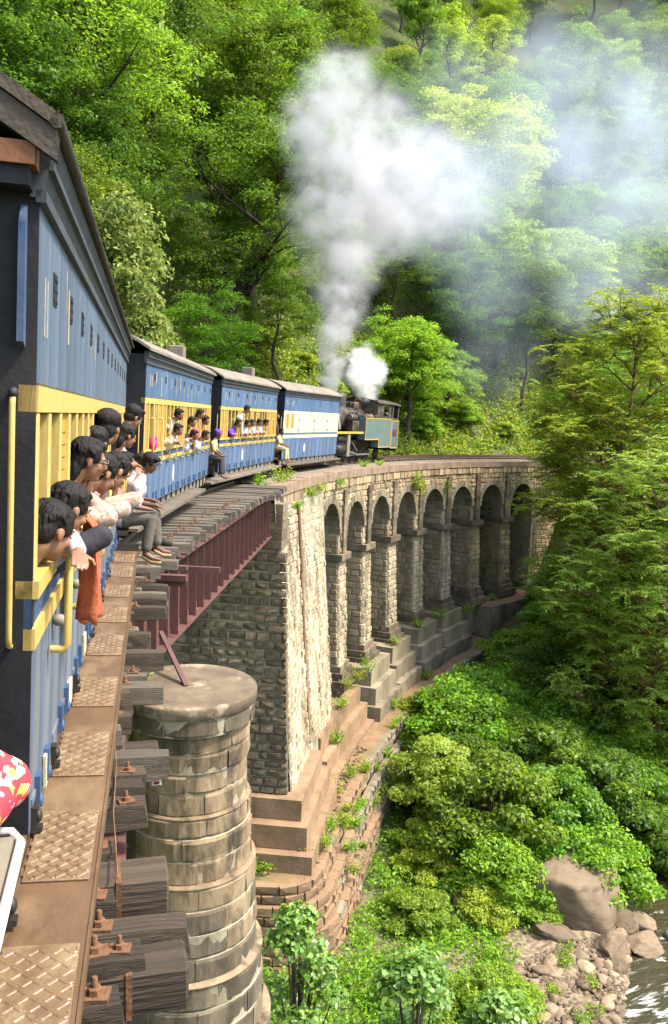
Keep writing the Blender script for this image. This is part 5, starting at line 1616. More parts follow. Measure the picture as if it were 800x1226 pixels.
        if hair == 'bushy':
            he2((0, -.03, .072), (.100, .108, .085)); he2((0, .05, .105), (.075, .055, .035))
        hm = fuse(q, max(.0065, voxel * .6), 1)
        put("hair", hm, M['hair'], t)
    if face:
        for sg in (-1, 1):
            q = MB(o_); q.ell(H(sg * .030, .0845, .012), tuple(k * hs for k in (.0135, .0085, .0065)), 10, 6, Rm); e = q.build("eye", M['eye_white'], t)
            q = MB(o_); q.ell(H(sg * .030, .0915, .0105), tuple(k * hs for k in (.0062, .0032, .0058)), 8, 6, Rm); q.build("pupil", M['hair'], e)
            q = MB(o_); q.tube([H(sg * .012, .0945, .035), H(sg * .030, .0945, .041), H(sg * .050, .083, .035)], [.003 * hs, .0042 * hs, .0022 * hs], 6); q.build("eyebrow", M['hair'], t)
        q = MB(o_); q.tube([H(-.021, .092, -.055), H(-.008, .0985, -.0535), H(.008, .0985, -.0535), H(.021, .092, -.055)], [.002 * hs, .0048 * hs, .0048 * hs, .002 * hs], 6); q.build("mouth", M['lip'], t)
        if hair == 'moustache':
            q = MB(o_); q.tube([H(-.026, .09, -.045), H(0, .105, -.040), H(.026, .09, -.045)], [.003 * hs, .0075 * hs, .003 * hs], 6); q.build("moustache", M['hair'], t)
    if glasses:
        q = MB(o_)
        for sg in (-1, 1):
            q.tube([H(sg * .033 + .024 * math.cos(a), .103 - .003 * abs(math.cos(a)), .010 + .020 * math.sin(a)) for a in np.linspace(0, 2 * math.pi, 15)], .0018, 5, cap=False)
            q.tube([H(sg * .057, .10, .014), H(sg * .082, .0, .012)], .0024, 5)
        q.tube([H(-.009, .106, .014), H(.009, .106, .014)], .0024, 5); q.build("glasses", M['grey_steel'], t)
    return t


X1 = 1.1
def leaner(mtx, label, y, z, out, look, shirt, arms=2, voxel=.0095, hs=1.0, drop=.27, group=None, sill=1.45, arm_out=.16, arm_z=None, yo=.06, pose='fold', **kw):
    """someone at a window: head outside by `out`, arms over the sill"""
    hx = X1 + out
    chest = (hx - .21, y - yo * .3, z - drop); hip = (X1 - .42, y - yo, max(z - drop - .42, .95))
    az = arm_z if arm_z is not None else sill + .055
    A = []
    if pose == 'elbow':
        arms = 0; A.append((-1, (X1 + arm_out, y - .06, az + .01), (hx - .01, y + .05, z - .20), (.25, .25, 1), (1, -.3, 0)))
        A.append((1, (X1 + .03, y + .20, az + .02), (X1 + .08, y + .02, az + .01), (-.1, -1, 0), (.25, 0, 1)))
    if arms >= 1: A.append((1, (X1 + arm_out * .55, y + .25, az + .02), (X1 + arm_out, y + .05, az), (.15, -1, -.15), (.25, 0, 1)))
    if arms >= 2: A.append((-1, (X1 + arm_out * .45, y - .24, az + .03), (X1 + arm_out * .95, y - .02, az + .045), (.15, 1, -.1), (.25, 0, 1)))
    return person(mtx, label, (hx, y, z), look, chest, hip, shirt, A, hs=hs, voxel=voxel, group=group, **kw)


# --- the nearest coach
leaner(T1, "nearest boy with short black hair, chin on his arm at the first window", .34, 1.585, .02, (.66, .70, -.45), 'white_shirt', hs=1.02, voxel=.0075, sill=1.44, arm_out=.13, arms=1, drop=.30, sleeve=1)
leaner(T1, "boy in a black jacket with his elbow out of the second window",   .80, 1.625, .05, (.74, .60, -.45), 'jacket', hs=1.0, voxel=.008, sill=1.45, sleeve=1, arm_out=.20, pose='elbow', drop=.30)
leaner(T1, "woman in glasses and a pale printed shirt looking out behind the black-jacketed boy", 1.62, 1.81, .075, (.92, .25, -.25), 'print_check', hair='long', glasses=True, sleeve=1, pose='elbow', voxel=.008, arm_out=.19, arm_z=1.50, drop=.3)
leaner(T1, "dark-haired boy bending forward beyond the woman in glasses", 2.05, 1.71, .125, (.66, .55, -.55), 'print_check', sleeve=1, arm_out=.25, voxel=.008, arm_z=1.50, pose='elbow')
leaner(T1, "boy leaning farthest out, face turned down, next to the bending dark-haired boy", 2.60, 1.69, .175, (.60, .50, -.66), 'print_check', voxel=.008, hs=1.0, sleeve=1, pose='elbow', arm_out=.30)
leaner(T1, "passenger with thick wavy black hair, seen from behind above the bending boys", 3.4, 1.95, .09, (.30, .95, -.12), 'grey_shirt', hair='bushy', voxel=.010, hs=1.05, arms=1)
leaner(T1, "dark head half hidden behind the wavy-haired passenger", 3.0, 1.85, .03, (.35, .93, -.2), 'grey_shirt', voxel=.012, arms=0)
leaner(T1, "girl in an orange top with folded arms near the coach's far end", 5.8, 1.84, .15, (.80, .45, -.30), 'orange_shirt', hair='long', voxel=.010, arm_out=.26, arm_z=1.52, drop=.30)
leaner(T1, "young man with a thick mop of hair leaning out highest at the far end", 7.6, 2.02, .17, (.75, .45, -.42), 'white_shirt', hair='bushy', voxel=.010, hs=1.1, drop=.32, arms=1)
leaner(T1, "child in orange low at the sill just before the seated men", 6.4, 1.55, .14, (.9, .3, -.2), 'orange_shirt', voxel=.011, arms=1, arm_out=.26, hs=.9)
# rust-coloured cloth over the sill
def cloth():
    t = empty("hanging_cloth", matrix=T1 @ Matrix.Translation((X1 + .05, 1.10, 1.55)), label="long rust-orange cloth hanging from the window over the coach side", cat="cloth")
    q = MB(); vs = []; fs = []; nu, nv = 26, 18; r = random.Random(3)
    for j in range(nv):
        v = j / (nv - 1)
        for i in range(nu):
            u = i / (nu - 1)
            wd = .15 + .07 * v; y = (u - .5) * 2 * wd * .85 + .04 * v
            fold = .040 * math.sin(u * 19 + 2 * v) * (.4 + .8 * v) + .012 * math.sin(u * 47 + v * 3)
            x = .03 + .055 * min(1, v * 4) + fold
            z = .12 * (1 - v) - .50 * v + (.012 * math.sin(u * 33) + .03 * math.sin(u * 9)) * v
            if v < .2: x -= (.2 - v) * .5
            vs.append((x, y, z))
    fs = [(j * nu + i, j * nu + i + 1, (j + 1) * nu + i + 1, (j + 1) * nu + i) for j in range(nv - 1) for i in range(nu - 1)]
    q.add(vs, fs, True); o = q.build("cloth", M['rust_cloth'], t)
    m = o.modifiers.new("thick", 'SOLIDIFY'); m.thickness = .006
cloth()

# --- men seated in the doorway at the far end of the nearest coach
def seated(mtx, label, seat, lean, look, shirt, knees, pants='trouser', skin='skin_dark', voxel=.011, feet='sandal', hs=1.0, hair='short', arms=None, group=None, sleeve=.6, turban=None, sc=1.0):
    x, y, z = seat
    chest = (x + lean * .9, y, z + .43 * sc); head = (x + lean * 1.45 + .03, y + .02, z + .70 * sc)
    hip = (x, y, z + .08)
    (k1, a1), (k2, a2) = knees
    legs = [((x + .05, y - .09, z + .07), k1, a1, (a1[0] + .17, a1[1] - .02, a1[2] - .07)), ((x + .05, y + .09, z + .07), k2, a2, (a2[0] + .16, a2[1] + .06, a2[2] - .07))]
    A = arms or [(-1, (x + .18, y - .22, z + .24), (Vector(k1) + Vector((-.02, -.02, .11))), (1, .2, -.3), (0, 0, 1)), (1, (x + .20, y + .20, z + .24), (Vector(k2) + Vector((.02, -.02, .11))), (1, -.3, -.3), (0, 0, 1))]
    return person(mtx, label, head, look, chest, hip, shirt, A, hs=hs, voxel=voxel, legs=legs, pants=pants, skin=skin, feet=feet, hair=hair, group=group, sleeve=sleeve, turban=turban)
seated(T1, "man in pinkish-white shirt sitting in the doorway, sandalled feet dangling", (1.16, 7.85, .70), .20, (.75, -.25, -.40), 'pink_shirt',
       [((1.52, 7.70, .80), (1.46, 7.66, .36)), ((1.56, 7.98, .82), (1.60, 7.94, .40))], hair='bushy', sc=1.08)
seated(T1, "second man in a white shirt sitting just behind the sandalled man", (1.10, 8.55, .70), .17, (.9, .2, -.3), 'white_shirt',
       [((1.50, 8.42, .80), (1.50, 8.40, .36)), ((1.52, 8.70, .82), (1.62, 8.70, .40))], pants='trouser', feet='shoe', sc=1.05)
t_ = empty("door_step", matrix=T1 @ Matrix.Translation((1.08, 8.2, .635)), label="dark doorway floor that the two seated men sit on", cat="step")
q = MB(); q.box(-.3, .16, -.6, .9, -.05, 0.0); q.build("board", M['iron'], t_)

# --- second coach
LK = (.85, -.25, -.25)
def far(mtx, label, y, z, out, shirt, look=LK, **kw):
    return leaner(mtx, label, y, z, out, look, shirt, voxel=.016, face=True, **kw)
far(T2, "dark-haired man at the upper edge of the second coach's window, above the child", 2.75, 2.08, .16, 'grey_shirt', arms=1)
far(T2, "child in a pale shirt leaning on folded arms from the second coach", 2.35, 1.78, .22, 'cream_shirt', arm_out=.26)
far(T2, "person in dark clothes in the middle of the second coach's windows", 4.85, 1.92, .12, 'jacket')
far(T2, "woman in red and white at the far windows of the second coach", 6.0, 2.10, .14, 'red_shirt', hair='long')
far(T2, "boy looking back from the last window of the second coach", 7.0, 1.95, .14, 'red_shirt')
far(T2, "boy in a white shirt low on the sill of the second coach", 4.75, 1.63, .20, 'white_shirt')
far(T2, "boy with neat black hair leaning out beside the low white-shirted boy", 5.95, 1.60, .30, 'white_shirt')
t_ = empty("bundle", matrix=T2 @ Matrix.Translation((1.12, .75, 1.52)), label="magenta bundle pushed between the window posts of the second coach", cat="bundle")
q = MB(); q.ell((0, 0, 0), (.09, .12, .13), 14, 9, fn=lambda p: tuple(Vector(p) * (1 + .18 * noise.noise(Vector(p) * 2.2)))); q.ell((.03, .05, .1), (.05, .07, .06), 10, 7); q.build("cloth", M['magenta'], t_)
seated(T2, "man in a purple turban and yellow shirt sitting at the end of the second coach", (1.06, 9.35, .86), .14, (.9, -.3, -.2), 'khaki', [((1.42, 9.25, .88), (1.44, 9.22, .44)), ((1.42, 9.5, .88), (1.46, 9.5, .44))], pants='dark_trouser', voxel=.016, turban='purple', feet=None)
# --- third coach
far(T3, "man with a raised head leaning far out near the top of the third coach's window", 2.0, 2.32, .30, 'cream_shirt', arms=1, look=(.7, .4, -.3))
far(T3, "woman in purple leaning out at the near window of the third coach", 1.30, 1.88, .22, 'purple', hair='long')
far(T3, "boy in white beside the woman in purple", 2.75, 1.86, .16, 'white_shirt')
far(T3, "second white-shirted boy along the third coach", 3.35, 1.88, .17, 'white_shirt')
far(T3, "passenger in white leaning on the sill in the middle of the third coach", 4.35, 1.90, .18, 'white_shirt', look=(.8, .3, -.3))
far(T3, "last passenger in white near the end of the third coach", 5.4, 1.90, .18, 'white_shirt', look=(.8, .4, -.3))
seated(T3, "man in khaki sitting on the end step before the luggage van", (1.06, 8.45, .86), .10, (.9, -.3, -.1), 'khaki', [((1.45, 8.38, .90), (1.46, 8.36, .46)), ((1.45, 8.62, .90), (1.5, 8.64, .46))], pants='khaki', voxel=.016, feet=None)
person(T3, "dark-clothed railwayman standing in the gap before the luggage van", (1.0, 8.62, 2.12), (.9, -.3, 0), (.95, 8.62, 1.82), (.93, 8.62, 1.35), 'jacket', [(-1, (1.08, 8.44, 1.62), (1.14, 8.44, 1.38), (0, 0, -1), (1, 0, 0)), (1, (1.05, 8.84, 1.6), (1.14, 8.84, 1.42), (0, 0, -1), (1, 0, 0))], voxel=.016,
       legs=[((.93, 8.54, 1.28), (.96, 8.54, .9), (.94, 8.54, .52), (1.08, 8.54, .48)), ((.93, 8.70, 1.28), (.96, 8.70, .9), (.94, 8.70, .52), (1.08, 8.70, .48))], pants='dark_trouser')
for mt, y, w in ((T2, 9.4, "second"), (T3, 8.45, "third")):
    t_ = empty("end_step", matrix=mt @ Matrix.Translation((.95, y, .80)), label="wooden end step under the man sitting behind the %s coach" % w, cat="step")
    q = MB(); q.box(-.35, .16, -.3, .3, -.05, 0); q.build("board", M['timber'], t_)
# --- the passenger of our own coach at the left edge
person(Matrix.Identity(4), "passenger in a red printed garment, arm on the white ledge at left", (-.50, 1.42, 1.74), (.8, .5, -.2), (-.36, 1.52, 1.44), (-.55, 1.40, 1.08), 'print_red',
       [(1, (-.088, 1.79, 1.215), (-.20, 1.60, 1.165), (-.5, -1, -.1), (.2, 0, 1)), (-1, (-.28, 1.30, 1.30), (-.24, 1.45, 1.165), (.3, 1, 0), (.2, 0, 1))], voxel=.011, sleeve=1, hair='long', sw=.15)
# ------------------------------------------------------------------ leaves, trees, shrubs
def leaf_mesh(name, C, Nn, size, m, aspect=.5, fold=.18, seed=0, droop=0.0, T=None):
    """one folded diamond per leaf; C centres, Nn normals, size lengths"""
    g = np.random.default_rng(seed); n = len(C)
    Nn = Nn / np.maximum(np.linalg.norm(Nn, axis=1, keepdims=True), 1e-6)
    t = g.normal(size=(n, 3)) if T is None else T + .25 * g.normal(size=(n, 3))
    t[:, 2] -= droop
    t -= Nn * np.sum(t * Nn, 1, keepdims=True); t /= np.maximum(np.linalg.norm(t, axis=1, keepdims=True), 1e-6)
    b = np.cross(Nn, t); s = np.asarray(size).reshape(-1, 1)
    w = aspect * s * .5
    V = np.stack([C - t * s * .5, C + b * w + Nn * s * fold - t * s * .05, C + t * s * .5, C - b * w + Nn * s * fold - t * s * .05], 1).reshape(-1, 3)
    me = bpy.data.meshes.new(name)
    me.vertices.add(4 * n); me.vertices.foreach_set("co", V.ravel().astype(np.float32))
    me.loops.add(4 * n); me.loops.foreach_set("vertex_index", np.arange(4 * n, dtype=np.int32))
    me.polygons.add(n); me.polygons.foreach_set("loop_start", np.arange(0, 4 * n, 4, dtype=np.int32)); me.polygons.foreach_set("loop_total", np.full(n, 4, np.int32))
    me.update(calc_edges=True)
    me.materials.append(m)
    return me


def cluster_leaves(g, centres, radii, per, flat=.6, up=.9):
    """leaves on and in flattened clumps"""
    C = []; N = []
    for c, r in zip(centres, radii):
        k = max(6, int(per * g.uniform(.75, 1.25)))
        d = g.normal(size=(k, 3)); d /= np.linalg.norm(d, axis=1, keepdims=True)
        d[:, 2] = np.where(d[:, 2] < -.35, -d[:, 2] * .5, d[:, 2])
        rad = r * g.uniform(.35, 1.08, size=(k, 1)) ** .6
        p = c + d * rad * np.array([1, 1, flat])
        C.append(p); N.append(d * .55 + np.array([0, 0, up]) + .55 * g.normal(size=(k, 3)))
    return np.concatenate(C), np.concatenate(N)


def skeleton(g, H, R, trunk_h, base_r, n_limb, lean=(0, 0), crown_c=.62, crown_h=.42, upsweep=.5, droop=0):
    """trunk with limbs and twigs; returns a mesh builder and the tips"""
    mb = MB(); tips = []
    top = Vector((lean[0], lean[1], H * .9)); pts = []; rs = []
    wob = [Vector((g.normal() * .035 * H, g.normal() * .035 * H, 0)) for _ in range(8)]
    for k in range(8):
        t = k / 7; p = Vector((lean[0] * t, lean[1] * t, H * .9 * t)) + wob[k] * (t * (1.2 - t) * 2); pts.append(p); rs.append(base_r * (1 - t) ** .8 * .95 + .02)
    rs[0] *= 1.35
    mb.tube(pts, rs, 8, cap=False)
    def along(t):
        f = t * 7; i = min(int(f), 6); return pts[i].lerp(pts[i + 1], f - i), rs[i] * (1 - (f - i)) + rs[i + 1] * (f - i)
    for k in range(n_limb):
        t = trunk_h / H + (1 - trunk_h / H) * (k + g.uniform(.1, .9)) / n_limb * .92
        p, r0 = along(min(t, .97)); az = k * 2.4 + g.uniform(-.5, .5)
        zc = p.z / H; env = math.sqrt(max(.08, 1 - ((zc + .12 - crown_c) / crown_h) ** 2)) if abs(zc + .12 - crown_c) < crown_h else .3
        L = R * env * g.uniform(.7, 1.05); d = Vector((math.cos(az), math.sin(az), upsweep * g.uniform(.5, 1.3))).normalized()
        a = p; q = [a]; rr = [r0 * .62]; d2 = d.copy()
        for j in range(4):
            d2 = (d2 + Vector((g.normal() * .16, g.normal() * .16, g.normal() * .10 + .06 - droop * j * .1))).normalized(); a = a + d2 * L / 4; q.append(a); rr.append(r0 * .62 * (1 - (j + 1) / 4.6))
        mb.tube(q, rr, 6, cap=False); tips.append((q[-1], L))
        for j in (1, 2, 3):
            for sgn in (-1, 1):
                e = Vector((-d2.y, d2.x, 0)) * sgn * g.uniform(.5, 1) + d2 * .5 + Vector((0, 0, g.uniform(-.05, .5) - droop * .4))
                e.normalize(); b = q[j] + e * L * g.uniform(.28, .5); mb.tube([q[j], (q[j] + b) / 2 + Vector((0, 0, .04 * L)), b], [rr[j] * .55, rr[j] * .4, .012], 5, cap=False); tips.append((b, L)); 
                tips.append(((q[j] + b) / 2, L))
    tips.append((pts[-1], R * .5))
    return mb, tips


def tree_template(seed, H, R, m, leaf, per, trunk_h=None, base_r=.22, n_limb=9, lean=(0, 0), bark='bark', clump=.22, flat=.6, aspect=.5, extra=26, upsweep=.5, crown_c=.62, crown_h=.42, up=.9, droop=0, ldroop=0):
    g = np.random.default_rng(seed)
    mb, tips = skeleton(g, H, R, trunk_h if trunk_h else H * .3, base_r, n_limb, lean, crown_c, crown_h, upsweep, droop)
    cs = []; rs = []
    for p, L in tips:
        cs.append(np.array(p) + g.normal(size=3) * .1 * R); rs.append(R * clump * g.uniform(.65, 1.3))
    for k in range(extra):          # clumps over the crown's surface
        a = g.uniform(0, 2 * math.pi); z = g.uniform(-.5, 1); q = math.sqrt(max(0, 1 - z * z)) * g.uniform(.72, 1.0)
        lx = lean[0] * crown_c
        cs.append(np.array([lx + R * q * math.cos(a), lean[1] * crown_c + R * q * math.sin(a), H * (crown_c + crown_h * .92 * z)])); rs.append(R * clump * g.uniform(.7, 1.25))
    C, N = cluster_leaves(g, cs, rs, per, flat, up)
    cm = leaf_mesh("crown", C, N, leaf * g.uniform(.65, 1.25, size=len(C)), m, aspect, seed=seed, droop=ldroop)
    tm = mb.mesh("trunk"); tm.materials.append(M[bark])
    return tm, cm


def plant(tpl, name, loc, rot, sc, label, cat="tree", group=None, low="trunk"):
    t = empty(name, loc, label=label, cat=cat, group=group); t.rotation_euler = (0, 0, rot); t.scale = sc if isinstance(sc, tuple) else (sc, sc, sc)
    put(low, tpl[0], None, t); put("crown" if low == "trunk" else "foliage", tpl[1], None, t)
    return t


TT = [tree_template(1, 13, 5.0, M['leaf_mid'], .24, 120, n_limb=9, extra=34),
      tree_template(2, 14, 4.6, M['leaf_dark'], .23, 120, n_limb=9, extra=34, clump=.24),
      tree_template(3, 12, 4.4, M['leaf_yel'], .24, 120, n_limb=8, extra=28, flat=.5),
      tree_template(4, 16, 4.2, M['leaf_mid'], .23, 120, n_limb=11, extra=30, trunk_h=6, clump=.25, crown_c=.66, crown_h=.36),
      tree_template(5, 10, 4.6, M['leaf_shrub'], .24, 120, n_limb=8, extra=34, trunk_h=2, crown_c=.55, crown_h=.46),
      tree_template(6, 17, 3.6, M['leaf_dark'], .23, 110, n_limb=11, extra=24, trunk_h=8, clump=.28, crown_c=.72, crown_h=.30, base_r=.2)]


def hill_forest():
    r = random.Random(12); k = 0
    fw = math.pi / 2
    s = 5.0; cells = []
    ss = np.arange(-4, 150, 4.9)
    for i, s0 in enumerate(ss):
        l = -8.4
        while l > -112:
            stp = 4.7 + .030 * (-l); cells.append((s0 + r.uniform(-2, 2), l + r.uniform(-1.8, 1.8))); l -= stp
    r.shuffle(cells)
    S_ = np.array([c[0] for c in cells]); L_ = np.array([c[1] for c in cells]); X, Y = track_xy(S_, L_); Z = ground(X, Y)
    az = np.degrees(np.arctan2(X, Y)); d = np.hypot(X, Y); el = np.degrees(np.arctan2(Z - EYE, d))
    done = []
    order = np.argsort(d)
    for j in order:
        if not (-5 < az[j] < 43) or d[j] < 30 or d[j] > 215 or Y[j] < 5: continue
        if el[j] > 25: continue
        s_, l_ = S_[j], L_[j]
        if 60 < s_ < 84 and l_ > -8.0: continue               # grassy bank beside the line beyond the engine
        if 70.5 < s_ < 74.5 and -17 < l_ < -11: continue           # rock face
        if (X[j] - 9.5) ** 2 + (Y[j] - 52.5) ** 2 < 16: continue
        mind = 3.6 + d[j] * .012
        if any((X[j] - q[0]) ** 2 + (Y[j] - q[1]) ** 2 < mind * mind for q in done): continue
        done.append((X[j], Y[j])); 
        if len(done) > 275: break
        ti = r.choice((0, 0, 1, 1, 2, 3, 3, 4, 5) if d[j] > 60 else (0, 1, 1, 2, 3, 4, 4)); sc = r.uniform(.72, 1.15) * (1 if l_ < -14 else .72)
        plant(TT[ti], "forest_tree", (X[j], Y[j], Z[j] - .3), r.uniform(0, 6.28), (sc * r.uniform(.9, 1.1), sc * r.uniform(.9, 1.1), sc * r.uniform(.9, 1.15)), "leafy green tree in the dense forest on the slope behind the train", group="forest trees on the hillside")


hill_forest()


def special_tree(tpl, name, x, y, label, sc=1.0, rot=0, z=None, group=None):
    return plant(tpl, name, (x, y, (gz(x, y) if z is None else z) - .25), rot, sc, label, group=group)


tl = tree_template(31, 15, 6.2, M['leaf_mid'], .22, 170, trunk_h=4.6, base_r=.50, n_limb=9, lean=(5.6, .2), bark='bark_dark', extra=34, crown_c=.66, crown_h=.34, clump=.19)
special_tree(tl, "leaning_tree", 8.9, 53.0, "large tree with a thick dark leaning trunk behind the train", 1.0, 0.0)
tp = tree_template(32, 9, 3.0, M['leaf_pale'], .20, 220, trunk_h=2.4, n_limb=10, extra=40, droop=1.2, ldroop=1.5, clump=.24, flat=1.1, up=.4, crown_c=.56, crown_h=.44)
special_tree(tp, "pale_tree", 1.35, 36.0, "pale olive-green drooping tree rising just behind the roof of the nearest coach", 1.18, .4, z=-1.0)
tw = tree_template(33, 15, 6.0, M['leaf_mid'], .22, 190, trunk_h=5, base_r=.32, n_limb=10, bark='bark_dark', extra=50, clump=.19, crown_c=.62)
special_tree(tw, "spreading_tree", 1.5, 52.0, "big spreading tree with dark crooked branches above the nearest coach's roof", 1.2, .8)
ts = tree_template(34, 19, 3.6, M['leaf_mid'], .2, 150, trunk_h=6, base_r=.26, n_limb=14, bark='bark_dark', extra=36, clump=.26, crown_c=.66, crown_h=.36, ldroop=.5)
special_tree(ts, "tall_tree", 13.6, 59.0, "tall upright tree left of the smoke column, its crown reaching near the top", 1.25, 2.2)
tb = tree_template(35, 11, 5.4, M['leaf_yel'], .22, 210, trunk_h=4, n_limb=9, extra=50, flat=.45, clump=.2, crown_c=.66, crown_h=.36)
special_tree(tb, "rounded_tree", 38.5, 78.0, "rounded bright yellow-green tree crown standing out above the smoke", 1.25, 1.2, z=14.5)
tq = tree_template(36, 9, 3.6, M['leaf_shrub'], .2, 170, trunk_h=2, n_limb=9, extra=46, clump=.24, crown_c=.52, crown_h=.46)
special_tree(tq, "bushy_tree", 24.8, 58.8, "bright green bushy tree right behind the locomotive cab", .95, .5)
special_tree(tq, "bushy_tree", 29.6, 62.5, "smaller bright bushy tree on the grassy bank right of the locomotive", .70, 2.5)
te = tree_template(37, 12, 4.2, M['leaf_feather'], .2, 190, trunk_h=4, n_limb=9, extra=40, flat=.45, clump=.22, crown_c=.64, crown_h=.36)
special_tree(te, "slope_tree", 38.0, 70.5, "slender green tree in the middle of the slope under the drifting smoke", 1.1, 1.0)
special_tree(te, "slope_tree", 44.5, 72.0, "darker slender tree right of the mid-slope tree, veiled by smoke", 1.15, 3.0)
tx = tree_template(38, 17, 2.6, M['leaf_dark'], .22, 80, trunk_h=11, base_r=.25, n_limb=8, extra=10, clump=.3, crown_c=.82, crown_h=.2)
for (x, y, lab) in ((43.5, 105, "bare dark upright trunk near the top centre of the forest"), (67, 108, "pale slim trunk near the top right in the smoke")):
    special_tree(tx, "slim_tree", x, y, lab, 1.2, x)


# ---- feathery trees on the valley side
def feather_template(seed, tiers, m, leaf, per, H, lean=(0, 0), bark='bark_red', base_r=.22, spread=1.0):
    """flat sprays in tiers: (x, y, z, radius)"""
    g = np.random.default_rng(seed); mb = MB(); C = []; N = []; T = []
    tops = [Vector((lean[0], lean[1], H))]
    pts = [Vector((0, 0, 0)), Vector((lean[0] * .3 + .3, lean[1] * .3, H * .3)), Vector((lean[0] * .7 - .2, lean[1] * .7 + .2, H * .65)), Vector((lean[0], lean[1], H))]
    mb.tube(pts, [base_r, base_r * .75, base_r * .5, base_r * .15], 8, cap=False)
    def on(zz):
        zz = min(max(zz, 0.1), H); f = zz / H
        for i in range(3):
            if pts[i].z <= zz <= pts[i + 1].z: return pts[i].lerp(pts[i + 1], (zz - pts[i].z) / (pts[i + 1].z - pts[i].z))
        return pts[-1]
    for (x, y, z, r) in tiers:
        c = Vector((x, y, z)); a = on(z - .5 * math.hypot(x - lean[0] * z / H, y - lean[1] * z / H) - .4)
        mb.tube([a, a.lerp(c, .5) + Vector((0, 0, .25)), c], [base_r * .26, base_r * .15, .015], 6, cap=False)
        nsp = int(8 + r * 4.5)
        for k in range(nsp):
            az = g.uniform(0, 2 * math.pi); rr_ = r * math.sqrt(g.uniform(.02, 1)); p = np.array([x + rr_ * math.cos(az), y + rr_ * math.sin(az), z + .45 * r * (1 - (rr_ / r) ** 2) + g.normal() * .48 * r])
            mb.tube([tuple(c), tuple((np.array(c) * .4 + p * .6) + [0, 0, .05]), tuple(p)], [.022, .014, .006], 4, cap=False)
            # a rosette of arching fronds with leaflets
            nf = 7
            for j in range(nf):
                fa = az + j * 2 * math.pi / nf + g.uniform(-.3, .3); d = np.array([math.cos(fa), math.sin(fa), g.uniform(-.15, .85)]); L = g.uniform(.5, .95) * spread
                n = per; t = np.linspace(.12, 1, n)[:, None]
                q = p + d * L * t + np.array([0, 0, -1]) * (L * .42 * t ** 2)
                sd = np.cross(d, [0, 0, 1.0]); sd /= np.linalg.norm(sd); sg = np.where(np.arange(n) % 2, 1, -1)[:, None]
                C.append(q + sd * sg * leaf * .42); T.append(sd * sg + d * .5); N.append(np.tile([0, 0, 1.0], (n, 1)) + .35 * g.normal(size=(n, 3)) + d * .3)
    C = np.concatenate(C); N = np.concatenate(N); T = np.concatenate(T)
    cm = leaf_mesh("crown", C, N, leaf * g.uniform(.75, 1.2, size=len(C)), m, .42, .06, seed=seed, T=T)
    tm = mb.mesh("trunk"); tm.materials.append(M[bark])
    return tm, cm


def tiers(seed, n, zlo, zhi, R, prof, r0=1.3):
    g = random.Random(seed); out = []
    for k in range(n):
        t = (k + .5) / n; z = zlo + (zhi - zlo) * t; rad = R * prof(t); az = k * 2.399 + g.uniform(-.4, .4); q = rad * math.sqrt(g.uniform(.12, 1))
        out.append((q * math.cos(az), q * math.sin(az), z + g.uniform(-.8, .8), r0 * g.uniform(.7, 1.3)))
    return out


fA = feather_template(51, tiers(1, 58, 11.0, 22.3, 6.6, lambda t: math.sqrt(max(.05, 1 - (t * 1.02) ** 2.2)), 1.35), M['leaf_yel'], .20, 13, 22, base_r=.24)
plant(fA, "feathery_tree", (31.6, 42.4, gz(31.6, 42.4) - .2), .4, 1.0, "tall yellow-green feathery tree with flat tiers of leaves at the right edge")
fB = feather_template(52, tiers(2, 62, 3.5, 15.2, 5.8, lambda t: math.sin(math.pi * (.18 + .75 * t)) ** .7, 1.45), M['leaf_feather'], .19, 13, 14.5, base_r=.22)
plant(fB, "feathery_tree", (29.1, 35.4, gz(29.1, 35.4) - .2), 1.4, 1.0, "broad mid-green feathery tree in front of the viaduct's far arches, lower right")
fC = feather_template(53, tiers(3, 34, 5.5, 14.6, 3.6, lambda t: math.sin(math.pi * (.2 + .7 * t)) ** .7, 1.3), M['leaf_feather'], .18, 12, 14, base_r=.16)
plant(fC, "feathery_tree", (29.3, 40.2, gz(29.3, 40.2) - .2), 2.2, 1.0, "smaller feathery tree whose sprays overlap the last arch of the viaduct")
fD = feather_template(54, tiers(4, 36, 9.0, 17.2, 4.0, lambda t: math.sqrt(max(.05, 1 - t ** 2)), 1.2), M['leaf_yel'], .19, 12, 16.8, base_r=.17)
plant(fD, "feathery_tree", (31.3, 45.0, gz(31.3, 45.0) - .2), 3.2, 1.0, "yellowish feathery tree with its top spray just above the far parapet")
plant(fB, "feathery_tree", (33.5, 38.5, gz(33.5, 38.5) - .2), 4.0, (1.05, 1.05, .92), "dense feathery tree cut by the right edge, below the tall yellow-green one")
plant(fC, "feathery_tree", (36.5, 47.5, gz(36.5, 47.5) - .2), 5.0, 1.25, "feathery tree behind the others at the right edge")

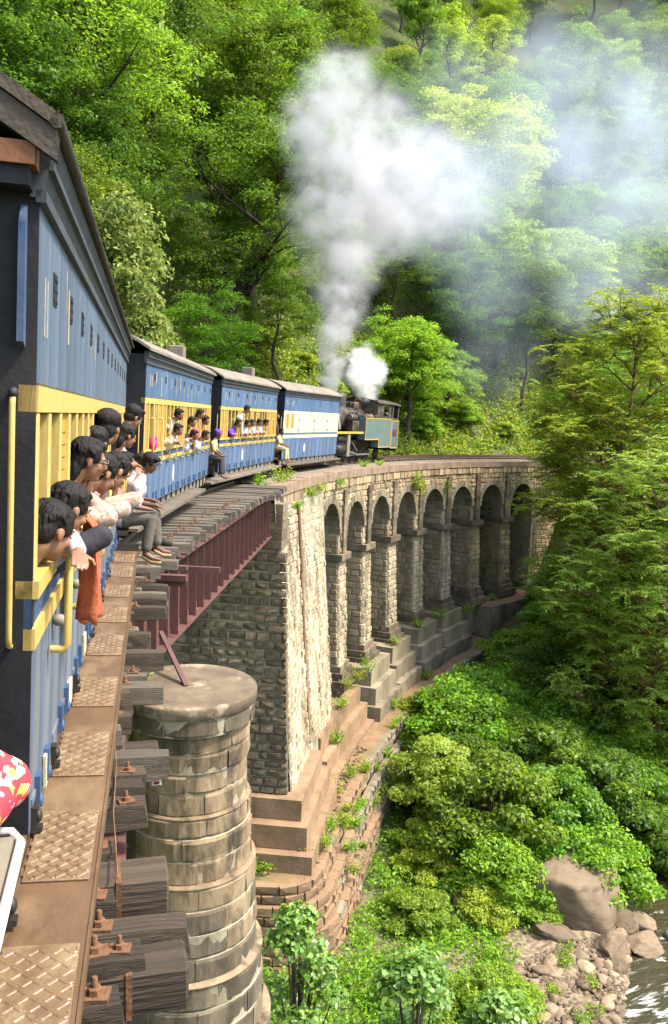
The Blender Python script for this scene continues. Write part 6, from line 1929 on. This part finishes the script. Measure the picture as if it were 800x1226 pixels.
# ---- shrubs on the valley slope
def shrub_template(seed, R, H, m, leaf, per, n=26, flat=.55, aspect=.55, clump=.33):
    g = np.random.default_rng(seed); mb = MB(); cs = []; rs = []
    for k in range(n):
        az = k * 2.4 + g.uniform(-.4, .4); t = math.sqrt((k + .5) / n); q = R * t * g.uniform(.75, 1.05); z = H * math.sqrt(max(.05, 1 - t * t * .85)) * g.uniform(.62, 1.05)
        p = np.array([q * math.cos(az), q * math.sin(az), z]); cs.append(p); rs.append(R * clump * g.uniform(.7, 1.25))
        mb.tube([(.1 * math.cos(az), .1 * math.sin(az), 0), tuple(p * [.45, .45, .6]), tuple(p)], [.05, .03, .01], 5, cap=False)
        if k % 2: cs.append(p * np.array([.85, .85, .5])); rs.append(R * clump * .9)
    C, N = cluster_leaves(g, cs, rs, per, flat, .8)
    cm = leaf_mesh("foliage", C, N, leaf * g.uniform(.6, 1.3, size=len(C)), m, aspect, seed=seed, droop=.3)
    tm = mb.mesh("stems"); tm.materials.append(M['bark'])
    return tm, cm


ST = [shrub_template(61, 2.3, 2.6, M['leaf_shrub'], .20, 330, 30), shrub_template(62, 2.6, 3.4, M['leaf_mid'], .19, 340, 32, clump=.28), shrub_template(63, 1.6, 1.6, M['leaf_yel'], .15, 320, 22), shrub_template(64, 2.2, 2.8, M['leaf_feather'], .18, 330, 28, flat=.4),
      shrub_template(65, .8, .9, M['leaf_shrub'], .11, 160, 16)]


def valley_shrubs():
    r = random.Random(8); n = 0; pts = []
    for s in np.arange(24, 74, 2.2):
        rl = float(river_l(s))
        for l in np.arange(6.0, rl - 2.2, 2.1):
            s_, l_ = s + r.uniform(-.9, .9), l + r.uniform(-.8, .8)
            lw = float(np.interp(s_, [28, 30, 37, 40, 45, 60, 70], [7.2, 7.5, 7.3, 6.6, 6.4, 7.0, 6.0]))
            if l_ < lw: continue
            if (s_ < 34.5 and l_ > 8.2 and s_ + .9 * (l_ - 8) < 36.5) or s_ < 33.5 or (s_ < 37 and l_ < 9): 
                big = False
            else: big = True
            if s_ < 36 and l_ > rl - 5.5: continue
            if s_ < 31 and not big and r.random() < .65: continue
            x, y = track_xy(s_, l_); z = gz(x, y)
            if big:
                ti = r.choice((0, 0, 1, 3, 0, 1)); sc = r.uniform(.8, 1.2)
                lab = "leafy green shrub in the thicket between the stone retaining wall and the stream"; g_ = "shrubs on the valley slope"
            else:
                ti = r.choice((2, 4, 4, 2)); sc = r.uniform(.6, 1.0); lab = "low green bush on the open stony ground near the pale pebbles"; g_ = "low bushes near the stream"
            plant(ST[ti], "shrub", (float(x), float(y), z - .15), r.uniform(0, 6.28), (sc, sc, sc * r.uniform(.85, 1.2)), lab, "shrub", g_, low="stems"); n += 1


valley_shrubs()
# shrubs on the hill side close to the line beyond the engine, and in the gully under the girder
r_ = random.Random(19)
for k in range(34):
    s_ = r_.uniform(58, 90); l_ = -r_.uniform(5.5, 13.5); x, y = track_xy(s_, l_)
    sc = r_.uniform(.4, .9); plant(ST[r_.choice((0, 2, 3, 4))], "shrub", (float(x), float(y), gz(x, y) - .1), r_.uniform(0, 6), sc, "low bright shrub on the grassy bank beside the line beyond the locomotive", "shrub", "shrubs on the grassy bank", low="stems")
for k in range(10):
    s_ = r_.uniform(30.5, 36); l_ = -r_.uniform(4, 9); x, y = track_xy(s_, l_)
    plant(ST[1], "shrub", (float(x), float(y), gz(x, y) - 3.0), r_.uniform(0, 6), 1.1, "dark shrub in the gully behind the abutment, seen under the girder", "shrub", "shrubs in the gully", low="stems")

# ---- broad-leaved young trees at the bottom of the picture
def broad_bush(x, y, top, R, label, seed):
    z0 = gz(x, y); H = top - z0
    g = np.random.default_rng(seed)
    t = empty("broad_leaved_bush", (x, y, z0 - .1), label=label, cat="bush")
    mb = MB(); cs = []; rs = []
    for k in range(24):
        az = k * 2.4 + g.uniform(-.4, .4); f = g.uniform(.30, 1); q = R * (1.12 - f ** 2.2) * g.uniform(.35, 1); p = np.array([q * math.cos(az), q * math.sin(az), H * f]); cs.append(p); rs.append(R * .34 * g.uniform(.7, 1.2))
        mb.tube([(0, 0, H * f * .35), tuple(p * [.5, .5, .75]), tuple(p)], [.05, .03, .012], 5, cap=False)
    cs.append(np.array([0, 0, H * .97])); rs.append(R * .3)
    mb.tube([(0, 0, -.1), (.1, 0, H * .4), (0, .05, H * .97)], [.11, .08, .02], 7, cap=False)
    mb.build("trunk", M['bark'], t, fixn=False)
    C, N = cluster_leaves(g, cs, rs, 170, .75, .7)
    order = np.argsort(-C[:, 2]); pick = order[:700]; ind = g.choice(pick, 230, replace=False); rest = np.setdiff1d(np.arange(len(C)), ind)
    m = M['leaf_broad']
    put("foliage", leaf_mesh("foliage", C[rest], N[rest], .165 * g.uniform(.6, 1.25, size=len(rest)), m, .72, .12, seed=seed, droop=.5), None, t, kind="stuff")
    lm = []
    for k in range(4):
        q = MB(); n = 6; vs = [(0, -.5, 0)]
        for j in range(1, n):
            y_ = -.5 + j / n; w = .40 * math.sin(math.pi * (j / n) ** .8) ; vs += [(-w, y_, .10 * w * 2 - .22 * (y_ ** 2)), (0, y_, -.22 * y_ ** 2), (w, y_, .10 * w * 2 - .22 * (y_ ** 2))]
        vs.append((0, .52, -.10)); fs = [(0, 2, 1), (0, 3, 2)]
        for j in range(n - 2):
            a = 1 + 3 * j; fs += [(a, a + 1, a + 4, a + 3), (a + 1, a + 2, a + 5, a + 4)]
        a = 1 + 3 * (n - 2); e = len(vs) - 1; fs += [(a, a + 1, e), (a + 1, a + 2, e)]
        q.add(vs, fs, True); me = q.mesh("leaf"); me.materials.append(m); lm.append(me)
    for i in ind:
        nn = Vector(N[i]).normalized(); d = Vector(g.normal(size=3)); d.z -= .5; d = (d - nn * d.dot(nn)).normalized(); x_ = d.cross(nn); s = .17 * g.uniform(.65, 1.3)
        mt = Matrix(((x_.x * s, d.x * s, nn.x * s, C[i][0]), (x_.y * s, d.y * s, nn.y * s, C[i][1]), (x_.z * s, d.z * s, nn.z * s, C[i][2]), (0, 0, 0, 1)))
        put("leaf", lm[int(g.integers(4))], None, t, mt)
    return t


broad_bush(5.35, 17.7, -9.7, 1.35, "upright broad-leaved young tree beside the round pier at the bottom of the picture", 71)
broad_bush(7.9, 16.7, -10.9, 1.9, "wide broad-leaved bush at the bottom centre, right of the upright young tree", 72)
broad_bush(9.5, 15.9, -11.7, 1.6, "low broad-leaved bush at the bottom edge nearest the pebbles", 73)

# ---- ground cover, weeds on the masonry
def scatter_cover(name, n, smin, smax, lmin, lmax, m, size, seed, up=.8, label=None, zoff=.05, dens=None):
    g = np.random.default_rng(seed)
    s = g.uniform(smin, smax, n); l = g.uniform(lmin, lmax, n)
    clump = np.sin(s * 1.7 + 2 * np.sin(l * 1.1)) * np.sin(l * 1.5 + 1.3 * np.sin(s * .9)); keep = clump + g.uniform(-.9, .9, n) > -.25
    if dens is not None: keep &= dens(s, l)
    s, l = s[keep], l[keep]; x, y = track_xy(s, l); z = ground(x, y)
    k = 3
    x = np.repeat(x, k) + g.normal(size=len(x) * k) * .12; y = np.repeat(y, k) + g.normal(size=len(y) * k) * .12; z = np.repeat(z, k) + g.uniform(0, 1, len(z) * k) ** 1.5 * size * 2.4 + zoff
    N = g.normal(size=(len(x), 3)) * .6 + [0, 0, up]
    me = leaf_mesh(name, np.stack([x, y, z], 1), N, size * g.uniform(.6, 1.3, size=len(x)), m, .5, seed=seed)
    put(name, me, None, kind="stuff")


scatter_cover("undergrowth", 26000, 24, 74, 5.5, 17.5, M['leaf_shrub'], .17, 5, dens=lambda s, l: (l < river_l(s) - 3.6) & (l > np.interp(s, [29, 30, 45, 60, 70], [4.9, 5.0, 5.2, 4.9, 4.0])) & ~((s < 33) & (l > river_l(s) - 6.2)))
scatter_cover("valley_floor_undergrowth", 16000, 12, 31, -1, 10.5, M['leaf_shrub'], .15, 15, dens=lambda s, l: (l < river_l(s) - 5.5) & ((l > 4.6) | (s < 27.4)))
scatter_cover("hillside_undergrowth", 42000, 45, 112, -60, -4.4, M['leaf_mid'], .34, 6)
scatter_cover("bank_grass", 22000, 55, 95, -14, -3.8, M['grass'], .26, 7, up=.2)


def weed(p, R, n, m, label, name="weed_tuft", leaf=.09, hang=0.0, seed=0, h=.8):
    g = np.random.default_rng(seed + int(p[0] * 10)); t = empty(name, p, label=label, cat="weed" if name == "weed_tuft" else "creeper", group="weeds on the masonry" if name == "weed_tuft" else None)
    mb = MB(); C = []; N = []
    for k in range(7):
        az = g.uniform(0, 6.28); e = np.array([R * math.cos(az) * g.uniform(.3, 1), R * math.sin(az) * g.uniform(.3, 1), R * h * g.uniform(.5, 1.2) - hang * g.uniform(.2, 1.6)])
        mb.tube([(0, 0, -.02), tuple(e * [.5, .5, .75]), tuple(e)], [.01, .008, .004], 4, cap=False)
        q = n // 7; tt = g.uniform(.15, 1.05, (q, 1)); C.append(e * tt + g.normal(size=(q, 3)) * R * .2); N.append(g.normal(size=(q, 3)) * .6 + [0, 0, .8])
    mb.build("stems", M['grass'], t, fixn=False)
    C = np.concatenate(C); put("foliage", leaf_mesh("foliage", C, np.concatenate(N), leaf * g.uniform(.6, 1.3, size=len(C)), M[m], .5, seed=seed), None, t)


WL = "small green weed tuft growing out of the viaduct masonry"
weed(W(52.3, HALF + .25, -1.0), .75, 330, 'leaf_yel', "bushy creeper hanging over the parapet above the fourth arch", "creeper", .17, hang=.9)
weed(W(56.9, HALF + .16, -1.2), .32, 120, 'leaf_mid', "thin dark creeper hanging down the spandrel past the fifth arch", "creeper", .13, hang=1.6)
for i, (s_, l_, z_, R_) in enumerate(((31.6, 2.62, -1.0, .32), (34.6, 2.6, -.8, .38), (36.2, 2.6, -.7, .4), (39.9, 2.5, -.75, .42), (30.2, 2.1, -2.2, .5), (30.0, 1.5, -2.2, .4), (30.6, 1.5, -.3, .5), (32.2, 1.9, -.2, .45), (33.4, 1.9, -.2, .4), (45.5, 1.95, -.2, .35), (48.0, 1.9, -.2, .3))):
    weed(W(s_, l_, z_), R_, 170, 'leaf_yel' if i % 3 else 'leaf_shrub', WL, leaf=.10, seed=i, hang=.15 if i < 4 else 0)
for i, (s_, l_, z_, R_) in enumerate(((40.9, 2.95, -11.8, .6), (43.5, 3.1, -11.7, .6), (42.4, 3.0, -11.75, .5), (39.4, 3.0, -12.2, .5), (37.4, 3.3, -13.0, .5), (48.4, 3.0, -11.65, .5), (52.2, 3.0, -11.6, .5), (55.0, 3.1, -11.6, .6), (58.9, 3.2, -12.0, .6), (34.6, 3.9, -14.0, .55), (31.6, 4.2, -14.05, .6), (30.3, 4.2, -14.05, .5), (29.0, 3.7, -14.05, .55), (28.3, 2.4, -14.05, .5), (36.5, 4.2, -14.05, .45), (45.6, 4.1, -14.05, .5), (51, 4.0, -14.05, .5), (63.5, 2.6, -12.0, .4))):
    weed(WA(s_, l_, z_), R_, 240, ('leaf_yel', 'leaf_shrub', 'grass')[i % 3], "green weed tuft on the earthy ledge and footings at the viaduct's base", leaf=.11, seed=30 + i)
for i in range(22):
    r9 = random.Random(i); s_ = 29.4 + 17 * r9.random(); weed(WA(s_, 4.45 + .3 * r9.random() + .25 * (i % 3), -14.15 - .66 * (i % 3)), r9.uniform(.25, .5), 200, ('leaf_yel', 'leaf_shrub', 'grass')[i % 3], "green weed tuft rooted in the ledges of the brown retaining wall", leaf=.10, seed=60 + i)
for i in range(9):
    r9 = random.Random(90 + i); s_ = r9.uniform(26, 31); x_, y_ = track_xy(s_, float(river_l(s_)) - r9.uniform(3.2, 6)); weed((float(x_), float(y_), gz(x_, y_)), r9.uniform(.25, .5), 220, ('leaf_yel', 'leaf_shrub')[i % 2], "small weed growing among the pale pebbles by the stream", leaf=.09, seed=100 + i)
weed((1.35, 12.9, -2.66), .28, 110, 'leaf_yel', "small bright weed on the cap of the round pier under the timbers", leaf=.08, seed=77)

# ---- boulders and stones by the stream
def boulder_mesh(seed, n=3, rough=.22):
    bm = bmesh.new(); bmesh.ops.create_icosphere(bm, subdivisions=n, radius=1)
    g = random.Random(seed); o = Vector((g.uniform(0, 50), g.uniform(0, 50), g.uniform(0, 50)))
    for v in bm.verts:
        d = 1 + rough * (noise.noise(v.co * 1.1 + o) * 1.3 + .5 * noise.noise(v.co * 2.6 + o) + .18 * noise.noise(v.co * 7 + o)); v.co *= d
    for k in range(11):          # worn facets
        nn = Vector((g.gauss(0, 1), g.gauss(0, 1), g.gauss(0, 1))).normalized(); h = g.uniform(.5, .85)
        for v in bm.verts:
            e = v.co.dot(nn) - h
            if e > 0: v.co -= nn * e * .96
    for v in bm.verts: v.co *= 1 + .05 * noise.noise(v.co * 4 + o) + .03 * noise.noise(v.co * 9 + o)
    me = bpy.data.meshes.new("boulder"); bm.to_mesh(me); bm.free()
    me.polygons.foreach_set("use_smooth", [True] * len(me.polygons))
    return me


BM = [boulder_mesh(k, 4) for k in range(5)]
for b_ in BM: b_.materials.append(M['boulder'])
PM = [boulder_mesh(20 + k, 2, .28) for k in range(6)]
for b_ in PM: b_.materials.append(M['pebble'])
def rock(x, y, z, sc, rot, label, k, group=None, name="boulder", me=None):
    return_ = put(name, me or BM[k % 5], None, None, Matrix.Translation((x, y, z)) @ Matrix.Rotation(rot, 4, 'Z') @ Matrix.Diagonal((*sc, 1)), label=label, cat=name.replace("_", " "), group=group); return return_
rock(18.7, 26.6, -16.95, (2.7, 1.9, 2.0), .75, "huge sloping brown boulder under the shrubs at the water's edge", 0)
rock(20.1, 25.2, -17.45, (.7, .6, .5), 1.0, "dark rounded boulder just below the huge brown one", 1)
rock(20.9, 25.1, -17.5, (.62, .52, .46), 2.0, "brown boulder standing in the stream right of the huge one", 2)
rock(20.2, 23.9, -17.55, (.95, .6, .38), .3, "flat reddish-brown boulder lying in the white water", 3)
rock(18.6, 23.8, -17.3, (.75, .66, .6), .8, "tan rounded boulder where the pebbles meet the water", 4)
rock(18.3, 23.2, -17.4, (.55, .5, .46), .2, "smooth pale round boulder in front of the tan one", 1)
rock(17.0, 25.1, -17.2, (1.0, .62, .5), 2.6, "long tan boulder at the top of the pebble bank", 2)
rock(21.6, 24.0, -17.6, (.5, .5, .3), 2.2, "low dark boulder at the right, wet in the stream", 0)
rock(23.9, 30.5, -17.2, (.7, .6, .45), 2.2, "tan boulder at the right edge beyond the stream bend", 3)
rock(25.0, 31.5, -17.2, (.6, .6, .5), .2, "second tan boulder at the right edge, nearer the trees", 4)
rock(16.0, 30.0, -16.6, (.4, .35, .3), .2, "small pale boulder half hidden in the undergrowth left of the huge boulder", 2)
rock(14.4, 27.4, -16.9, (.35, .3, .28), .9, "small tan rock on the open ground below the shrubs", 1)
rock(30.4, 72.0, 6.2, (2.1, 1.3, 1.9), .9, "grey-brown bare rock showing on the hillside left of the locomotive's steam", 2)
rock(27.2, 67.5, 3.4, (1.2, .8, .9), .4, "smaller bare rock low on the hillside above the engine", 3)
g_ = random.Random(44); cnt = 0; far_q = MB()
while cnt < 250:
    s_ = g_.uniform(24, 33); l_ = float(river_l(s_)) - g_.uniform(2.5, 3.2 + 3.4 * min(1, max(0, (32.5 - s_) / 4))); x, y = track_xy(s_, l_); z = gz(x, y); a = .07 + .30 * g_.random() ** 2.6
    rock(float(x), float(y), z + a * .15, (a * g_.uniform(.9, 1.4), a * g_.uniform(.8, 1.1), a * g_.uniform(.55, .8)), g_.uniform(0, 6), "pale rounded river stone in the pebble bank beside the stream", 0, "stones of the pebble bank", "river_stone", PM[cnt % 6]); cnt += 1
q = MB()
for k in range(3200):
    s_ = g_.uniform(23, 33); l_ = float(river_l(s_)) - g_.uniform(2.3, 2.8 + 4 * min(1, max(0, (33 - s_) / 4))); x, y = track_xy(s_, l_); a = g_.uniform(.04, .1)
    me = PM[k % 6]
    x, y = float(x), float(y); z = gz(x, y) if k % 4 == 0 else z
    z = gz(x, y)
    q.ell((x, y, z + .02), (a * 1.2, a, a * .7), 6, 4, smooth=True)
q.build("pebbles", M['pebble'], fixn=False, kind="stuff")
q = MB()
for k in range(900):
    s_ = g_.uniform(28.2, 40); l_ = g_.uniform(2.0, 4.2) if s_ > 29 else g_.uniform(-1, 3); p = WA(s_, l_, -14.1); a = g_.uniform(.02, .07)
    q.ell(p, (a * 1.2, a, a * .7), 5, 3, smooth=False)
q.build("rubble", M['stone_brown'], fixn=False, kind="stuff")
# ------------------------------------------------------------------ smoke and steam
def cloud(name, blobs, dens, col, nscale, warp, ncon, label, absorb=None, aniso=.2):
    """blobs: (x, y, z, radius, weight). One closed hull round them, filled with a soft, uneven volume"""
    mb = MB()
    for (x, y, z, r, w) in blobs: mb.ell((x, y, z), r * 1.22, 14, 10)
    rmin = min(b[3] for b in blobs)
    me = fuse(mb, max(.22, min(.7, rmin * .35)), 1)
    m = bpy.data.materials.new(name); m.use_nodes = True
    N = m.node_tree.nodes; L = m.node_tree.links
    N.remove(N["Principled BSDF"]); out = N["Material Output"]
    tc = N.new("ShaderNodeTexCoord")
    nz = N.new("ShaderNodeTexNoise"); nz.inputs["Scale"].default_value = nscale; nz.inputs["Detail"].default_value = 6; nz.inputs["Roughness"].default_value = .62
    L.new(tc.outputs["Object"], nz.inputs["Vector"])
    sb = N.new("ShaderNodeVectorMath"); sb.operation = 'SUBTRACT'; L.new(nz.outputs["Color"], sb.inputs[0]); sb.inputs[1].default_value = (.5, .5, .5)
    sc = N.new("ShaderNodeVectorMath"); sc.operation = 'SCALE'; L.new(sb.outputs[0], sc.inputs[0]); sc.inputs["Scale"].default_value = warp
    ad = N.new("ShaderNodeVectorMath"); ad.operation = 'ADD'; L.new(tc.outputs["Object"], ad.inputs[0]); L.new(sc.outputs[0], ad.inputs[1])
    acc = None
    for (x, y, z, r, w) in blobs:
        ds = N.new("ShaderNodeVectorMath"); ds.operation = 'DISTANCE'; L.new(ad.outputs[0], ds.inputs[0]); ds.inputs[1].default_value = (x, y, z)
        mr = N.new("ShaderNodeMapRange"); mr.interpolation_type = 'SMOOTHSTEP'; mr.inputs[1].default_value = r; mr.inputs[2].default_value = r * .25; mr.inputs[3].default_value = 0; mr.inputs[4].default_value = w
        L.new(ds.outputs["Value"], mr.inputs[0])
        if acc is None: acc = mr.outputs[0]
        else:
            mx = N.new("ShaderNodeMath"); mx.operation = 'MAXIMUM'; mx.inputs[1].default_value = 0; L.new(acc, mx.inputs[0]); L.new(mr.outputs[0], mx.inputs[1]); acc = mx.outputs[0]
    n2 = N.new("ShaderNodeMapRange"); n2.inputs[1].default_value, n2.inputs[2].default_value = ncon; n2.inputs[3].default_value = .12; n2.inputs[4].default_value = 1.25
    L.new(nz.outputs["Fac"], n2.inputs[0])
    mu = N.new("ShaderNodeMath"); mu.operation = 'MULTIPLY'; L.new(acc, mu.inputs[0]); L.new(n2.outputs[0], mu.inputs[1])
    m3 = N.new("ShaderNodeMath"); m3.operation = 'MULTIPLY'; L.new(mu.outputs[0], m3.inputs[0]); m3.inputs[1].default_value = dens
    pv = N.new("ShaderNodeVolumePrincipled"); pv.inputs["Color"].default_value = (*col, 1); pv.inputs["Anisotropy"].default_value = aniso
    L.new(m3.outputs[0], pv.inputs["Density"]); L.new(pv.outputs[0], out.inputs["Volume"])
    return put(name, me, m, label=label, kind="stuff")


ch = CHIMNEY; vl = VALVE
C_ = lambda dx, dy, dz, r, w: (ch.x + dx, ch.y + dy, ch.z + dz, r, w)
cloud("smoke_column", [C_(0, 0, .15, .46, 3.4), C_(.05, 0, .7, .64, 3.0), C_(.12, 0, 1.6, .90, 2.4), C_(.22, .1, 2.8, 1.2, 1.8), C_(.5, .4, 4.2, 1.7, 1.3),
      C_(.8, .8, 6.2, 2.3, .85), C_(.2, 1.2, 8.4, 2.7, .85), C_(.9, 1.6, 10.8, 3.2, .85), C_(-.2, 2, 12.6, 2.6, .8), C_(.9, 2.4, 14.8, 2.5, .6), C_(2.8, 2.4, 13.4, 2.6, .55),
      C_(3.2, 2.4, 8.8, 2.9, .75), C_(3.9, 3, 11.3, 3.2, .7), C_(6.0, 3.6, 9.8, 2.9, .6), C_(6.6, 3.8, 12.2, 2.8, .45), C_(8.6, 4.2, 10.6, 2.7, .35)],
      .85, (.70, .70, .725), .80, 2.5, (.40, .58), "grey-white smoke rising from the locomotive's chimney")
cloud("drifting_smoke", [C_(7.5, 5, 10.8, 4.8, .8), C_(11, 6, 12.5, 5.2, .75), C_(14.5, 6, 13.4, 5.2, .55), C_(18.5, 6, 14.6, 5.4, .9), C_(18, 7, 10.5, 4.8, .75),
      C_(19, 7, 7.0, 4.2, .55), C_(15.5, 7, 18.5, 5.2, .5), C_(20.5, 7, 19.5, 5.0, .5), C_(9, 7, 16.5, 4.8, .35), C_(24, 8, 13, 5.0, .6), C_(13, 8, 7.0, 4.8, .42), C_(14, 9, 2.5, 4.2, .26), C_(25, 8, 18, 5, .5), C_(24, 9, 7, 4.4, .4)],
      .16, (.74, .83, .96), .26, 2.6, (.30, .68), "thin bluish smoke drifting to the right across the forest")
cloud("steam", [(vl.x + .2, vl.y + .2, vl.z + .35, .75, 1.0), (vl.x - .2, vl.y + .4, vl.z + 1.25, 1.0, 1.0), (vl.x + .6, vl.y + .5, vl.z + 1.4, 1.0, 1.0), (vl.x + .1, vl.y + .6, vl.z + 2.1, .9, .9)],
      2.8, (.995, .99, .97), 1.5, 1.5, (.36, .54), "dense white steam blowing off above the locomotive's cab", aniso=0.0)
print("objects", len(bpy.data.objects))
